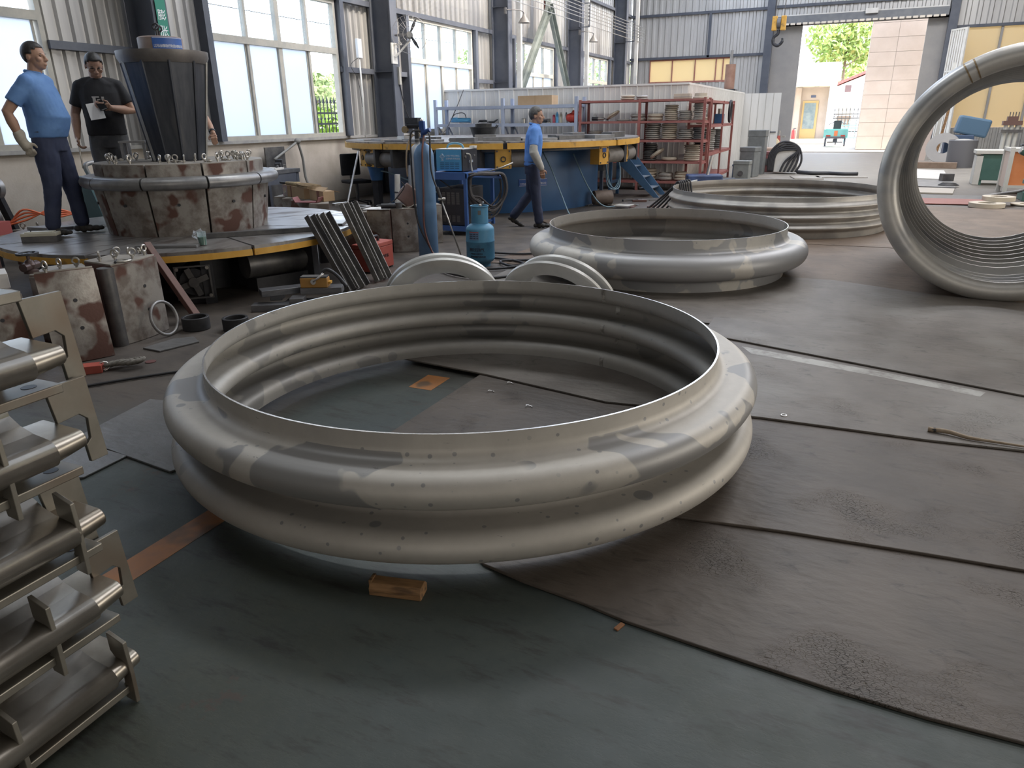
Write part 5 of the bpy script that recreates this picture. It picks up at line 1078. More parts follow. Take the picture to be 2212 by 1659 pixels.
lump('gas_torch', 'tangle of black torch parts on the blue rack near the bucket', 'tool', (-7.95, 16.42, 1.432), [('handle', MB().cyl((-0.2, 0, 0.03), (0.1, 0.05, 0.03), 0.02), M_black), ('head', MB().cyl((0.1, 0.05, 0.03), (0.22, 0.02, 0.09), 0.025, 0.012), M_dsteel), ('hose', MB().tube(catmull([(-0.2, 0, 0.03), (-0.3, 0.05, 0.06), (-0.1, 0.08, 0.02), (0.1, -0.06, 0.02)], 6), 0.012, 6), M_black)])
lump('angle_grinder', 'small black angle grinder behind the worker on the blue rack', 'grinder', (-6.50, 16.42, 1.432), [('motor_body', MB().cyl((-0.14, 0, 0.04), (0.06, 0, 0.04), 0.035), M_black), ('gear_head', MB().cyl((0.08, 0, 0.01), (0.08, 0, 0.09), 0.04), M_dsteel), ('wheel', MB().cyl((0.08, 0, 0.0), (0.08, 0, 0.01), 0.06, n=20), M_zinc)])
lump('steel_cup', 'short steel can left of the worker on the blue rack', 'can', (-7.05, 16.42, 1.432), [('cup_wall', MB().lathe([(0, 0), (0.05, 0), (0.05, 0.1), (0.045, 0.1), (0.045, 0.01), (0, 0.01)], 18), M_zinc), ('rim', MB().tube([(0.05 * math.cos(k * 0.4189), 0.05 * math.sin(k * 0.4189), 0.1) for k in range(15)], 0.004, 5, closed=True), M_zinc)])
lump('torch_set', 'blue and black regulator set on the red rack upper shelf', 'regulator', (-5.25, 16.42, 1.456), [('body', MB().cyl((-0.12, 0, 0.05), (0.02, 0, 0.05), 0.04), M_black), ('cylinder', MB().cyl((0.02, 0, 0.05), (0.16, 0, 0.05), 0.03), M_zinc), ('gauge', MB().cyl((-0.05, -0.02, 0.12), (-0.05, 0.01, 0.12), 0.035, n=18), M_zinc), ('hose', MB().tube(catmull([(0.16, 0, 0.05), (0.25, 0.02, 0.03), (0.2, 0.08, 0.02)], 6), 0.01, 6), M_black)])

# ---- wall fittings
# green banner on the first column
bn = thing('wall_banner', 'green vertical banner with white characters on the column behind the cone', 'banner', (-8.94, 8.125, 0))
MB().box(0, 0.004, -0.085, 0.085, 2.05, 3.15).build('cloth', mat('banner_green', (0.035, 0.22, 0.16), rough=0.7), bn)
for i, ch in enumerate('膨胀节'): text(ch, 0.145, M_signw, bn, (0.006, 0.0, 2.90 - i * 0.20), (PI / 2, 0, PI / 2), 'lettering', 0.001, 'CENTER')
# wall fan on the second column
fan = thing('wall_fan', 'black wall fan with open cage on the column by the second window', 'fan', (-8.62, 14.12, 3.2))
fa = Matrix.Rotation(math.radians(-58), 4, 'Z')     # fan faces the room
M_wire = mat('cage_wire', (0.25, 0.25, 0.25), rough=0.4, metal=0.5)
def fpt(u, v, d): return fa @ Vector((d, u, v))
MB().cyl(fpt(0, 0, -0.16), fpt(0, 0, 0.02), 0.075, 0.06, 20).build('motor', mat('fan_grey', (0.18, 0.18, 0.18), rough=0.5), fan, 40)
for k in range(3):
    a = k * 2.094 + 1.1; b = MB(); b.add([fpt(math.cos(a + s) * r, math.sin(a + s) * r, d) for r, s, d in ((0.06, -0.3, 0.0), (0.06, 0.3, 0.03), (0.20, 0.16, 0.045), (0.31, 0.05, 0.02), (0.32, -0.03, 0.0), (0.2, -0.16, -0.01))], [(0, 1, 2, 3, 4, 5)]); bo = b.build('fan_blade', M_black, fan); bo.modifiers.new('s', 'SOLIDIFY').thickness = 0.004
for nm, r, d in (('cage_ring', 0.36, 0.0), ('cage_ring', 0.14, 0.07), ('cage_ring', 0.25, 0.05)): MB().tube([fpt(r * math.cos(2 * PI * k / 40), r * math.sin(2 * PI * k / 40), d) for k in range(40)], 0.004, 5, closed=True).build(nm, M_wire, fan)
cw = MB()
for k in range(24): a = 2 * PI * k / 24; cw.tube([fpt(0.14 * math.cos(a), 0.14 * math.sin(a), 0.07), fpt(0.25 * math.cos(a), 0.25 * math.sin(a), 0.05), fpt(0.36 * math.cos(a), 0.36 * math.sin(a), 0.0)], 0.0016, 4)
o = cw.build('cage_wires', M_wire, fan); o['kind'] = 'stuff'
MB().tube([fpt(0, 0, -0.12), fpt(0, -0.1, -0.14), Vector((-0.30, -0.12, -0.42))], 0.022, 8).box(-0.36, -0.33, -0.2, 0.0, -0.55, -0.15).box(-0.34, -0.16, -0.12, -0.08, -0.2, -0.17).build('bracket', M_white, fan)
MB().box(-0.36, -0.30, -0.02, 0.06, -0.95, -0.60).build('switch_box', M_frame, fan)
MB().tube(catmull([(-0.33, 0.02, -0.95), (-0.30, 0.25, -1.6), (-0.25, 0.9, -2.05), (-0.2, 1.6, -1.95), (-0.15, 2.1, -1.5), (-0.1, 2.5, -1.0)], 8), 0.010, 6).build('cable', M_cable, fan, 180)
# gooseneck lamps
def lamp(label, y):
    t = thing('gooseneck_lamp', label, 'lamp', (-8.9, y, 4.2))
    MB().box(-0.05, 0.0, -0.45, -0.36, -0.02, 0.14).build('wall_box', M_dsteel, t)
    MB().tube(catmull([(0, -0.40, 0.08), (0.18, -0.22, 0.09), (0.32, -0.04, 0.06), (0.35, 0.0, -0.02)], 6), 0.014, 7).build('arm', M_dsteel, t, 180)
    MB().lathe([(0.02, 0.02), (0.045, -0.02), (0.10, -0.10), (0.165, -0.20), (0.16, -0.205), (0.09, -0.11), (0.03, -0.03)], 28, c=(0.35, 0, -0.02)).build('shade', mat('enamel_shade', (0.15, 0.14, 0.13), (0.2, 0.19, 0.175), 5, rough=0.5), t, 40)
    MB().ball((0.35, 0, -0.16), 0.045, 12).cyl((0.35, 0, -0.03), (0.35, 0, -0.13), 0.022).build('bulb', M_white, t, 60)
lamp('gooseneck lamp with dented shade on the third column', 20.0); lamp('gooseneck lamp with dented shade on the fourth column', 26.1)
# crane conductor wires along the left wall
for k in range(6):
    z = 4.52 + k * 0.105 if k else 4.46
    tag(MB().cyl((-8.6, 14.5, z + 0.0), (-8.6, 33.4, z), 0.012, n=6).build('conductor_wire', mat('bare_wire', (0.5, 0.5, 0.5), rough=0.3, metal=0.8)), ('lowest', 'second lowest', 'third lowest', 'third highest', 'second highest', 'highest')[k] + ' of the six conductor wires along the left wall', 'wire', 'crane conductor wires')
for y, lab in ((25.7, 'insulator bracket of the conductor wires on the fourth column'), (31.5, 'insulator bracket of the conductor wires in the far corner')):
    t = thing('wire_bracket', lab, 'bracket', (-8.95, y, 0)); MB().box(0, 0.03, -0.02, 0.02, 4.4, 5.15).box(0, 0.38, -0.02, 0.02, 4.40, 4.43).box(0, 0.38, -0.02, 0.02, 5.12, 5.15).box(0.36, 0.39, -0.02, 0.02, 4.43, 5.12).build('arm', M_steel_dark, t)
    for k in range(6): MB().cyl((0.36, -0.035, 4.52 + k * 0.105 if k else 4.46), (0.36, 0.035, 4.52 + k * 0.105 if k else 4.46), 0.03, n=10).build('insulator', M_dsteel, t)
# white lamp pole clipped in front of the wall
t = thing('pole_lamp', 'small white lamp on a thin pole left of the second column', 'lamp', (-9.1, 12.95, 1.2)); MB().tube([(0, 0, 0), (0, 0.02, 0.8), (0, 0.0, 1.5)], 0.016, 7).build('pole', M_white, t, 180); MB().box(-0.02, 0.04, -0.07, 0.07, 1.5, 1.85).build('lamp_head', mat('lamp_white', (0.75, 0.76, 0.78), rough=0.4), t, bevel=0.01)
MB().tube(catmull([(0, -0.05, 1.5), (0, -0.3, 1.35), (0, -0.1, 1.1), (0, -0.02, 0.6)], 6), 0.006, 5).build('cord', M_cable, t, 180)
# rope knot and hoses on the lower wall
t = thing('wall_hose', 'grey hose tied to the sill and hanging in two tails', 'hose', (-9.45, 11.2, 1.2))
MB().tube(catmull([(0.05, 0.02, 0.0), (0.08, -0.3, -0.12), (0.25, -0.9, -0.28)], 6), 0.022, 7).build('tail', mat('grey_hose', (0.20, 0.20, 0.19), rough=0.7), t, 180); MB().tube(catmull([(0.05, 0.0, 0.0), (0.06, 0.08, -0.3), (0.08, 0.08, -0.65), (0.2, 0.05, -0.85)], 6), 0.024, 7).build('tail', mat('grey_hose', (0.2, 0.2, 0.19)), t, 180); MB().ball((0.05, 0.0, 0.0), 0.055, 10, None, (1, 1.3, 1)).build('knot', mat('grey_hose', (0.2, 0.2, 0.19)), t, 180)
# crane hook over the gate
t = thing('crane_hook', 'yellow hook block with black crane hook hanging by the gate', 'hook', (-2.68, 28.0, 0))
MB().box(-0.22, -0.06, -0.1, 0.1, 4.18, 4.62).box(0.06, 0.22, -0.1, 0.1, 4.18, 4.62).build('block_cheek', M_yel, t, bevel=0.02); MB().cyl((-0.06, 0, 4.4), (0.06, 0, 4.4), 0.16, n=24).build('sheave', M_dsteel, t, 40)
MB().tube(catmull([(0, 0, 4.2), (0, 0, 4.08), (-0.13, 0, 3.97), (-0.12, 0, 3.80), (0.02, 0, 3.72), (0.15, 0, 3.82), (0.15, 0, 3.95)], 8), [0.05] * 20 + [0.055] * 15 + [0.05] * 8 + [0.035] * 5 + [0.02], 10).build('hook', M_black, t, 180)
for x in (-0.14, 0.14): MB().cyl((x, 0, 4.6), (x, 0, 8.45), 0.012, n=6).build('rope', M_dsteel, t)

# ================================================================ MATS AND FLOOR MARKS
def mat_rubber(name, c1, c2, crack=1.0, rough=0.5, c3=None):
    m = mat(name, c1, c2, 2.2, rough=rough, c3=c3, s3=1.4, r3=(0.5, 0.75)) if name not in MATS else MATS[name]
    if m.get('cracked'): return m
    m['cracked'] = 1; n = m.node_tree; b = n.nodes['Principled BSDF']; tc = n.nodes.new('ShaderNodeTexCoord')
    mp = n.nodes.new('ShaderNodeMapping'); mp.inputs['Scale'].default_value = (1.0, 2.2, 1.0); n.links.new(tc.outputs['Object'], mp.inputs[0])
    vo = n.nodes.new('ShaderNodeTexVoronoi'); vo.feature = 'DISTANCE_TO_EDGE'; vo.inputs['Scale'].default_value = 60; n.links.new(mp.outputs[0], vo.inputs['Vector'])
    no = n.nodes.new('ShaderNodeTexNoise'); no.inputs['Scale'].default_value = 2.0; n.links.new(tc.outputs['Object'], no.inputs['Vector'])
    r1_ = n.nodes.new('ShaderNodeMapRange'); r1_.inputs['From Max'].default_value = 0.06; n.links.new(vo.outputs['Distance'], r1_.inputs[0])
    r2_ = n.nodes.new('ShaderNodeMapRange'); r2_.inputs['From Min'].default_value = 0.52; r2_.inputs['From Max'].default_value = 0.68; r2_.inputs['To Max'].default_value = 1.0 * crack; n.links.new(no.outputs['Fac'], r2_.inputs[0])
    bp = n.nodes.new('ShaderNodeBump'); bp.inputs['Distance'].default_value = 0.008; n.links.new(r1_.outputs[0], bp.inputs['Height']); n.links.new(r2_.outputs[0], bp.inputs['Strength'])
    lk = b.inputs['Base Color'].links[0]; src = lk.from_socket; dk = n.nodes.new('ShaderNodeMix'); dk.data_type = 'RGBA'; n.links.new(src, dk.inputs['A']); dk.inputs['B'].default_value = (c1[0] * 0.45, c1[1] * 0.45, c1[2] * 0.45, 1)
    n4 = n.nodes.new('ShaderNodeTexNoise'); n4.inputs['Scale'].default_value = 5.0; n4.inputs['Detail'].default_value = 8; n4.inputs['Roughness'].default_value = 0.75; n4.inputs['Distortion'].default_value = 1.2; n.links.new(mp.outputs[0], n4.inputs['Vector'])
    r4 = n.nodes.new('ShaderNodeMapRange'); r4.inputs['From Min'].default_value = 0.56; r4.inputs['From Max'].default_value = 0.68; r4.inputs['To Max'].default_value = 0.75; n.links.new(n4.outputs['Fac'], r4.inputs[0]); n.links.new(r4.outputs[0], dk.inputs['Factor']); n.links.new(dk.outputs['Result'], b.inputs['Base Color'])
    n2 = n.nodes.new('ShaderNodeTexNoise'); n2.inputs['Scale'].default_value = 9; n2.inputs['Detail'].default_value = 6; n.links.new(mp.outputs[0], n2.inputs['Vector'])
    b2 = n.nodes.new('ShaderNodeBump'); b2.inputs['Distance'].default_value = 0.012; b2.inputs['Strength'].default_value = 0.6; n.links.new(n2.outputs['Fac'], b2.inputs['Height']); n.links.new(bp.outputs[0], b2.inputs['Normal']); n.links.new(b2.outputs[0], b.inputs['Normal'])
    return m
M_rub = mat_rubber('old_rubber_belt', (0.080, 0.066, 0.055), (0.115, 0.094, 0.077), 1.0, 0.55, (0.145, 0.118, 0.095))
M_rub2 = mat_rubber('pale_dusty_belt', (0.125, 0.108, 0.094), (0.185, 0.163, 0.143), 0.7, 0.55, (0.24, 0.225, 0.205))
M_rub3 = mat_rubber('brown_belt', (0.125, 0.085, 0.058), (0.18, 0.13, 0.092), 0.4, 0.6, (0.10, 0.07, 0.05))
M_rubg = mat_rubber('grey_belt', (0.12, 0.12, 0.12), (0.18, 0.178, 0.175), 0.3, 0.42, (0.10, 0.10, 0.10))
def sheet(label, poly, z=0.0, th=0.010, m=M_rub, cat='mat', name='rubber_mat'):
    return plate(label, poly, z + 0.001, th, m, cat, name=name, bevel=0.003)
sheet('dark rubber mat nearest the viewer at lower right', [(-1.12, 2.06), (-1.03, 1.99), (-0.85, 1.95), (-0.63, 1.92), (-0.46, 1.885), (-0.26, 1.865), (-0.09, 1.85), (0.16, 1.83), (0.4, 1.82), (3.4, 1.9), (3.4, 2.78), (0.77, 2.74), (-0.41, 2.66), (-1.2, 2.60)], 0, 0.012, M_rub)
sheet('second cracked rubber mat right of the nearest bellows ring', [(-2.0, 2.40), (-1.2, 2.50), (-0.41, 2.58), (-0.02, 2.63), (0.46, 2.67), (0.77, 2.69), (3.4, 2.74), (3.4, 3.90), (0.9, 3.86), (-0.25, 3.80), (-1.07, 3.70), (-1.95, 3.86)], 0.0125, 0.012, M_rub)
sheet('third rubber mat right of the nearest bellows ring with a pale worn strip', [(-2.57, 3.88), (-1.9, 3.80), (-1.07, 3.64), (-0.25, 3.735), (0.54, 3.75), (0.96, 3.79), (3.4, 3.95), (3.4, 4.20), (1.09, 4.62), (0.61, 4.78), (0.09, 4.95), (-0.55, 5.14), (-2.5, 5.05)], 0.0255, 0.012, M_rub2)
sheet('narrow wedge shaped rubber mat behind the third mat', [(-0.8, 5.16), (-0.55, 5.09), (0.09, 4.89), (0.61, 4.73), (1.09, 4.58), (3.4, 4.0), (3.4, 4.95), (1.2, 5.30), (0.08, 5.55), (-0.8, 5.66)], 0.040, 0.010, M_rub2)
sheet('wide dusty rubber mat in front of the second bellows ring', [(-3.2, 5.75), (-0.79, 5.60), (0.08, 5.50), (1.2, 5.24), (3.8, 4.75), (3.8, 6.9), (0.8, 7.3), (0.03, 7.62), (-0.79, 7.6), (-3.2, 7.4)], 0.0, 0.012, M_rub2)
sheet('brown wrinkled mat under the second bellows ring', [(-3.6, 7.3), (-0.79, 7.54), (0.03, 7.57), (0.8, 7.24), (4.2, 6.8), (4.2, 9.4), (0.5, 9.8), (-3.4, 9.6)], 0.0, 0.008, M_rub3)
sheet('brown mat further back around the furthest bellows ring', [(-3.4, 9.62), (0.5, 9.82), (4.2, 9.42), (4.5, 14.4), (0.8, 14.6), (-3.0, 14.0)], 0.0, 0.010, M_rub3)
sheet('grey rubber mat left of the nearest bellows ring', [(-3.50, 2.17), (-2.72, 2.08), (-2.55, 2.45), (-3.05, 2.80), (-3.60, 2.72)], 0.0, 0.012, M_rubg)
sheet('small grey rubber mat under the left bracket stack', [(-3.75, 1.55), (-3.05, 1.88), (-3.06, 2.125), (-3.62, 2.15), (-4.2, 1.9)], 0.0, 0.010, M_rubg)
sheet('torn grey mat strip reaching under the nearest bellows ring', [(-3.05, 2.41), (-2.99, 2.36), (-2.45, 2.33), (-2.40, 2.60), (-2.8, 2.62)], 0.0135, 0.006, M_rubg)
sheet('curled grey sheet offcut in front of the black rings', [(-4.52, 3.44), (-4.34, 3.43), (-4.26, 3.72), (-4.40, 3.80), (-4.50, 3.70)], 0.0, 0.012, M_rubg)
sheet('rumpled brown tarpaulin in front of the walking worker', [(-4.3, 10.7), (-3.5, 9.7), (-2.9, 10.2), (-3.1, 11.6), (-3.5, 11.9)], 0.0, 0.02, M_rub3, 'tarpaulin', 'tarpaulin')
# orange paint line on the floor (paint, flush with the floor)
M_orange = mat('orange_floor_paint', (0.46, 0.19, 0.055), (0.38, 0.17, 0.07), 12, rough=0.5, c3=(0.16, 0.10, 0.06), s3=5, r3=(0.55, 0.66))
structure(MB().box(-2.29, -2.16, 0.2, 2.2, 0.0, 0.0012).box(-2.29, -2.13, 3.50, 3.74, 0.0, 0.0012).build('trim_5', M_orange), 'worn orange line painted on the floor')
M_whitep = mat('pale_worn_paint', (0.40, 0.39, 0.36), (0.22, 0.20, 0.18), 10, rough=0.5, ramp=(0.45, 0.65))
structure(MB().prism([(-0.50, 4.98), (0.36, 4.76), (0.9, 4.59), (0.86, 4.50), (0.33, 4.66), (-0.42, 4.84)], 0.0379, 0.0389).build('trim_6', M_whitep), 'pale worn paint strip on the third mat')
# small litter
def piece(label, loc, dims, rz, m, cat, name):
    o = MB().box(-dims[0] / 2, dims[0] / 2, -dims[1] / 2, dims[1] / 2, 0, dims[2]).build(name, m, None, bevel=0.001, loc=loc, rz=rz); return tag(o, label, cat)
M_wood = mat('rough_wood', (0.36, 0.20, 0.09), (0.20, 0.11, 0.05), 9, rough=0.75, stretch=(1, 6, 6), c3=(0.06, 0.035, 0.02), s3=7, r3=(0.55, 0.7))
wb = thing('wood_block', 'split wooden block on the floor in front of the nearest ring', 'block', (-1.235, 1.735, 0.0), math.radians(12))
MB().prism([(-0.035, 0.0), (0.032, 0.0), (0.036, 0.030), (0.020, 0.046), (-0.022, 0.044), (-0.036, 0.028)], -0.095, 0.095, 'x').build('body', M_wood, wb, bevel=0.003)
MB().box(-0.10, -0.088, -0.02, 0.025, 0.012, 0.050).build('splinter', M_wood, wb, bevel=0.002)
piece('small rusty steel chip on the floor near the mat edge', (-0.475, 1.86, 0.0), (0.016, 0.04, 0.006), -0.35, mat('rust', (0.28, 0.13, 0.06), rough=0.8), 'chip', 'steel_chip')
o = MB().lathe([(0.010, 0), (0.017, 0), (0.017, 0.004), (0.010, 0.004)], 18, close=True).build('washer', M_edge, None, 35, loc=(-0.13, 3.80, 0.0385)); tag(o, 'bright washer lying on the third mat', 'washer')
tw_ = thing('frayed_rope', 'frayed rope end lying along the edge of the second mat', 'rope', (0.55, 3.86, 0.04))
MB().tube(catmull([(0.0, 0.0, 0.01), (0.09, -0.01, 0.014), (0.17, -0.04, 0.010), (0.27, -0.045, 0.009), (0.42, -0.05, 0.008)], 5), [0.013 - 0.0004 * i for i in range(21)], 6).build('strand', mat('tan_rope', (0.30, 0.23, 0.16), (0.40, 0.32, 0.24), 30, rough=0.9), tw_, 180)
MB().ball((0.03, 0.0, 0.012), 0.016, 8, None, (1.6, 1, 0.7)).build('knot', M_black, tw_, 180)
for k, (x, y, lab) in enumerate(((-1.75, 3.55, 'tiny curled swarf inside the ring near the mat edge'), (-1.45, 3.42, 'second curled swarf piece inside the ring'), (-1.70, 3.72, 'bright swarf chip at the back inside the ring'))):
    o = MB().tube([(0.02 * math.cos(t * 0.6), 0.012 * math.sin(t * 0.6), 0.004 + 0.001 * t) for t in range(8)], 0.003, 5).build('swarf', M_edge, None, 180, loc=(x, y, 0.026 if k < 2 else 0.026)); tag(o, lab, 'swarf')
# thin cables on the floor at left
t = MB().tube(catmull([(-4.25, 2.60, 0.012), (-3.95, 3.02, 0.012), (-3.55, 3.45, 0.012), (-3.1, 3.75, 0.012), (-2.95, 4.2, 0.012)], 6), 0.009, 6).build('floor_cable', M_cable, None, 180); tag(t, 'black cable running along the floor past the red clamp', 'cable')

# ================================================================ BRACKET STACK (FOREGROUND LEFT)
M_ss = mat('ground_stainless', (0.27, 0.245, 0.21), (0.36, 0.33, 0.285), 9, rough=0.30, metal=0.85, c3=(0.22, 0.175, 0.135), s3=2.5, r3=(0.52, 0.75))
M_ssp = mat('matt_stainless_plate', (0.21, 0.195, 0.165), (0.27, 0.25, 0.215), 8, rough=0.42, metal=0.6, c3=(0.19, 0.15, 0.115), s3=4, r3=(0.56, 0.72))
M_weld = mat('weld_bead', (0.55, 0.53, 0.49), (0.35, 0.33, 0.30), 40, rough=0.35, metal=0.8, bump=0.8, bscale=120)
def hook_poly():      # flat S shaped hook plate in (u, z)
    return [(0.0, 0.225), (0.062, 0.205), (0.066, 0.10), (0.062, 0.0), (0.022, 0.005), (0.018, 0.045), (0.030, 0.062), (0.034, 0.10), (0.030, 0.135), (0.012, 0.150), (0.0, 0.165)]
def bracket(z0, label, hooks, rear):
    """one welded saddle bracket: long axis along Y, far end at y = 0"""
    t = thing('welded_bracket', label, 'bracket', (-1.66, 1.04, z0), 0.0, 'stacked stainless brackets'); L = -1.6
    MB().box(-0.30, 0.0, L, -0.01, 0.035, 0.058).build('base_plate', M_ssp, t, bevel=0.003)
    MB().box(-0.045, -0.013, -0.065, -0.045, 0.0582, 0.0588).build('bolt_hole', M_black, t) if False else MB().cyl((-0.05, -0.06, 0.0575), (-0.05, -0.06, 0.0588), 0.017, n=18).build('bolt_hole', M_black, t)
    MB().box(-0.135, -0.125, L, -0.075, 0.058, 0.115).build('web', M_ss, t)
    # folded cradle sheet: rounded nose, then flat back rising to the upper web
    prof = [(-0.13, 0.092)] + [(-0.008 + 0.030 * math.cos(a), 0.122 + 0.030 * math.sin(a)) for a in [-PI / 2 + PI * k / 10 for k in range(11)]] + [(-0.055, 0.158), (-0.10, 0.172), (-0.135, 0.195), (-0.145, 0.232)]
    q = [(x, y, z) for y in (L, -0.075) for x, z in prof]; n_ = len(prof); c = MB().add(q, [(i, i + 1, n_ + i + 1, n_ + i) for i in range(n_ - 1)])
    co = c.build('cradle_sheet', M_ss, t, 60); sd = co.modifiers.new('th', 'SOLIDIFY'); sd.thickness = 0.006
    # far end: nose continues, top closes as a flat wedge
    e = MB(); pe = [(-0.13, 0.095)] + [(-0.008 + 0.030 * math.cos(a), 0.122 + 0.030 * math.sin(a)) for a in [-PI / 2 + PI * k / 10 for k in range(11)]] + [(-0.145, 0.155)]
    pe2 = [(-0.13, 0.10)] + [(-0.016 + 0.024 * math.cos(a), 0.124 + 0.024 * math.sin(a)) for a in [-PI / 2 + PI * k / 10 for k in range(11)]] + [(-0.15, 0.152)]
    m_ = len(pe); e.add([(x, -0.075, z) for x, z in pe] + [(x, 0.012, z) for x, z in pe2], [(i, (i + 1) % m_, m_ + (i + 1) % m_, m_ + i) for i in range(m_)] + [tuple(range(m_)), tuple(range(m_, 2 * m_))]); e.build('end_wedge', M_ss, t, 50, 0.003)
    MB().tube([(-0.149, y, 0.197 + 0.002 * math.sin(y * 90)) for y in [L + (-0.075 - L) * k / 40 for k in range(41)]], 0.0075, 6).build('weld_bead', M_weld, t, 180)
    MB().tube([(-0.120, y, 0.062 + 0.001 * math.sin(y * 90)) for y in [L + (-0.08 - L) * k / 40 for k in range(41)]], 0.005, 6).build('weld_bead', M_weld, t, 180)
    MB().box(-0.152, -0.142, L, -0.08, 0.19, 0.262).build('upper_web', M_ss, t)
    for (y, x) in hooks: MB().prism(hook_poly(), -0.006, 0.006, 'y', Matrix.Translation((x, y, 0.004))).build('hook_plate', M_ssp, t, bevel=0.0015)
    for (x, y) in rear:
        h = MB().prism([(0.0, 0.235), (0.11, 0.235), (0.125, 0.0), (0.075, 0.0), (0.072, 0.05), (0.088, 0.065), (0.092, 0.12), (0.072, 0.140), (0.012, 0.135)], -0.006, 0.006, 'x', Matrix.Translation((x, y, 0.012))).build('hook_plate', M_ssp, t, bevel=0.0015)
    return t
bz = [0.0, 0.231, 0.458, 0.684, 0.906]
hk = [[(-0.028, -0.045), (-0.33, -0.045)], [(-0.19, -0.045), (-0.52, -0.045)], [(-0.07, -0.045), (-0.42, -0.045)], [(-0.19, -0.045), (-0.55, -0.045)], [(-0.21, -0.045), (-0.6, -0.045)]]
rr_ = [[], [(-0.085, -0.02)], [(-0.11, -0.075)], [(-0.10, 0.0)], [(-0.13, 0.01)]]
names = ['lowest', 'second lowest', 'middle', 'second highest', 'highest']
for k in range(5): bracket(bz[k], names[k] + ' welded stainless bracket of the stack at the left edge', hk[k], rr_[k])
o = thing('drilled_bar', 'drilled flat bar lying on top of the bracket stack', 'bar', (-1.66, 1.02, 1.172)); MB().box(-0.32, -0.02, -1.5, -0.02, 0, 0.024).build('bar', M_ssp, o, bevel=0.003); MB().cyl((-0.06, -0.07, 0.0242), (-0.06, -0.07, 0.0248), 0.016, n=18).build('bolt_hole', M_black, o)

# ================================================================ MOULD SEGMENTS STANDING ROUND THE LOW TURNTABLE
def segment(label, loc, rz, h=0.58, r=0.84, half=0.20, depth=0.34, tilt=0.0, bead=None, holes=2, tiltx=0.0):
    """spare mould shoe: local +X is the worn curved face"""
    t = thing('mould_segment', label, 'mould segment', (loc[0], loc[1], loc[2] if len(loc) > 2 else 0.0), rot=(tiltx, -tilt, rz))
    n = 6; outer = [(r * math.cos(a) - r, r * math.sin(a)) for a in [-half + 2 * half * k / n for k in range(n + 1)]]
    innr = [((r - depth) * math.cos(a) - r, (r - depth) * math.sin(a)) for a in (half, -half)]
    MB().prism(outer + innr, 0, h - 0.012).build('block', M_mould_side, t, bevel=0.003)
    pl = MB().lathe([(r + 0.001, 0.004), (r + 0.012, 0.004), (r + 0.012, h - 0.016), (r + 0.001, h - 0.016)], 8, a0=-half, a1=half, close=True, mtx=Matrix.Translation((-r, 0, 0))).build('worn_face', M_mould, t, 30)
    MB().prism(outer + innr, h - 0.012, h).build('top_plate', M_mtop, t, bevel=0.002)
    for k in range(holes): MB().cyl((0.004, 0.02, h * (0.36 + 0.3 * k)), (0.016, 0.02, h * (0.36 + 0.3 * k)), 0.013, n=10).build('pin_hole', M_black, pl)
    if bead:
        a = bead * half * 1.02; MB().cyl((r * math.cos(a) - r - 0.03, r * math.sin(a) + 0.02 * (1 if bead > 0 else -1), 0), (r * math.cos(a) - r - 0.03, r * math.sin(a) + 0.02 * (1 if bead > 0 else -1), h - 0.02), 0.055, n=18).build('bead_edge', M_dsteel, t, 40)
    return t
segment('worn mould segment leaning with two bolt holes behind the bracket stack', (-4.66, 3.10, 0.0), math.radians(-27), 0.64, tilt=0.20, half=0.21)
segment('worn mould segment with round bead edge standing beside the black rings', (-4.74, 3.70, 0.0), math.radians(8), 0.60, tilt=0.0, bead=-1, half=0.26)
segment('dusty mould segment behind the leaning segment carrying the valve', (-5.22, 3.42, 0.0), math.radians(-40), 0.52, half=0.24)
segment('dusty mould segment with eye bolts next to the low turntable', (-5.30, 3.86, 0.0), math.radians(-70), 0.52, half=0.22, depth=0.30)
segment('dark mould segment at the left edge behind the bracket stack', (-5.02, 2.80, 0.0), math.radians(-20), 0.50, half=0.20)
segment('tall worn mould segment left of the blue gas cylinder', (-4.86, 7.62, 0.0), math.radians(-55), 0.53, half=0.20)
segment('grey mould segment carrying the steel ring behind the channels', (-5.55, 7.50, 0.0), math.radians(-62), 0.47, half=0.28)
segment('worn mould segment between the gas cylinders', (-4.86, 8.32, 0.0), math.radians(-50), 0.50, half=0.12)
rowlab = ['first', 'second', 'third', 'fourth', 'fifth']
for k in range(5):
    x, y = -7.95 + k * 0.30, 8.98 - k * 0.16
    segment(rowlab[k] + ' red brown mould segment from the left in the row under the cartons', (x, y, 0), math.radians(-62), 0.45, half=0.165, holes=0)
for k, (x, y, h, lab) in enumerate(((-8.62, 5.42, 0.40, 'red brown mould segment left of the standing man'), (-8.30, 5.98, 0.42, 'red brown mould segment behind the standing man'), (-8.62, 4.72, 0.38, 'mould segment at the far left edge'))): segment(lab, (x, y, 0), math.radians(-50), h, half=0.26, holes=0)
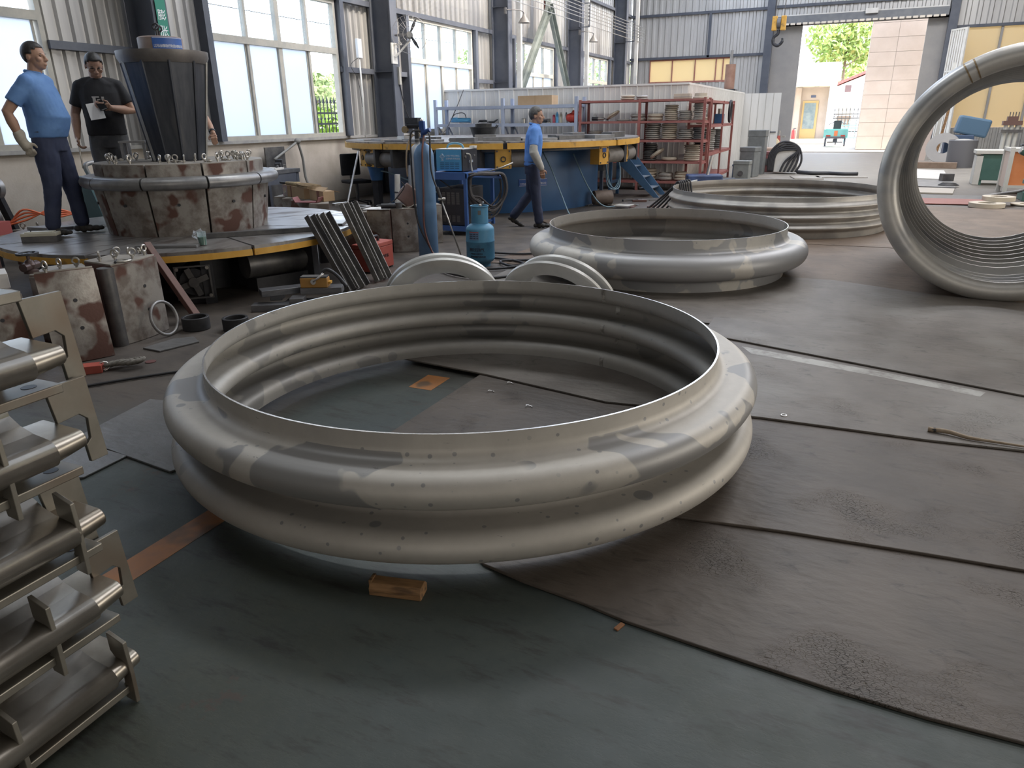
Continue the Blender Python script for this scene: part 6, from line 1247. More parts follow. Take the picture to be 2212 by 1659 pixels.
for k, (x, y, z, lab) in enumerate(((-5.36, 3.52, 0.52, 'eye bolt nearest the valve on the dusty segment'), (-5.28, 3.60, 0.52, 'eye bolt beside the first on the dusty segment'), (-5.40, 4.05, 0.52, 'eye bolt on the segment next to the low turntable'), (-5.30, 4.08, 0.52, 'second eye bolt on the segment next to the low turntable'), (-5.20, 4.10, 0.52, 'third eye bolt on the segment next to the low turntable'), (-4.86, 3.62, 0.60, 'eye bolt lying on the bead edged segment'), (-4.80, 3.72, 0.60, 'second eye bolt on the bead edged segment'), (-4.84, 3.86, 0.60, 'eye bolt at the back of the bead edged segment'), (-4.92, 3.54, 0.60, 'eye bolt at the left of the bead edged segment'), (-4.80, 3.05, 0.62, 'eye bolt on the leaning segment'), (-7.9, 9.02, 0.45, 'eye bolt under the long carton'), (-5.62, 7.60, 0.47, 'eye bolt beside the steel ring behind the channels'), (-5.70, 7.52, 0.47, 'second eye bolt beside the steel ring behind the channels'), (-8.6, 5.5, 0.40, 'eye bolt under the orange hoses'), (-8.5, 5.62, 0.40, 'second eye bolt under the orange hoses'), (-8.68, 5.38, 0.40, 'third eye bolt under the orange hoses'))): eye_bolt((x, y, z), (0, 0, k * 0.7), lab, 'loose eye bolts on the mould segments')
# valve with hand wheel, white box, shackle pile
v = thing('hand_valve', 'dark valve with round hand wheel on the dusty segment', 'valve', (-5.42, 3.34, 0.52), 0.4)
MB().lathe([(0, 0), (0.05, 0), (0.05, 0.02), (0.028, 0.03), (0.04, 0.06), (0.028, 0.09), (0.012, 0.1), (0.012, 0.14), (0, 0.14)], 16).cyl((0, -0.08, 0.05), (0, 0.08, 0.05), 0.03).build('valve_body', mat('valve_brown', (0.09, 0.06, 0.055), rough=0.4, metal=0.4), v, 40)
MB().lathe([(0.055, 0.135), (0.075, 0.135), (0.075, 0.15), (0.055, 0.15)], 24, close=True).box(-0.06, 0.06, -0.008, 0.008, 0.137, 0.147).box(-0.008, 0.008, -0.06, 0.06, 0.137, 0.147).build('hand_wheel', M_black, v, 40)
v = thing('white_carton', 'small white cardboard box beside the hand valve', 'carton', (-5.28, 3.00, 0.50), -0.5); MB().box(-0.12, 0.12, -0.07, 0.07, 0, 0.10).build('box', mat('white_card', (0.62, 0.60, 0.58), rough=0.8), v, bevel=0.003); MB().box(-0.121, 0.121, -0.005, 0.005, 0.1, 0.1015).build('tape', M_frame, v)
v = thing('shackle', 'pair of bow shackles lying on the bead edged segment', 'shackle', (-4.72, 3.58, 0.612), 0.8)
MB().tube(catmull([(-0.05, -0.03, 0), (0.0, -0.035, 0.0), (0.045, 0.0, 0.0), (0.0, 0.035, 0.0), (-0.05, 0.03, 0)], 6), 0.010, 7).build('bow', M_zinc, v, 180); MB().cyl((-0.05, -0.05, 0), (-0.05, 0.05, 0), 0.009).build('pin', M_black, v, 40)
# leaning flat bar, black rings, red clamp with rope
t = thing('leaning_bar', 'rusty square bar leaning on the low turntable edge', 'bar', (0, 0, 0)); MB().bar((-4.70, 4.14, 0.025), (-5.19, 4.17, 0.62), 0.06, 0.05).build('bar', M_mould_side, t, bevel=0.004)
M_rubring = mat('black_rubber_ring', (0.02, 0.021, 0.024), (0.035, 0.035, 0.038), 10, rough=0.55)
for x, y, r, h, lab in ((-4.58, 4.00, 0.105, 0.10, 'thick black ring on the floor beside the bead edged segment'), (-4.26, 4.10, 0.10, 0.10, 'thick black ring on the floor behind the nearest bellows ring')):
    o = MB().lathe([(r * 0.78, 0), (r, 0), (r, h), (r * 0.78, h)], 32, close=True).build('sleeve_ring', M_rubring, None, 35, bevel=0.004, loc=(x, y, 0.002)); tag(o, lab, 'ring')
o = MB().tube([(0, 0.13 * math.cos(2 * PI * k / 32), 0.13 + 0.13 * math.sin(2 * PI * k / 32)) for k in range(32)], 0.012, 8, closed=True).build('steel_hoop', M_rawsteel, None, 180, loc=(-4.62, 3.78, 0.012)); o.rotation_euler = (0, -0.25, 0.15); tag(o, 'thin dark hoop leaning on the bead edged segment', 'hoop')
t = thing('lifting_clamp', 'red lifting clamp on the floor with grey rope', 'clamp', (-4.42, 2.93, 0.0), 0.75)
MB().prism([(-0.09, -0.045), (0.09, -0.045), (0.09, 0.045), (-0.04, 0.045), (-0.04, 0.02), (-0.075, 0.02), (-0.075, 0.045), (-0.09, 0.045)], 0.0, 0.055).build('body', mat('clamp_red', (0.42, 0.075, 0.05), (0.48, 0.11, 0.08), 8, rough=0.5), t, bevel=0.004)
MB().tube([(0.10 + 0.03 * math.cos(k * 0.5236), 0.0, 0.035 + 0.03 * math.sin(k * 0.5236)) for k in range(12)], 0.006, 6, closed=True).build('ring', M_edge, t, 180)
rp = MB()
for s in range(3): rp.tube([p + Vector((0.012 * math.cos(i * 0.9 + s * 2.09), 0.012 * math.sin(i * 0.9 + s * 2.09), 0.008 * math.cos(i * 0.9 + s * 2.09))) for i, p in enumerate(catmull([(0.11, 0.0, 0.04), (0.18, 0.01, 0.045), (0.27, -0.03, 0.05), (0.33, 0.0, 0.05), (0.30, 0.05, 0.04), (0.20, 0.05, 0.035), (0.12, 0.03, 0.03)], 6))], 0.014, 6)
o = rp.build('rope_tail', mat('grey_rope', (0.16, 0.15, 0.13), (0.26, 0.24, 0.21), 60, rough=0.9), t, 180)
o = MB().cyl((0, 0, 0), (0, 0, 0.004), 0.035, n=20).build('red_disc', mat('dull_red_disc', (0.16, 0.07, 0.065), rough=0.6), None, loc=(-4.22, 3.25, 0.001)); tag(o, 'thin dull red disc on the floor near the rope', 'disc')
# steel block pile with yellow lifting magnet
M_blk = mat('oiled_bar_stock', (0.13, 0.135, 0.15), (0.23, 0.23, 0.24), 5, rough=0.38, metal=0.6, stretch=(1, 5, 5))
for k, (x, y, z, L_, w_, h_, a, lab) in enumerate(((-4.42, 4.70, 0.0, 0.34, 0.12, 0.06, 0.5, 'lowest steel bar of the pile under the yellow magnet'), (-4.24, 4.93, 0.0, 0.34, 0.12, 0.06, 0.45, 'second lowest steel bar of the pile under the yellow magnet'), (-4.48, 4.84, 0.062, 0.10, 0.14, 0.05, 0.5, 'short square tube at the left of the steel pile'), (-4.22, 4.80, 0.062, 0.12, 0.14, 0.05, 0.5, 'short square tube in the middle of the steel pile'), (-4.42, 4.86, 0.114, 0.40, 0.14, 0.055, 0.9, 'dark steel bar on top of the pile at left'), (-4.12, 5.02, 0.114, 0.36, 0.15, 0.055, 0.5, 'dark steel bar on top of the pile at right'))):
    o = MB().box(-L_ / 2, L_ / 2, -w_ / 2, w_ / 2, 0, h_).build('steel_bar', M_blk, None, bevel=0.004, loc=(x, y, z), rz=a); tag(o, lab, 'bar', 'bars of the pile under the yellow magnet')
mg = thing('lifting_magnet', 'yellow lifting magnet with lever and black sling on the bar pile', 'magnet', (-4.16, 4.98, 0.17), 0.42)
MB().box(-0.12, 0.12, -0.05, 0.05, 0, 0.085).build('body', mat('magnet_yellow', (0.45, 0.25, 0.07), (0.38, 0.19, 0.05), 9, rough=0.55), mg, bevel=0.006); MB().box(-0.115, 0.115, -0.045, 0.045, 0.0855, 0.098).build('top_plate', M_dsteel, mg)
MB().cyl((0.0, -0.05, 0.055), (0.0, -0.064, 0.055), 0.024, n=18).build('pivot', M_edge, mg, 40); MB().tube([(0.0, -0.06, 0.055), (0.05, -0.062, 0.09), (0.10, -0.062, 0.13)], 0.008, 7).tube([(0.01, -0.05, 0.07), (0.06, -0.05, 0.105), (0.10, -0.05, 0.14)], 0.006, 7).build('lever', M_edge, mg, 180)
MB().tube(catmull([(0.09, -0.05, 0.14), (0.14, -0.05, 0.16), (0.22, -0.07, 0.11), (0.30, -0.10, 0.02)], 6), 0.016, 8).build('sling', M_black, mg, 180); MB().box(0.12, 0.145, -0.03, 0.03, 0.03, 0.05).build('end_tab', M_yel, mg)

# leaning channels against the low turntable
def channel(label, y, L=0.80, wd=0.10, pale=False, dx=0.0, w0=0.0):
    t = thing('steel_channel', label, 'channel', (-4.19 + dx, y, 0.004), 0.0, 'steel channels leaning on the low turntable'); d = Vector((-0.40, 0.02 + w0, 0.70)).normalized(); a = Vector((0, 1, 0)); b = a.cross(d).normalized()
    m = mat('worn_pale_channel', (0.30, 0.29, 0.27), (0.16, 0.155, 0.15), 12, rough=0.45, metal=0.5) if pale else M_dsteel
    mb = MB(); mb.bar((0, 0, 0.008), d * L, wd, 0.008, up=b); mb.build('web', M_dsteel, t)
    for s in (-1, 1): MB().bar(Vector((0, s * wd / 2, 0.008)) + b * 0.025, d * L + a * s * wd / 2 + b * 0.025, 0.009, 0.055, up=b).build('flange', m, t, bevel=0.0015)
    return t
for k, (y, pale, dx, lab) in enumerate(((5.50, False, 0.0, 'leftmost dark channel'), (5.615, True, 0.02, 'second channel with pale worn edges'), (5.73, False, 0.0, 'third dark channel'), (5.98, True, 0.0, 'fourth channel with a bright edge'), (6.10, True, 0.02, 'rightmost worn channel'))): channel(lab + ' leaning on the low turntable', y, 0.80 if k < 3 else 0.86, 0.095, pale, dx, -0.03 if k < 3 else 0.06)
t = thing('cross_bar', 'short pale bar laid across the tops of the rightmost channels', 'bar', (-4.66, 6.10, 0.735), 1.3); MB().box(-0.09, 0.09, -0.025, 0.025, 0, 0.03).build('bar', M_flat, t, bevel=0.002)

# ================================================================ WELDING AREA
# red welding power source
rw = thing('red_welder', 'red welding power source with black handle on the floor', 'welder', (-4.62, 6.54, 0.0), 0.0)
M_rw = mat('faded_red_paint', (0.40, 0.085, 0.065), (0.45, 0.12, 0.10), 4, rough=0.5)
MB().box(-0.11, 0.11, -0.23, 0.23, 0.015, 0.25).build('case', M_rw, rw, bevel=0.006); MB().box(-0.113, 0.113, -0.233, 0.233, 0.252, 0.30).build('lid', M_rw, rw, bevel=0.008)
MB().tube([(0, -0.13, 0.30), (0, -0.13, 0.345), (0, -0.11, 0.355), (0, 0.09, 0.355), (0, 0.11, 0.345), (0, 0.11, 0.30)], 0.016, 8).build('handle', M_black, rw, 60)
sl = MB().box(0.1105, 0.1125, -0.06, 0.06, -0.0025, 0.0025).mesh('vent_slot', mat('vent_shadow', (0.30, 0.22, 0.17), rough=0.8))
for k in range(13): o = bpy.data.objects.new('vent_slot', sl); COL.objects.link(o); o.parent = rw; o.location = (0, -0.13, 0.06 + k * 0.0115)
text('汉神焊机', 0.042, M_black, rw, (0.1115, -0.03, 0.13), (PI / 2, 0, PI / 2))
for y in (-0.2, 0.2): MB().box(-0.1, 0.1, y - 0.02, y + 0.02, 0, 0.015).build('foot', M_black, rw)
# gas cylinders
def gas_cylinder(name, label, loc, m, h=1.36, r=0.115):
    t = thing(name, label, 'gas cylinder', loc); sh_ = h - 0.22
    MB().lathe([(0, 0), (r * 0.9, 0), (r, 0.02), (r, sh_)] + [(r * math.cos(a), sh_ + 0.16 * math.sin(a)) for a in [PI / 2 * k / 8 * 0.84 for k in range(1, 9)]] + [(0.035, h - 0.04), (0.035, h), (0, h)], 36).build('shell', m, t, 40); MB().cyl((0, 0, h - 0.045), (0, 0, h - 0.01), 0.04, n=18).build('neck_ring', M_dsteel, t, 40)
    return t
M_cylblue = mat('faded_blue_cylinder', (0.115, 0.225, 0.40), (0.15, 0.27, 0.44), 3, rough=0.45, c3=(0.10, 0.17, 0.28), s3=2, r3=(0.52, 0.7))
gc = gas_cylinder('gas_cylinder', 'tall faded blue gas cylinder with hoses hanging from its valve', (-4.40, 7.36, 0.0), M_cylblue)
M_vblue = mat('valve_blue', (0.03, 0.08, 0.26), rough=0.4)
MB().cyl((0, 0, 1.35), (0.0, 0, 1.46), 0.022).cyl((0, 0, 1.40), (0.10, 0.0, 1.44), 0.028, 0.024).box(-0.03, 0.03, -0.018, 0.018, 1.44, 1.53).build('valve', M_vblue, gc, 40); MB().ball((0.0, 0, 1.54), 0.018, 10).build('valve_knob', M_edge, gc, 60)
M_hred = mat('red_brown_hose', (0.16, 0.07, 0.06), rough=0.6); M_hblk = mat('black_hose', (0.035, 0.035, 0.04), rough=0.5)
for nm, m, pts in (('hose', M_hblk, [(0.0, 0, 1.42), (-0.10, -0.06, 1.42), (-0.13, -0.06, 1.25), (-0.11, -0.09, 0.8), (-0.05, -0.13, 0.45), (0.08, -0.15, 0.2), (0.22, -0.15, 0.02), (0.35, -0.02, 0.012), (0.2, 0.15, 0.012)]), ('hose', M_hred, [(0.03, -0.02, 1.38), (0.05, -0.11, 1.2), (0.05, -0.13, 0.8), (0.04, -0.14, 0.4), (0.12, -0.16, 0.15), (0.26, -0.2, 0.012), (0.4, -0.1, 0.012)]), ('hose', M_hblk, [(0.06, 0, 1.42), (0.12, -0.05, 1.36), (0.13, -0.08, 1.1), (0.16, -0.1, 0.95), (0.22, -0.12, 0.82)])):
    MB().tube(catmull(pts, 8), 0.011, 6).build(nm, m, gc, 180)
tc_ = thing('cutting_torch', 'long gas cutting torch leaning from the blue cylinder hose to the floor', 'torch', (0, 0, 0))
MB().tube([(-4.18, 7.24, 0.83), (-4.13, 7.25, 0.68)], 0.020, 8).build('handle', M_black, tc_, 60); MB().tube([(-4.13, 7.25, 0.68), (-3.93, 7.30, 0.05)], 0.009, 7).build('lance', M_zinc, tc_, 180); MB().tube([(-3.93, 7.30, 0.05), (-3.95, 7.28, 0.0)], 0.014, 7).build('nozzle', M_black, tc_, 60); MB().cyl((-4.16, 7.22, 0.70), (-4.10, 7.28, 0.70), 0.016).build('valve', M_zinc, tc_, 40)
M_cylgrey = mat('grey_cylinder_paint', (0.46, 0.47, 0.48), (0.38, 0.39, 0.40), 5, rough=0.5, c3=(0.30, 0.29, 0.28), s3=4, r3=(0.56, 0.7))
gg = gas_cylinder('gas_cylinder', 'pale grey gas cylinder with black regulator behind the blue cart', (-5.42, 8.92, 0.0), M_cylgrey, 1.30)
MB().cyl((0, 0, 1.29), (0, 0, 1.46), 0.035).cyl((-0.13, 0, 1.48), (0.08, 0, 1.48), 0.05).box(-0.15, 0.05, -0.05, 0.05, 1.50, 1.57).build('regulator', M_black, gg, 40)
for x in (-0.16, 0.10): MB().cyl((x, -0.06, 1.42), (x, -0.02, 1.42), 0.045, n=18).build('gauge', mat('gauge_brass', (0.30, 0.22, 0.12), rough=0.4, metal=0.6), gg, 40)
for s in (-1, 1): MB().tube(catmull([(s * 0.05, -0.02, 1.36), (s * 0.13, -0.05, 1.22), (s * 0.16, -0.06, 1.0), (s * 0.18, -0.02, 0.8)], 6), 0.012, 6).build('hose', mat('tan_hose', (0.45, 0.35, 0.24), rough=0.5), gg, 180)
# LPG bottle
lp = thing('gas_bottle', 'squat light blue gas bottle with collar in front of the blue cart', 'gas bottle', (-3.60, 7.14, 0.0))
M_lpg = mat('lpg_blue', (0.07, 0.24, 0.40), (0.10, 0.29, 0.45), 5, rough=0.45, c3=(0.07, 0.17, 0.29), s3=5, r3=(0.55, 0.66))
R_ = 0.157
MB().lathe([(0.05, 0.035), (0.09, 0.04)] + [(R_ - 0.06 + 0.06 * math.sin(a), 0.10 - 0.06 * math.cos(a)) for a in [PI / 2 * k / 6 for k in range(7)]] + [(R_, 0.27), (R_ + 0.003, 0.275), (R_ + 0.003, 0.285), (R_, 0.29), (R_, 0.40)] + [(R_ * math.cos(a), 0.40 + 0.085 * math.sin(a)) for a in [PI / 2 * k / 8 * 0.8 for k in range(1, 9)]] + [(0.03, 0.485)], 44).build('shell', M_lpg, lp, 40)
MB().lathe([(0.095, 0.0), (0.108, 0.0), (0.112, 0.05), (0.10, 0.05)], 32, close=True).build('foot_ring', M_lpg, lp, 40)
MB().lathe([(0.088, 0.475), (0.094, 0.475), (0.094, 0.645), (0.102, 0.65), (0.102, 0.66), (0.088, 0.66)], 32, close=True).build('collar', M_lpg, lp, 40)
av = math.atan2(-7.14, 3.60)
MB().lathe([(0.0945, 0.57), (0.096, 0.57), (0.096, 0.615), (0.0945, 0.615)], 6, a0=av - 0.2, a1=av + 0.15, close=True).build('collar_slot', M_dsteel, lp)
MB().cyl((0, 0, 0.48), (0, 0, 0.60), 0.025).cyl((0.02, 0, 0.64), (0.05, 0.0, 0.70), 0.008).ball((0.02, -0.02, 0.66), 0.02, 8).build('valve', M_zinc, lp, 40)
MB().lathe([(R_ + 0.001, 0.305), (R_ + 0.0016, 0.305), (R_ + 0.0016, 0.395), (R_ + 0.001, 0.395)], 10, a0=av - 0.85, a1=av - 0.1, close=True).build('label_panel', mat('pale_blue_label', (0.13, 0.26, 0.42), (0.16, 0.22, 0.36), 30, rough=0.6), lp)
MB().lathe([(R_ + 0.002, 0.385), (R_ + 0.0026, 0.385), (R_ + 0.0026, 0.394), (R_ + 0.002, 0.394)], 10, a0=av - 0.83, a1=av - 0.12, close=True).build('red_line', mat('label_red', (0.45, 0.10, 0.10), rough=0.6), lp)
M_ink = mat('dark_ink', (0.045, 0.04, 0.06), rough=0.6)
wrap_text('液化石油气', 0.042, M_ink, lp, R_ + 0.002, 0.185, av - 0.85, av + 0.25); wrap_text('严禁烟火注意安全', 0.018, M_ink, lp, R_ + 0.002, 0.150, av - 0.75, av + 0.15); wrap_text('请勿倒置专瓶专用', 0.024, M_ink, lp, R_ + 0.002, 0.115, av - 0.75, av + 0.35)
for k in range(3): wrap_text('充装介质 合格证 检验', 0.012, M_ink, lp, R_ + 0.002, 0.365 - k * 0.022, av - 0.8, av - 0.15)
# blue cart with two power sources
ct = thing('welding_cart', 'blue steel welding cart with two power sources', 'cart', (-5.27, 9.02, 0.0), 0.0)
M_cart = mat('cart_blue', (0.055, 0.13, 0.36), (0.07, 0.16, 0.42), 4, rough=0.4)
W_, D_ = 0.52, 0.85
for x in (0.0, W_):
    for y in (0.0, D_): MB().box(x - 0.022, x + 0.022, y - 0.022, y + 0.022, 0.06, 0.80).build('leg', M_cart, ct)
MB().box(-0.03, W_ + 0.03, -0.03, D_ + 0.03, 0.84, 0.855).build('top_tray', M_cart, ct); MB().box(-0.03, W_ + 0.03, -0.03, -0.015, 0.76, 0.84).box(W_ + 0.015, W_ + 0.03, -0.03, D_ + 0.03, 0.78, 0.84).box(-0.03, -0.015, -0.03, D_ + 0.03, 0.78, 0.84).build('tray_skirt', M_cart, ct)
MB().box(0, W_, 0, D_, 0.10, 0.12).box(-0.02, W_ + 0.02, -0.025, 0.0, 0.06, 0.13).build('lower_tray', M_cart, ct)
MB().bar((W_ + 0.02, 0.2, 0.80), (W_ + 0.30, 0.55, 0.76), 0.04, 0.035).bar((W_ + 0.30, 0.55, 0.76), (W_ + 0.02, 0.85, 0.78), 0.03, 0.03).build('cable_arm', M_cart, ct)
for x in (0.03, W_ - 0.03):
    for y in (0.05, D_ - 0.05):
        MB().cyl((x - 0.012, y, 0.03), (x + 0.012, y, 0.03), 0.03, n=16).build('caster', M_black, ct, 40)
wd_ = thing('welder_unit', 'light blue and black welding machine on the cart top', 'welder', (-5.22, 9.06, 0.857), 0.0)
M_wblue = mat('welder_sky_blue', (0.10, 0.38, 0.68), (0.12, 0.42, 0.72), 3, rough=0.35)
MB().box(0, 0.40, 0.0, 0.42, 0.015, 0.295).build('case', M_wblue, wd_, bevel=0.006); MB().box(0.40, 0.425, -0.005, 0.425, 0.01, 0.30).build('front_panel', M_black, wd_, bevel=0.005); MB().box(0, 0.42, 0, 0.42, 0.296, 0.306).build('dust_cover', M_white, wd_)
MB().tube(catmull([(0.2 - 0.13, 0.2, 0.305), (0.10, 0.2, 0.355), (0.2, 0.2, 0.372), (0.30, 0.2, 0.355), (0.33, 0.2, 0.305)], 5), 0.014, 8).build('handle', mat('handle_teal', (0.12, 0.30, 0.42), rough=0.45), wd_, 180)
M_wp = mat('welder_print', (0.72, 0.80, 0.88), rough=0.5)
text('CHD WELDING', 0.031, M_wp, wd_, (0.155, -0.003, 0.205), (PI / 2, 0, 0)); text('正德电焊 焊机设备', 0.027, M_wp, wd_, (0.155, -0.003, 0.168), (PI / 2, 0, 0))
for r_ in (0.038, 0.020): 
    q = [(0.1 + r_ * math.cos(a), 0.205 + r_ * math.sin(a)) for a in (0, PI / 2, PI, 3 * PI / 2)]
    MB().tube([(x, -0.002, z) for x, z in q], 0.003, 4, closed=True).build('diamond_logo', M_wp, wd_)
text('正德', 0.02, M_wp, wd_, (0.08, -0.003, 0.150), (PI / 2, 0, 0)); text('CT-10', 0.045, M_wp, wd_, (0.4265, 0.17, 0.12), (PI / 2, 0, PI / 2))
lv = MB().box(0, 0.06, -0.006, 0.0, 0, 0.010).mesh('louvre', mat('louvre_shadow', (0.05, 0.16, 0.30), rough=0.5))
for i in range(4):
    for j in range(4): o = bpy.data.objects.new('louvre', lv); COL.objects.link(o); o.parent = wd_; o.location = (0.065 + i * 0.078, 0.0, 0.045 + j * 0.024)
for z, y, r_ in ((0.20, 0.06, 0.018), (0.21, 0.33, 0.013)): MB().cyl((0.425, y, z), (0.437, y, z), r_, n=14).build('knob', M_zinc, wd_, 40)
MB().tube(catmull([(0.43, 0.08, 0.24), (0.47, 0.12, 0.22), (0.46, 0.16, 0.10), (0.48, 0.15, 0.0)], 5), 0.013, 7).build('lead', M_guard, wd_, 180); MB().box(0.36, 0.44, 0.32, 0.40, 0.307, 0.335).build('small_box', M_white, wd_, bevel=0.004)
MB().tube(catmull([(-0.01, 0.01, 0.28), (-0.04, -0.02, 0.15), (0.03, -0.04, -0.06), (0.14, -0.03, -0.15), (0.25, -0.02, -0.22)], 6), 0.008, 6).build('power_cable', M_cable, wd_, 180)
w2 = thing('welder_unit', 'black louvred power source on the lower tray of the cart', 'welder', (-5.20, 9.06, 0.121), 0.0)
MB().box(0, 0.40, 0.0, 0.60, 0.01, 0.52).build('case', mat('dark_grey_case', (0.035, 0.037, 0.042), (0.05, 0.05, 0.055), 6, rough=0.5), w2, bevel=0.008)
lv2 = MB().box(0, 0.05, -0.004, 0.0, 0, 0.006).mesh('louvre', mat('louvre_grey', (0.22, 0.21, 0.19), rough=0.6))
for bz_, n_ in ((0.30, 13), (0.06, 7)):
    for i in range(4):
        for j in range(n_): o = bpy.data.objects.new('louvre', lv2); COL.objects.link(o); o.parent = w2; o.location = (0.05 + i * 0.075, 0.0, bz_ + j * 0.013)
cbn = thing('cable_bundle', 'thick bundle of dark cables hung over the cart arm', 'cable', (-4.62, 9.35, 0.0))
rnd = random.Random(9)
for k in range(9):
    dx, dy = rnd.uniform(-0.06, 0.08), rnd.uniform(-0.07, 0.07); lo_ = 0.22 + rnd.uniform(-0.04, 0.22)
    MB().tube(catmull([(dx - 0.14, dy - 0.22, 0.76), (dx - 0.05, dy - 0.24, 0.82 + 0.01 * (k % 3)), (dx + 0.08, dy + 0.0, 0.81 + 0.01 * (k % 4)), (dx + 0.16, dy + 0.22, 0.80), (dx + 0.19, dy + 0.26, 0.6), (dx + 0.14, dy + 0.2, lo_ + 0.1), (dx + 0.05, dy + 0.05, lo_), (dx - 0.06, dy - 0.12, lo_ + 0.14), (dx - 0.13, dy - 0.22, 0.55)], 6, True), 0.013, 6, closed=True).build('cable_loop', mat('dusty_cable', (0.07, 0.065, 0.068), (0.10, 0.095, 0.095), 20, rough=0.7), cbn, 180)
tch = thing('welding_gun', 'welding gun lying across the cables on the cart', 'welding gun', (-4.55, 9.45, 0.84), 0.5); MB().tube([(-0.05, 0, 0.0), (0.15, 0, 0.06), (0.30, 0, 0.12)], 0.012, 8).build('tube', M_zinc, tch, 180); MB().tube([(-0.2, -0.02, -0.01), (-0.05, 0, 0.0)], 0.02, 8).build('grip', M_black, tch, 60)
# hoses on the floor round the bottle
for k, (pts, lab) in enumerate((([(-4.2, 7.3), (-3.95, 7.0), (-3.7, 6.85), (-3.35, 6.9), (-3.1, 7.15), (-2.9, 7.45)], 'black hose curving in front of the gas bottle'), ([(-3.9, 7.5), (-3.4, 7.45), (-3.15, 7.3), (-3.2, 7.1), (-3.45, 7.35), (-3.1, 7.55), (-2.95, 7.9)], 'looped black hose right of the gas bottle'), ([(-4.3, 7.15), (-4.0, 6.8), (-3.6, 6.5), (-3.2, 6.45), (-2.95, 6.7)], 'thin dark hose nearest the flange rings'), ([(-4.1, 7.9), (-3.7, 7.8), (-3.3, 7.9), (-3.1, 8.3), (-3.5, 8.6)], 'black hose behind the gas bottle'))):
    o = MB().tube(catmull([(x, y, 0.026) for x, y in pts], 8), 0.013, 6).build('floor_hose', M_hblk, None, 180); tag(o, lab, 'hose')
# welding helmet, grinder, cloth and paper on the segments
hm_ = thing('welding_helmet', 'brown leather welding mask lying on the tall segment', 'mask', (-4.98, 7.72, 0.535), -0.5)
b = MB(); b.grid(lambda u, v: ((0.13 + 0.02 * math.sin(PI * v)) * math.cos(PI * (u * 1.15 - 0.075)), 0.10 * (1 - math.sin(PI * (u * 1.0))) * 0.6 - 0.05, 0.02 + 0.26 * v + 0.03 * math.sin(PI * u) * (1 - v)), 16, 10)
ho = b.build('shell', mat('brown_mask', (0.10, 0.055, 0.045), (0.14, 0.08, 0.065), 7, rough=0.5), hm_, 180); ho.modifiers.new('s', 'SOLIDIFY').thickness = 0.006; ho.rotation_euler = (-0.5, 0.5, 0.3)
cl_ = MB(); cl_.grid(lambda u, v: (0.30 * (u - 0.5), 0.22 * (v - 0.5), 0.03 + 0.02 * math.sin(9 * u) * math.cos(7 * v) - 0.06 * max(0, abs(u - 0.5) - 0.36) * 6), 16, 12); o = cl_.build('cotton_cloth', mat('dirty_cloth', (0.45, 0.42, 0.36), (0.55, 0.52, 0.46), 8, rough=0.95), None, 180, loc=(-4.86, 7.80, 0.53)); o.modifiers.new('s', 'SOLIDIFY').thickness = 0.01; tag(o, 'folded dirty cloth under the welding mask', 'cloth')
o = plate('sheet of white paper on the dark segment', [(-5.30, 7.36), (-5.02, 7.42), (-5.06, 7.66), (-5.34, 7.60)], 0.531, 0.002, mat('white_paper', (0.75, 0.74, 0.72)), 'paper', name='paper_sheet', bevel=0)
segment('dark red mould segment under the white paper', (-5.12, 7.42, 0.0), math.radians(-75), 0.53, half=0.17, depth=0.30, holes=0)
g = thing('angle_grinder', 'black angle grinder with cord on the tall segment', 'grinder', (-4.93, 7.50, 0.57), 0.5); MB().cyl((-0.16, 0, 0), (0.02, 0, 0), 0.032).build('motor_body', M_black, g, 40); MB().cyl((0.05, 0, -0.03), (0.05, 0, 0.04), 0.042).build('gear_head', M_dsteel, g, 40); MB().cyl((0.05, 0, -0.035), (0.05, 0, -0.030), 0.06, n=20).build('disc', M_mtop, g, 40); MB().tube(catmull([(-0.16, 0, 0), (-0.22, 0.1, 0.0), (-0.05, 0.2, 0.02), (0.12, 0.1, 0.2), (0.10, 0.02, 0.28)], 6), 0.006, 6).build('cord', M_cable, g, 180)
o = MB().lathe([(0.13, 0), (0.20, 0), (0.20, 0.05), (0.13, 0.05)], 32, close=True).build('steel_ring', M_rawsteel, None, 35, loc=(-5.42, 7.95, 0.0)); tag(o, 'grey steel ring lying behind the segments', 'ring')
o = MB().lathe([(0.13, 0), (0.19, 0), (0.19, 0.045), (0.13, 0.045)], 32, close=True).build('steel_ring', M_rawsteel, None, 35, loc=(-5.66, 7.72, 0.471)); tag(o, 'grey steel ring on the segment behind the channels', 'ring')
# steel pipe leaning on the turntable rim, wall objects near it
o = MB().tube([(-6.95, 9.1, 0.02), (-7.62, 10.60, 1.05)], 0.016, 8).build('leaning_rod', M_rawsteel, None, 180); tag(o, 'long thin steel rod leaning on the big turntable', 'rod')
t = thing('carton', 'long printed brown carton on the red brown segments', 'carton', (-7.62, 8.98, 0.452), math.radians(-27)); MB().box(-0.40, 0.40, -0.09, 0.13, 0, 0.17).build('box', M_card, t, bevel=0.003); MB().box(-0.402, -0.23, -0.093, -0.09, 0.005, 0.165).build('label', mat('pale_label', (0.52, 0.42, 0.42), (0.42, 0.30, 0.32), 20, rough=0.7), t); MB().box(-0.36, -0.27, -0.096, -0.093, 0.04, 0.13).build('picture', mat('label_cream', (0.6, 0.52, 0.40), rough=0.7), t); MB().box(-0.1, -0.06, -0.094, -0.09, 0, 0.17).build('tape', mat('tape_red', (0.22, 0.10, 0.07), rough=0.5), t)
t = thing('carton', 'open brown carton right of the long printed carton', 'carton', (-6.98, 8.72, 0.452), math.radians(-25)); MB().box(-0.22, 0.22, -0.09, 0.09, 0, 0.14).build('box', M_card, t, bevel=0.003)
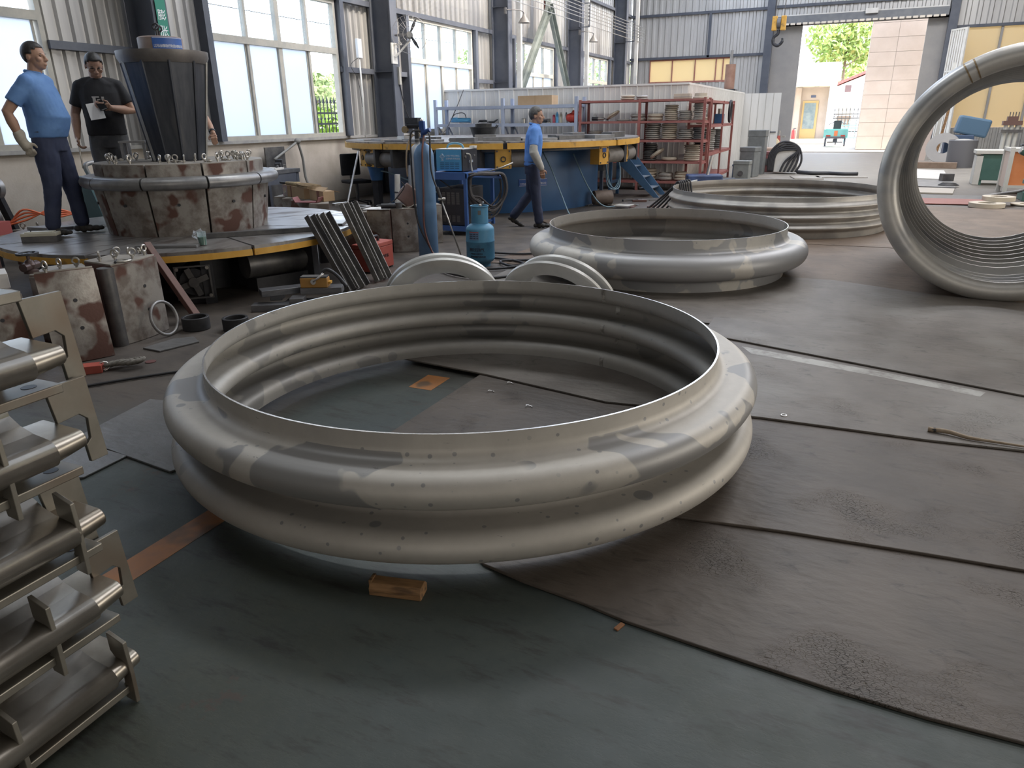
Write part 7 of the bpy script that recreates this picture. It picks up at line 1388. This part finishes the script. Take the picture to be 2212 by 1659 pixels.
for s, a in ((-1, 0.5), (1, -0.3)): MB().box(-0.22, 0.22, 0, 0.1, 0, 0.004, Matrix.Translation((0, s * 0.09, 0.14)) @ Matrix.Rotation(a if s < 0 else a, 4, 'X')).build('flap', M_card, t)
MB().box(0.02, 0.10, -0.093, -0.09, 0, 0.14).build('tape', mat('tape_red', (0.22, 0.1, 0.07)), t)
t = thing('straw_broom', 'straw broom lying along the long carton', 'broom', (-7.72, 8.98, 0.65), math.radians(-24)); MB().tube([(-0.38, -0.02, 0), (-0.2, -0.01, 0)], 0.02, 8).build('handle', M_black, t, 60)
MB().tube([(-0.2, -0.01, 0), (0.05, 0, 0.0), (0.2, 0, -0.005)], [0.025, 0.03, 0.045], 10).build('binding', mat('straw_binding', (0.50, 0.40, 0.24), (0.38, 0.28, 0.16), 40, rough=0.9), t, 180)
st = MB(); rnd = random.Random(4)
for k in range(120): a, b_ = rnd.uniform(-1, 1), rnd.uniform(-1, 1); st.tube([(0.15, a * 0.03, b_ * 0.02), (0.35, a * 0.08, b_ * 0.025 + 0.0), (0.55 + rnd.uniform(0, 0.2), a * 0.12, b_ * 0.02 - 0.01)], 0.0028, 3)
o = st.build('bristles', mat('straw', (0.36, 0.26, 0.15), rough=0.9), t); o['kind'] = 'stuff'
t = thing('dustpan', 'dull red dustpan in front of the long carton', 'dustpan', (-6.98, 8.40, 0.455), 0.3); MB().prism([(-0.16, 0), (0.16, 0), (0.2, 0.07), (0.19, 0.075), (0.15, 0.01), (-0.15, 0.01), (-0.19, 0.075), (-0.2, 0.07)], -0.1, 0.1, 'y').build('pan', mat('dull_red_plastic', (0.22, 0.075, 0.075), rough=0.5), t, bevel=0.002)
piece('bright orange plastic strip beside the grey steel ring', (-5.38, 8.20, 0.0), (0.25, 0.05, 0.47), -0.5, mat('orange_plastic', (0.70, 0.16, 0.06), rough=0.5), 'strip', 'orange_strip')
# rolled papers and dark pillar junk under the turntable rim
for x, y, h, m, lab in ((-6.62, 10.15, 0.72, M_white, 'rolled paper tube standing under the big turntable rim'), (-6.35, 10.2, 0.60, M_guard, 'bundled cloth roll standing beside the rolled paper'), (-6.48, 10.35, 0.85, mat('plastic_wrap', (0.30, 0.32, 0.36), rough=0.2), 'plastic wrapped roll behind the paper tube')):
    o = thing('paper_roll', lab, 'roll', (x, y, 0)); MB().cyl((0, 0, 0), (0.03, 0.02, h), 0.05, 0.045, 14).build('roll', m, o, 40); MB().cyl((0.015, 0.01, h * 0.6), (0.016, 0.011, h * 0.63), 0.051, n=14).build('tie', M_black, o, 40)
# office chair by the wall
oc = thing('office_chair', 'black office chair by the wall left of the big turntable', 'chair', (-8.55, 11.75, 0), math.radians(60))
MB().box(-0.22, 0.22, -0.22, 0.22, 0.42, 0.48).build('seat', M_tee, oc, bevel=0.02); MB().box(-0.20, 0.20, 0.20, 0.25, 0.55, 0.95).build('backrest', M_tee, oc, bevel=0.03); MB().cyl((0, 0, 0.1), (0, 0, 0.42), 0.03).build('gas_stem', M_dsteel, oc, 40)
for k in range(5): a = k * 1.2566; MB().bar((0, 0, 0.10), (0.27 * math.cos(a), 0.27 * math.sin(a), 0.06), 0.04, 0.03).build('leg', M_black, oc); MB().ball((0.27 * math.cos(a), 0.27 * math.sin(a), 0.028), 0.028, 8).build('caster', M_black, oc, 60)
MB().bar((0, 0.22, 0.44), (0, 0.24, 0.7), 0.05, 0.02).build('back_bar', M_dsteel, oc)
# workbench with vise behind the mould
wbn = thing('workbench', 'dark steel workbench along the wall behind the mould', 'workbench', (-9.45, 8.35, 0)); MB().box(0, 0.75, 0, 2.0, 0.72, 0.78).build('top', mat('bench_top', (0.07, 0.075, 0.085), (0.12, 0.12, 0.125), 6, rough=0.5), wbn)
for x in (0.04, 0.70):
    for y in (0.05, 1.95): MB().box(x - 0.03, x + 0.03, y - 0.03, y + 0.03, 0, 0.72).build('leg', M_steel_dark, wbn)
MB().box(0.70, 0.74, 0.05, 1.9, 0.55, 0.72).build('apron', M_steel_dark, wbn)
vs = thing('bench_vise', 'black bench vise on the right end of the workbench', 'vise', (-8.95, 10.10, 0.78), 0.6); MB().box(-0.05, 0.05, -0.12, 0.05, 0, 0.10).build('fixed_jaw', M_black, vs, bevel=0.008); MB().box(-0.06, 0.06, 0.08, 0.20, 0.01, 0.15).build('moving_jaw', M_black, vs, bevel=0.012); MB().cyl((0, -0.25, 0.05), (0, 0.24, 0.05), 0.02).build('screw', M_dsteel, vs, 40); MB().cyl((-0.09, 0.24, 0.05), (0.09, 0.24, 0.05), 0.01).build('handle', M_zinc, vs, 40)
for k, (y, h, c, lab) in enumerate(((8.48, 0.20, (0.55, 0.56, 0.58), 'left white spray can on the workbench'), (8.58, 0.20, (0.5, 0.52, 0.55), 'middle white spray can on the workbench'), (8.68, 0.22, (0.6, 0.6, 0.62), 'right white spray can on the workbench'))): can(-8.98, c, h, lab, (0.7, 0.7, 0.7), 0.781, y)
piece('roll of brown tape on the workbench', (-8.86, 9.30, 0.781), (0.12, 0.12, 0.12), 0.2, mat('tape_tan', (0.50, 0.30, 0.13), rough=0.5), 'tape', 'tape_roll'); piece('small blue and red box on the workbench', (-8.86, 9.52, 0.781), (0.06, 0.10, 0.14), 0.4, mat('box_blue', (0.10, 0.17, 0.32), rough=0.5), 'box', 'small_box'); piece('crumpled papers on the workbench', (-8.86, 9.85, 0.781), (0.25, 0.35, 0.03), 0.3, M_white, 'paper', 'paper_pile')
piece('dark steel sheet leaning behind the workbench end', (-9.40, 10.55, 0.0), (0.03, 0.5, 1.12), 0.0, M_dsteel, 'sheet', 'steel_sheet')
# small stool frame and disc on the mould top
st_ = thing('steel_stool', 'small grey steel stool frame standing on the mould top', 'stool', (-6.88, 5.62, 1.189), 0.6)
for x in (-0.11, 0.11):
    for y in (-0.07, 0.07): MB().box(x - 0.012, x + 0.012, y - 0.012, y + 0.012, 0, 0.17).build('leg', M_rawsteel, st_)
MB().box(-0.13, 0.13, -0.09, 0.09, 0.17, 0.19).build('top', M_rawsteel, st_)
o = MB().cyl((0, 0, 0), (0.012, 0, 0), 0.12, n=32).build('saw_disc', M_white, None, 40, loc=(-6.55, 5.98, 1.31)); o.rotation_euler = (0, -0.15, 0.5); tag(o, 'pale round disc leaning behind the cone base', 'disc')
# teal tank, machine and hoses at the far left
tk_ = thing('coolant_tank', 'teal steel tank with slanted side behind the standing man', 'tank', (-8.85, 6.05, 0)); MB().prism([(0.0, 0.95), (0.95, 0.90), (0.95, 0.0), (0.25, 0.0)], 0.0, 0.5, 'x', Matrix.Identity(4)).build('shell', mat('teal_paint', (0.075, 0.145, 0.165), (0.09, 0.17, 0.19), 3, rough=0.45), tk_, bevel=0.006)
MB().tube(catmull([(0.2, 0.3, 0.9), (0.2, 0.25, 1.06), (0.2, 0.4, 1.1), (0.2, 0.7, 1.1)], 5), 0.028, 8).build('pipe', M_rawsteel, tk_, 180)
mc = thing('air_compressor', 'dark compressor machine at the far left edge', 'machine', (-8.75, 5.05, 0), 0.3); MB().cyl((-0.1, -0.35, 0.55), (-0.1, 0.15, 0.55), 0.17, n=24).build('tank', M_dsteel, mc, 40)
for k in range(7): MB().cyl((-0.05, -0.25 + k * 0.05, 0.86), (-0.05, -0.235 + k * 0.05, 0.86), 0.13, n=20).build('cooling_fin', M_dsteel, mc, 40)
MB().cyl((-0.05, 0.20, 0.88), (-0.05, 0.27, 0.88), 0.14, n=24).build('pulley', M_rawsteel, mc, 40); MB().bar((-0.1, -0.3, 0.0), (-0.1, -0.3, 0.4), 0.08, 0.08).bar((-0.1, 0.1, 0.0), (-0.1, 0.1, 0.4), 0.08, 0.08).bar((0, 0.2, 0.9), (0.0, 0.42, 0.2), 0.08, 0.06).build('frame', M_black, mc)
oh = thing('orange_hose', 'bright orange air hoses lying on the segments behind the man', 'hose', (-8.55, 5.45, 0.42))
for k in range(4): MB().tube(catmull([(-0.15, -0.35 + 0.05 * k, 0.04), (0.0, -0.1, 0.10 + 0.04 * k), (0.12, 0.15, 0.20 - 0.03 * k), (0.15, 0.4, 0.12), (0.05, 0.5, 0.03)], 6), 0.012, 6).build('strand', mat('hose_orange', (0.75, 0.17, 0.07), rough=0.45), oh, 180)
piece('red edged crate at the far left edge', (-8.62, 5.02, 0.40), (0.25, 0.22, 0.14), 0.3, mat('crate_red', (0.42, 0.10, 0.09), rough=0.6), 'crate', 'red_crate')

# ================================================================ BEHIND THE RINGS
# blue stairs
M_stair = mat('stair_blue', (0.055, 0.12, 0.22), (0.07, 0.145, 0.26), 4, rough=0.5)
sr = thing('steel_stairs', 'dark blue steel steps beside the big turntable', 'stairs', (-3.48, 14.72, 0.0))
for y in (0.0, 0.62): MB().prism([(0.0, 0.0), (0.12, 0.0), (-0.62, 0.86), (-0.98, 0.86), (-0.98, 0.80), (-0.86, 0.74)], y, y + 0.02, 'y').build('stringer', M_stair, sr)
for k in range(4): MB().box(-0.30 - k * 0.20, -0.04 - k * 0.20, 0.02, 0.62, 0.17 + k * 0.205, 0.185 + k * 0.205).build('tread', mat('tread_grey', (0.16, 0.19, 0.23), rough=0.5), sr)
for y in (0.04, 0.58): MB().box(-0.96, -0.90, y, y + 0.05, 0, 0.80).build('leg', M_stair, sr)
MB().box(-0.955, -0.905, 0.09, 0.58, 0.25, 0.30).build('cross_bar', M_stair, sr)
cx = thing('control_box', 'grey control box with hoses on the turntable leg by the stairs', 'control box', (-4.42, 14.2, 0.0)); MB().box(-0.08, 0.08, -0.12, 0.12, 0.55, 0.85).build('box', M_dsteel, cx, bevel=0.006); MB().box(-0.03, 0.03, -0.03, 0.03, 0, 0.55).build('post', M_steel_dark, cx)
M_hpb = mat('pale_blue_hose', (0.22, 0.34, 0.42), rough=0.45)
for k in range(3): MB().tube(catmull([(0.08, -0.05 + 0.05 * k, 0.9), (0.15, -0.1, 0.5 - 0.1 * k), (0.22 + 0.05 * k, 0.1, 0.2), (0.3, 0.3, 0.45), (0.2, 0.4, 0.85)], 6), 0.010, 6).build('hose', M_hpb, cx, 180)
for pts, lab in (([(-4.75, 11.88, 1.0), (-4.55, 11.75, 0.75), (-4.35, 11.7, 0.35), (-4.15, 11.6, 0.012), (-3.95, 11.4, 0.012)], 'pale blue hose hanging down the drum behind the worker'), ([(-4.40, 12.45, 0.95), (-4.20, 12.5, 0.5), (-4.0, 12.6, 0.15), (-3.85, 12.7, 0.03), (-3.75, 12.9, 0.02)], 'pale blue hose hanging at the right side of the drum'), ([(-7.6, 11.0, 0.72), (-7.2, 10.9, 0.68), (-6.6, 10.85, 0.5), (-6.2, 10.9, 0.35)], 'pale blue hose hanging at the left side of the drum')):
    o = MB().tube(catmull(pts, 8), 0.012, 6).build('air_hose', M_hpb, None, 180); tag(o, lab, 'hose')
bkx = thing('blue_bucket', 'blue plastic bucket hanging by the left of the drum', 'bucket', (-7.55, 10.98, 0.55)); MB().lathe([(0, 0), (0.10, 0), (0.14, 0.22), (0.15, 0.22), (0.15, 0.235), (0.13, 0.235), (0.095, 0.01), (0, 0.01)], 24).build('bucket_wall', M_blue, bkx, 40); MB().tube([(0.14 * math.cos(a), 0, 0.23 + 0.13 * math.sin(a)) for a in [PI * k / 12 for k in range(13)]], 0.006, 5).build('bail', M_dsteel, bkx)
MB().box(-0.06, 0.06, -0.06, 0.06, -0.55, 0).build('stand', M_black, bkx)
# rusty pipe piece, scrap
o = MB().lathe([(0.115, 0), (0.13, 0), (0.13, 0.34), (0.115, 0.34)], 28, close=True).build('pipe_piece', mat('rusty_pipe', (0.15, 0.115, 0.095), (0.22, 0.17, 0.14), 5, rough=0.6), None, 35, loc=(-3.92, 13.22, 0.145)); o.rotation_euler = (PI / 2, 0, -0.9); tag(o, 'short rusty pipe lying on the floor before the stairs', 'pipe')
rnd = random.Random(31)
for k in range(14):
    x, y = rnd.uniform(-4.3, -3.1), rnd.uniform(12.9, 14.3); o = MB().box(-rnd.uniform(0.08, 0.3), rnd.uniform(0.08, 0.3), -0.03, 0.03, 0, rnd.uniform(0.01, 0.04)).build('scrap_strip', rnd.choice((M_dsteel, M_mould_side, M_rawsteel, M_mtop)), None, loc=(x, y, 0.0), rz=rnd.uniform(0, 3)); tag(o, 'scrap metal strip on the floor between stairs and bellows ring', 'scrap', 'scrap strips by the stairs')
plate('white square offcut on the floor before the rusty pipe', [(-3.72, 12.72), (-3.45, 12.70), (-3.40, 12.95), (-3.68, 12.98)], 0.05, 0.006, M_white)
# black slings over the furthest ring
for k in range(6):
    a = 2.75 + 0.05 * k; r_ = 1.5; cx_, cy_ = -0.90 + r_ * math.cos(a), 11.58 + r_ * math.sin(a); ux, uy = math.cos(a), math.sin(a)
    o = MB().tube(catmull([(cx_ - ux * 0.06, cy_ - uy * 0.06, 0.30), (cx_ - ux * 0.02, cy_ - uy * 0.02, 0.50), (cx_ + ux * 0.02, cy_ + uy * 0.02, 0.565), (cx_ + ux * 0.10, cy_ + uy * 0.10, 0.48), (cx_ + ux * (0.20 + 0.03 * k), cy_ + uy * 0.22, 0.25), (cx_ + ux * (0.38 + 0.05 * k), cy_ + uy * 0.36, 0.02)], 6), 0.016, 6).build('wire_sling', M_hblk, None, 180); tag(o, ORD[k] + ' black wire sling from the right over the rim of the furthest ring', 'sling', 'wire slings over the furthest ring')
# machine parts heap by the red rack
pm_ = thing('blue_drive_unit', 'dark blue drive unit with steel rod in front of the red rack', 'machine', (-2.62, 15.4, 0.0), 0.3)
MB().box(-0.35, 0.35, -0.22, 0.22, 0.08, 0.42).build('housing', mat('drive_blue', (0.05, 0.085, 0.20), (0.035, 0.05, 0.11), 5, rough=0.4), pm_, bevel=0.03); MB().cyl((0.05, -0.1, 0.40), (0.12, -0.1, 0.78), 0.035).build('rod', M_edge, pm_, 40); MB().cyl((0.3, 0.0, 0.2), (0.62, 0.05, 0.22), 0.13, n=20).build('motor', M_black, pm_, 40)
MB().prism([(-0.42, 0.1), (-0.2, 0.1), (-0.16, 0.34), (-0.34, 0.30)], -0.30, -0.24, 'y').build('white_cover', M_white, pm_, bevel=0.01); MB().box(-0.02, 0.2, -0.32, -0.22, 0.1, 0.28).build('pale_block', M_flange, pm_, bevel=0.01); MB().box(-0.4, 0.4, -0.2, 0.2, 0, 0.08).build('skid', M_steel_dark, pm_)
junk = [((-1.95, 15.9), (0.30, 0.2, 0.30), (0.07, 0.08, 0.10), 'dark motor block right of the drive unit'), ((-1.7, 17.2), (0.4, 0.25, 0.12), (0.08, 0.13, 0.24), 'blue steel tray on the floor behind the drive unit'), ((-2.2, 18.0), (0.35, 0.3, 0.55), (0.20, 0.21, 0.20), 'grey cabinet beside the red side rack'), ((-2.35, 20.6), (0.4, 0.4, 0.75), (0.16, 0.17, 0.17), 'grey green machine cabinet behind the side rack'), ((-2.3, 21.6), (0.45, 0.4, 1.15), (0.14, 0.15, 0.15), 'tall dark machine head by the partition door'), ((-2.05, 22.6), (0.6, 0.4, 0.55), (0.20, 0.08, 0.08), 'dark red chest by the partition door'), ((-2.55, 20.0), (0.22, 0.25, 0.35), (0.06, 0.10, 0.16), 'small blue electrical box on the floor beside the side rack')]
for (x, y), d, c, lab in junk:
    t = thing('machine_part', lab, 'machine', (x, y, 0), rnd.uniform(-0.3, 0.3)); m = mat('junk_%d' % len(MATS), c, tuple(min(1, q * 1.3) for q in c), 6, rough=0.5)
    MB().box(-d[0] / 2, d[0] / 2, -d[1] / 2, d[1] / 2, 0.0, d[2] * 0.85).build('housing', m, t, bevel=0.012); MB().box(-d[0] / 2 - 0.01, d[0] / 2 + 0.01, -d[1] / 2 - 0.01, d[1] / 2 + 0.01, d[2] * 0.85, d[2]).build('cover', m, t, bevel=0.01); MB().cyl((0, -d[1] / 2 - 0.02, d[2] * 0.5), (0, -d[1] / 2, d[2] * 0.5), d[0] * 0.16, n=16).build('port', M_dsteel, t, 40)
t = thing('red_lid_chest', 'tan lid over a dark red chest by the hose drum', 'chest', (-2.05, 23.6, 0)); MB().box(-0.42, 0.42, -0.3, 0.3, 0, 0.42).build('body', mat('chest_red', (0.22, 0.08, 0.075), rough=0.6), t, bevel=0.01); MB().box(-0.44, 0.44, -0.32, 0.32, 0.42, 0.62).build('lid', mat('chest_tan', (0.38, 0.28, 0.22), rough=0.7), t, bevel=0.03)
t = thing('hose_drum', 'white box wrapped with black hose near the gate', 'hose drum', (-1.55, 22.0, 0)); MB().box(-0.32, 0.32, -0.25, 0.25, 0.05, 0.62).build('box', M_white, t, bevel=0.01)
for k in range(5): MB().tube(catmull([(-0.42 + 0.03 * k, -0.27, 0.06), (-0.40 + 0.04 * k, -0.29, 0.55), (-0.1 + 0.05 * k, -0.28, 0.84 - 0.05 * k), (0.30, -0.28, 0.72 - 0.03 * k), (0.42 - 0.1 * k, -0.30, 0.35), (0.30 - 0.1 * k, -0.32, 0.06)], 6), 0.028, 7).build('hose_turn', M_hblk, t, 180)
MB().tube(catmull([(0.35, -0.3, 0.06), (0.7, -0.45, 0.05), (1.1, -0.3, 0.04), (1.5, -0.45, 0.04), (1.85, -0.35, 0.04)], 6), 0.05, 8).build('hose_tail', M_hblk, t, 180)
for x, y, w_, d_, lab in ((-0.9, 20.5, 0.7, 0.9, 'tan floor sheet in front of the hose drum'), (-0.1, 20.9, 1.2, 0.5, 'flat cardboard sheet right of the hose drum')):
    o = MB().box(-w_ / 2, w_ / 2, -d_ / 2, d_ / 2, 0.0, 0.02).build('board_sheet', M_mtop, None, loc=(x, y, 0), rz=0.2); tag(o, lab, 'sheet')
t = thing('hydrant_valve', 'red and brass valve assembly at the left gate jamb', 'valve', (-2.75, 33.6, 0)); MB().cyl((0, 0, 0), (0, 0, 0.7), 0.07).build('riser', mat('valve_red', (0.45, 0.10, 0.08), rough=0.5), t, 40); MB().ball((-0.15, -0.1, 0.3), 0.25, 12, None, (1, 1, 1.3)).build('sack', mat('sack_tan', (0.45, 0.36, 0.22), (0.55, 0.45, 0.3), 8, rough=0.9), t, 180); MB().box(-0.25, 0.25, -0.04, 0.04, 0.62, 0.7).cyl((0, 0, 0.7), (0, 0, 0.9), 0.04).build('handle', M_zinc, t, 40)

# ================================================================ MACHINES AT THE RIGHT
M_gmach = mat('machine_green', (0.055, 0.13, 0.11), (0.07, 0.155, 0.13), 4, rough=0.45); M_pale = mat('pale_machine', (0.55, 0.55, 0.51), (0.62, 0.61, 0.57), 4, rough=0.5); M_orng = mat('machine_orange', (0.58, 0.20, 0.07), (0.62, 0.24, 0.10), 4, rough=0.45)
g = thing('green_cabinet', 'dark green machine cabinet with pale top at the right', 'cabinet', (2.62, 19.4, 0), -0.05); MB().box(0.12, 0.75, 0.0, 0.6, 0.10, 0.66).build('body', M_gmach, g, bevel=0.01); MB().box(0.0, 0.13, -0.02, 0.6, 0.0, 0.62).build('pale_side', M_pale, g, bevel=0.01); MB().box(-0.03, 0.80, -0.05, 0.65, 0.66, 0.74).build('top', M_pale, g, bevel=0.01)
for x in (0.15, 0.70): MB().box(x - 0.03, x + 0.03, 0.02, 0.08, 0, 0.1).build('leg', M_gmach, g)
g = thing('orange_cabinet', 'orange cabinet in a pale steel frame at the right edge', 'cabinet', (2.92, 17.3, 0), 0.0); MB().box(0.02, 1.4, 0.03, 0.7, 0.16, 0.80).build('panel', M_orng, g); MB().box(-0.01, 0.03, -0.0, 0.72, 0.12, 0.84).build('side_plate', mat('pale_pink_side', (0.62, 0.50, 0.42), rough=0.6), g)
for x in (0.0, 1.4):
    for y in (0.0, 0.7): MB().box(x - 0.035, x + 0.035, y - 0.03, y + 0.03, 0, 0.88).build('post', M_pale, g)
MB().box(-0.03, 1.43, -0.02, 0.73, 0.80, 0.86).build('top_frame', M_pale, g); MB().box(0, 1.4, -0.02, 0.02, 0.12, 0.17).build('bottom_rail', M_pale, g)
g = thing('tube_bender', 'green barrelled bending machine in front of the orange cabinet', 'machine', (3.15, 16.2, 0)); MB().cyl((-0.28, 0.0, 0.88), (0.45, 0.1, 0.55), 0.075, n=20).build('barrel', M_gmach, g, 40); MB().cyl((-0.30, -0.003, 0.889), (-0.285, 0.0, 0.882), 0.062, n=20).build('barrel_end', M_edge, g, 40); MB().box(-0.15, 0.8, -0.2, 0.3, 0.0, 0.16).build('base', M_gmach, g, bevel=0.01); MB().box(-0.12, 0.8, -0.15, 0.25, 0.28, 0.36).build('table', M_gmach, g, bevel=0.01)
for x in (0.0, 0.6): MB().box(x, x + 0.08, 0.0, 0.1, 0.16, 0.28).build('pillar', M_steel_dark, g)
MB().bar((0.3, 0.0, 0.36), (0.4, 0.05, 0.62), 0.1, 0.08).build('clevis', M_orng, g); MB().tube([(-0.75, -0.1, 0.06), (-0.2, -0.05, 0.16), (0.25, 0.0, 0.3)], 0.025, 7).build('lever', M_dsteel, g, 60); MB().tube(catmull([(0.1, 0, 0.7), (-0.02, -0.1, 0.5), (0.2, -0.1, 0.42), (0.4, 0, 0.5)], 6), 0.01, 6).build('hose', M_hblk, g, 180)
g = thing('white_press', 'white column press with brown top at the right edge', 'machine', (3.62, 21.8, 0)); 
for x in (-0.2, -0.08, 0.04): MB().cyl((x, 0, 0.3), (x, 0, 1.22), 0.045).build('column', M_pale, g, 40)
MB().cyl((0.35, 0, 0.3), (0.35, 0, 1.1), 0.025).build('guide', M_pale, g, 40); MB().box(-0.3, 0.15, -0.12, 0.12, 1.05, 1.12).build('mid_plate', M_dsteel, g); MB().box(-0.28, 0.12, -0.1, 0.1, 1.22, 1.32).box(-0.2, 0.02, -0.08, 0.08, 1.32, 1.42).build('head', mat('press_brown', (0.16, 0.09, 0.075), rough=0.6), g); MB().box(-0.4, 0.6, -0.25, 0.25, 0, 0.3).build('base', M_gmach, g)
for x in (-0.16, -0.10, -0.04, 0.02): MB().cyl((x, 0, 1.42), (x, 0, 1.52), 0.012, n=6).build('stud', M_dsteel, g)
MB().box(0.2, 0.55, -0.15, 0.15, 0.5, 0.8).build('motor', M_black, g, bevel=0.03)
g = thing('grey_drum', 'dark grey round bin at the right behind the green cabinet', 'bin', (3.05, 25.6, 0)); MB().lathe([(0, 0), (0.36, 0), (0.38, 0.75), (0.36, 0.77), (0.34, 0.74), (0.33, 0.02), (0, 0.02)], 32).build('bin_wall', mat('bin_grey', (0.14, 0.14, 0.15), rough=0.5), g, 40); MB().ball((0, 0, 0.72), 0.3, 14, None, (1, 1, 0.25)).build('rags', M_guard, g, 180)
g = thing('blue_motor', 'blue domed machine housing behind the round bin', 'machine', (3.22, 28.0, 0)); MB().box(-0.45, 0.35, -0.3, 0.3, 0.0, 0.85).build('body', mat('faded_blue', (0.06, 0.10, 0.18), rough=0.5), g, bevel=0.03); MB().box(-0.4, 0.5, -0.3, 0.3, 0.86, 1.40, Matrix.Rotation(0.2, 4, 'Y')).build('hood', mat('hood_blue', (0.09, 0.17, 0.26), rough=0.5), g, bevel=0.06)
o = MB().lathe([(0.18, 0), (0.48, 0), (0.48, 0.02), (0.18, 0.02)], 40, close=True).build('round_disc', M_gatejamb, None, 35, loc=(2.72, 27.3, 0.47)); o.rotation_euler = (PI / 2 - 0.45, 0.35, -0.3); tag(o, 'big pale disc with centre hole leaning by the blue housing', 'disc')
o = MB().box(-0.22, 0.22, -0.02, 0.02, 0, 1.75).build('leaning_board', mat('pink_board', (0.62, 0.50, 0.43), rough=0.7), None, loc=(2.18, 29.0, 0.0)); o.rotation_euler = (-0.12, 0.12, 0.1); tag(o, 'tall pink board leaning by the gate leaf', 'board')
o = MB().box(-0.05, 0.05, -0.03, 0.03, 0, 3.1).build('leaning_plank', M_pale, None, loc=(2.62, 29.6, 0.0)); o.rotation_euler = (-0.1, 0.08, 0); tag(o, 'tall pale plank leaning beside the pink board', 'plank')
o = MB().box(-0.04, 0.04, -0.03, 0.03, 0, 2.9).build('leaning_plank', M_wood, None, loc=(2.74, 29.4, 0.0)); o.rotation_euler = (-0.1, 0.10, 0); tag(o, 'thin brown plank leaning right of the pale plank', 'plank')
plate('large white sheet lying on the floor at the right', [(1.05, 21.0), (2.3, 20.6), (2.5, 23.8), (1.35, 24.4)], 0.001, 0.02, M_white, 'sheet', name='white_sheet_board')
plate('brown timber beam behind the white floor sheet', [(1.2, 25.0), (2.9, 24.8), (2.95, 25.2), (1.2, 25.4)], 0.001, 0.16, mat('timber_brown', (0.20, 0.14, 0.10), (0.26, 0.19, 0.14), 5, rough=0.8), 'beam', name='timber_beam')
plate('pale steel sheet in front of the white floor sheet', [(0.95, 18.5), (2.2, 18.3), (2.3, 20.2), (1.0, 20.5)], 0.001, 0.03, M_rawsteel, 'sheet', name='steel_sheet_board'); plate('second pale sheet nearer the red strip', [(0.9, 17.0), (2.0, 16.9), (2.15, 18.0), (0.95, 18.2)], 0.001, 0.03, mat('pale_sheet', (0.40, 0.36, 0.31), rough=0.6), 'sheet', name='steel_sheet_board')
plate('dull red rubber strip on the floor at the right', [(0.7, 14.9), (2.5, 15.0), (2.55, 15.9), (0.7, 15.9)], 0.011, 0.012, mat('red_rubber', (0.24, 0.085, 0.07), (0.28, 0.11, 0.09), 4, rough=0.6), 'mat', name='rubber_strip'); plate('dark grey rubber strip behind the red strip', [(0.7, 15.95), (2.6, 15.95), (2.6, 16.7), (0.7, 16.7)], 0.001, 0.015, M_dsteel, 'mat', name='rubber_strip')
for x, y, z, r_, lab in ((2.28, 14.75, 0.012, 0.27, 'thick cream ring nearest on the floor at the right'), (2.50, 15.15, 0.085, 0.25, 'cream ring overlapping the thick ring'), (2.98, 15.25, 0.012, 0.27, 'thin white ring right of the cream rings')):
    o = MB().lathe([(r_ * 0.5, 0), (r_, 0), (r_, 0.07 if 'thin' not in lab else 0.02), (r_ * 0.5, 0.07 if 'thin' not in lab else 0.02)], 32, close=True).build('cream_ring', mat('cream_ring_paint', (0.52, 0.46, 0.37), rough=0.6) if 'cream' in lab else M_white, None, 35, loc=(x, y, z)); tag(o, lab, 'ring')
t = thing('wire_coil', 'small coil of grey wire before the green cabinet', 'coil', (2.1, 18.7, 0.03))
for k in range(4): MB().tube([((0.2 - 0.02 * k) * math.cos(2 * PI * j / 24), (0.2 - 0.02 * k) * math.sin(2 * PI * j / 24), 0.012 + 0.012 * k) for j in range(24)], 0.008, 5, closed=True).build('turn', M_dsteel, t, 180)
piece('small dark wooden block before the green cabinet', (2.18, 20.0, 0.03), (0.25, 0.2, 0.16), 0.3, M_dsteel, 'block', 'dark_block')
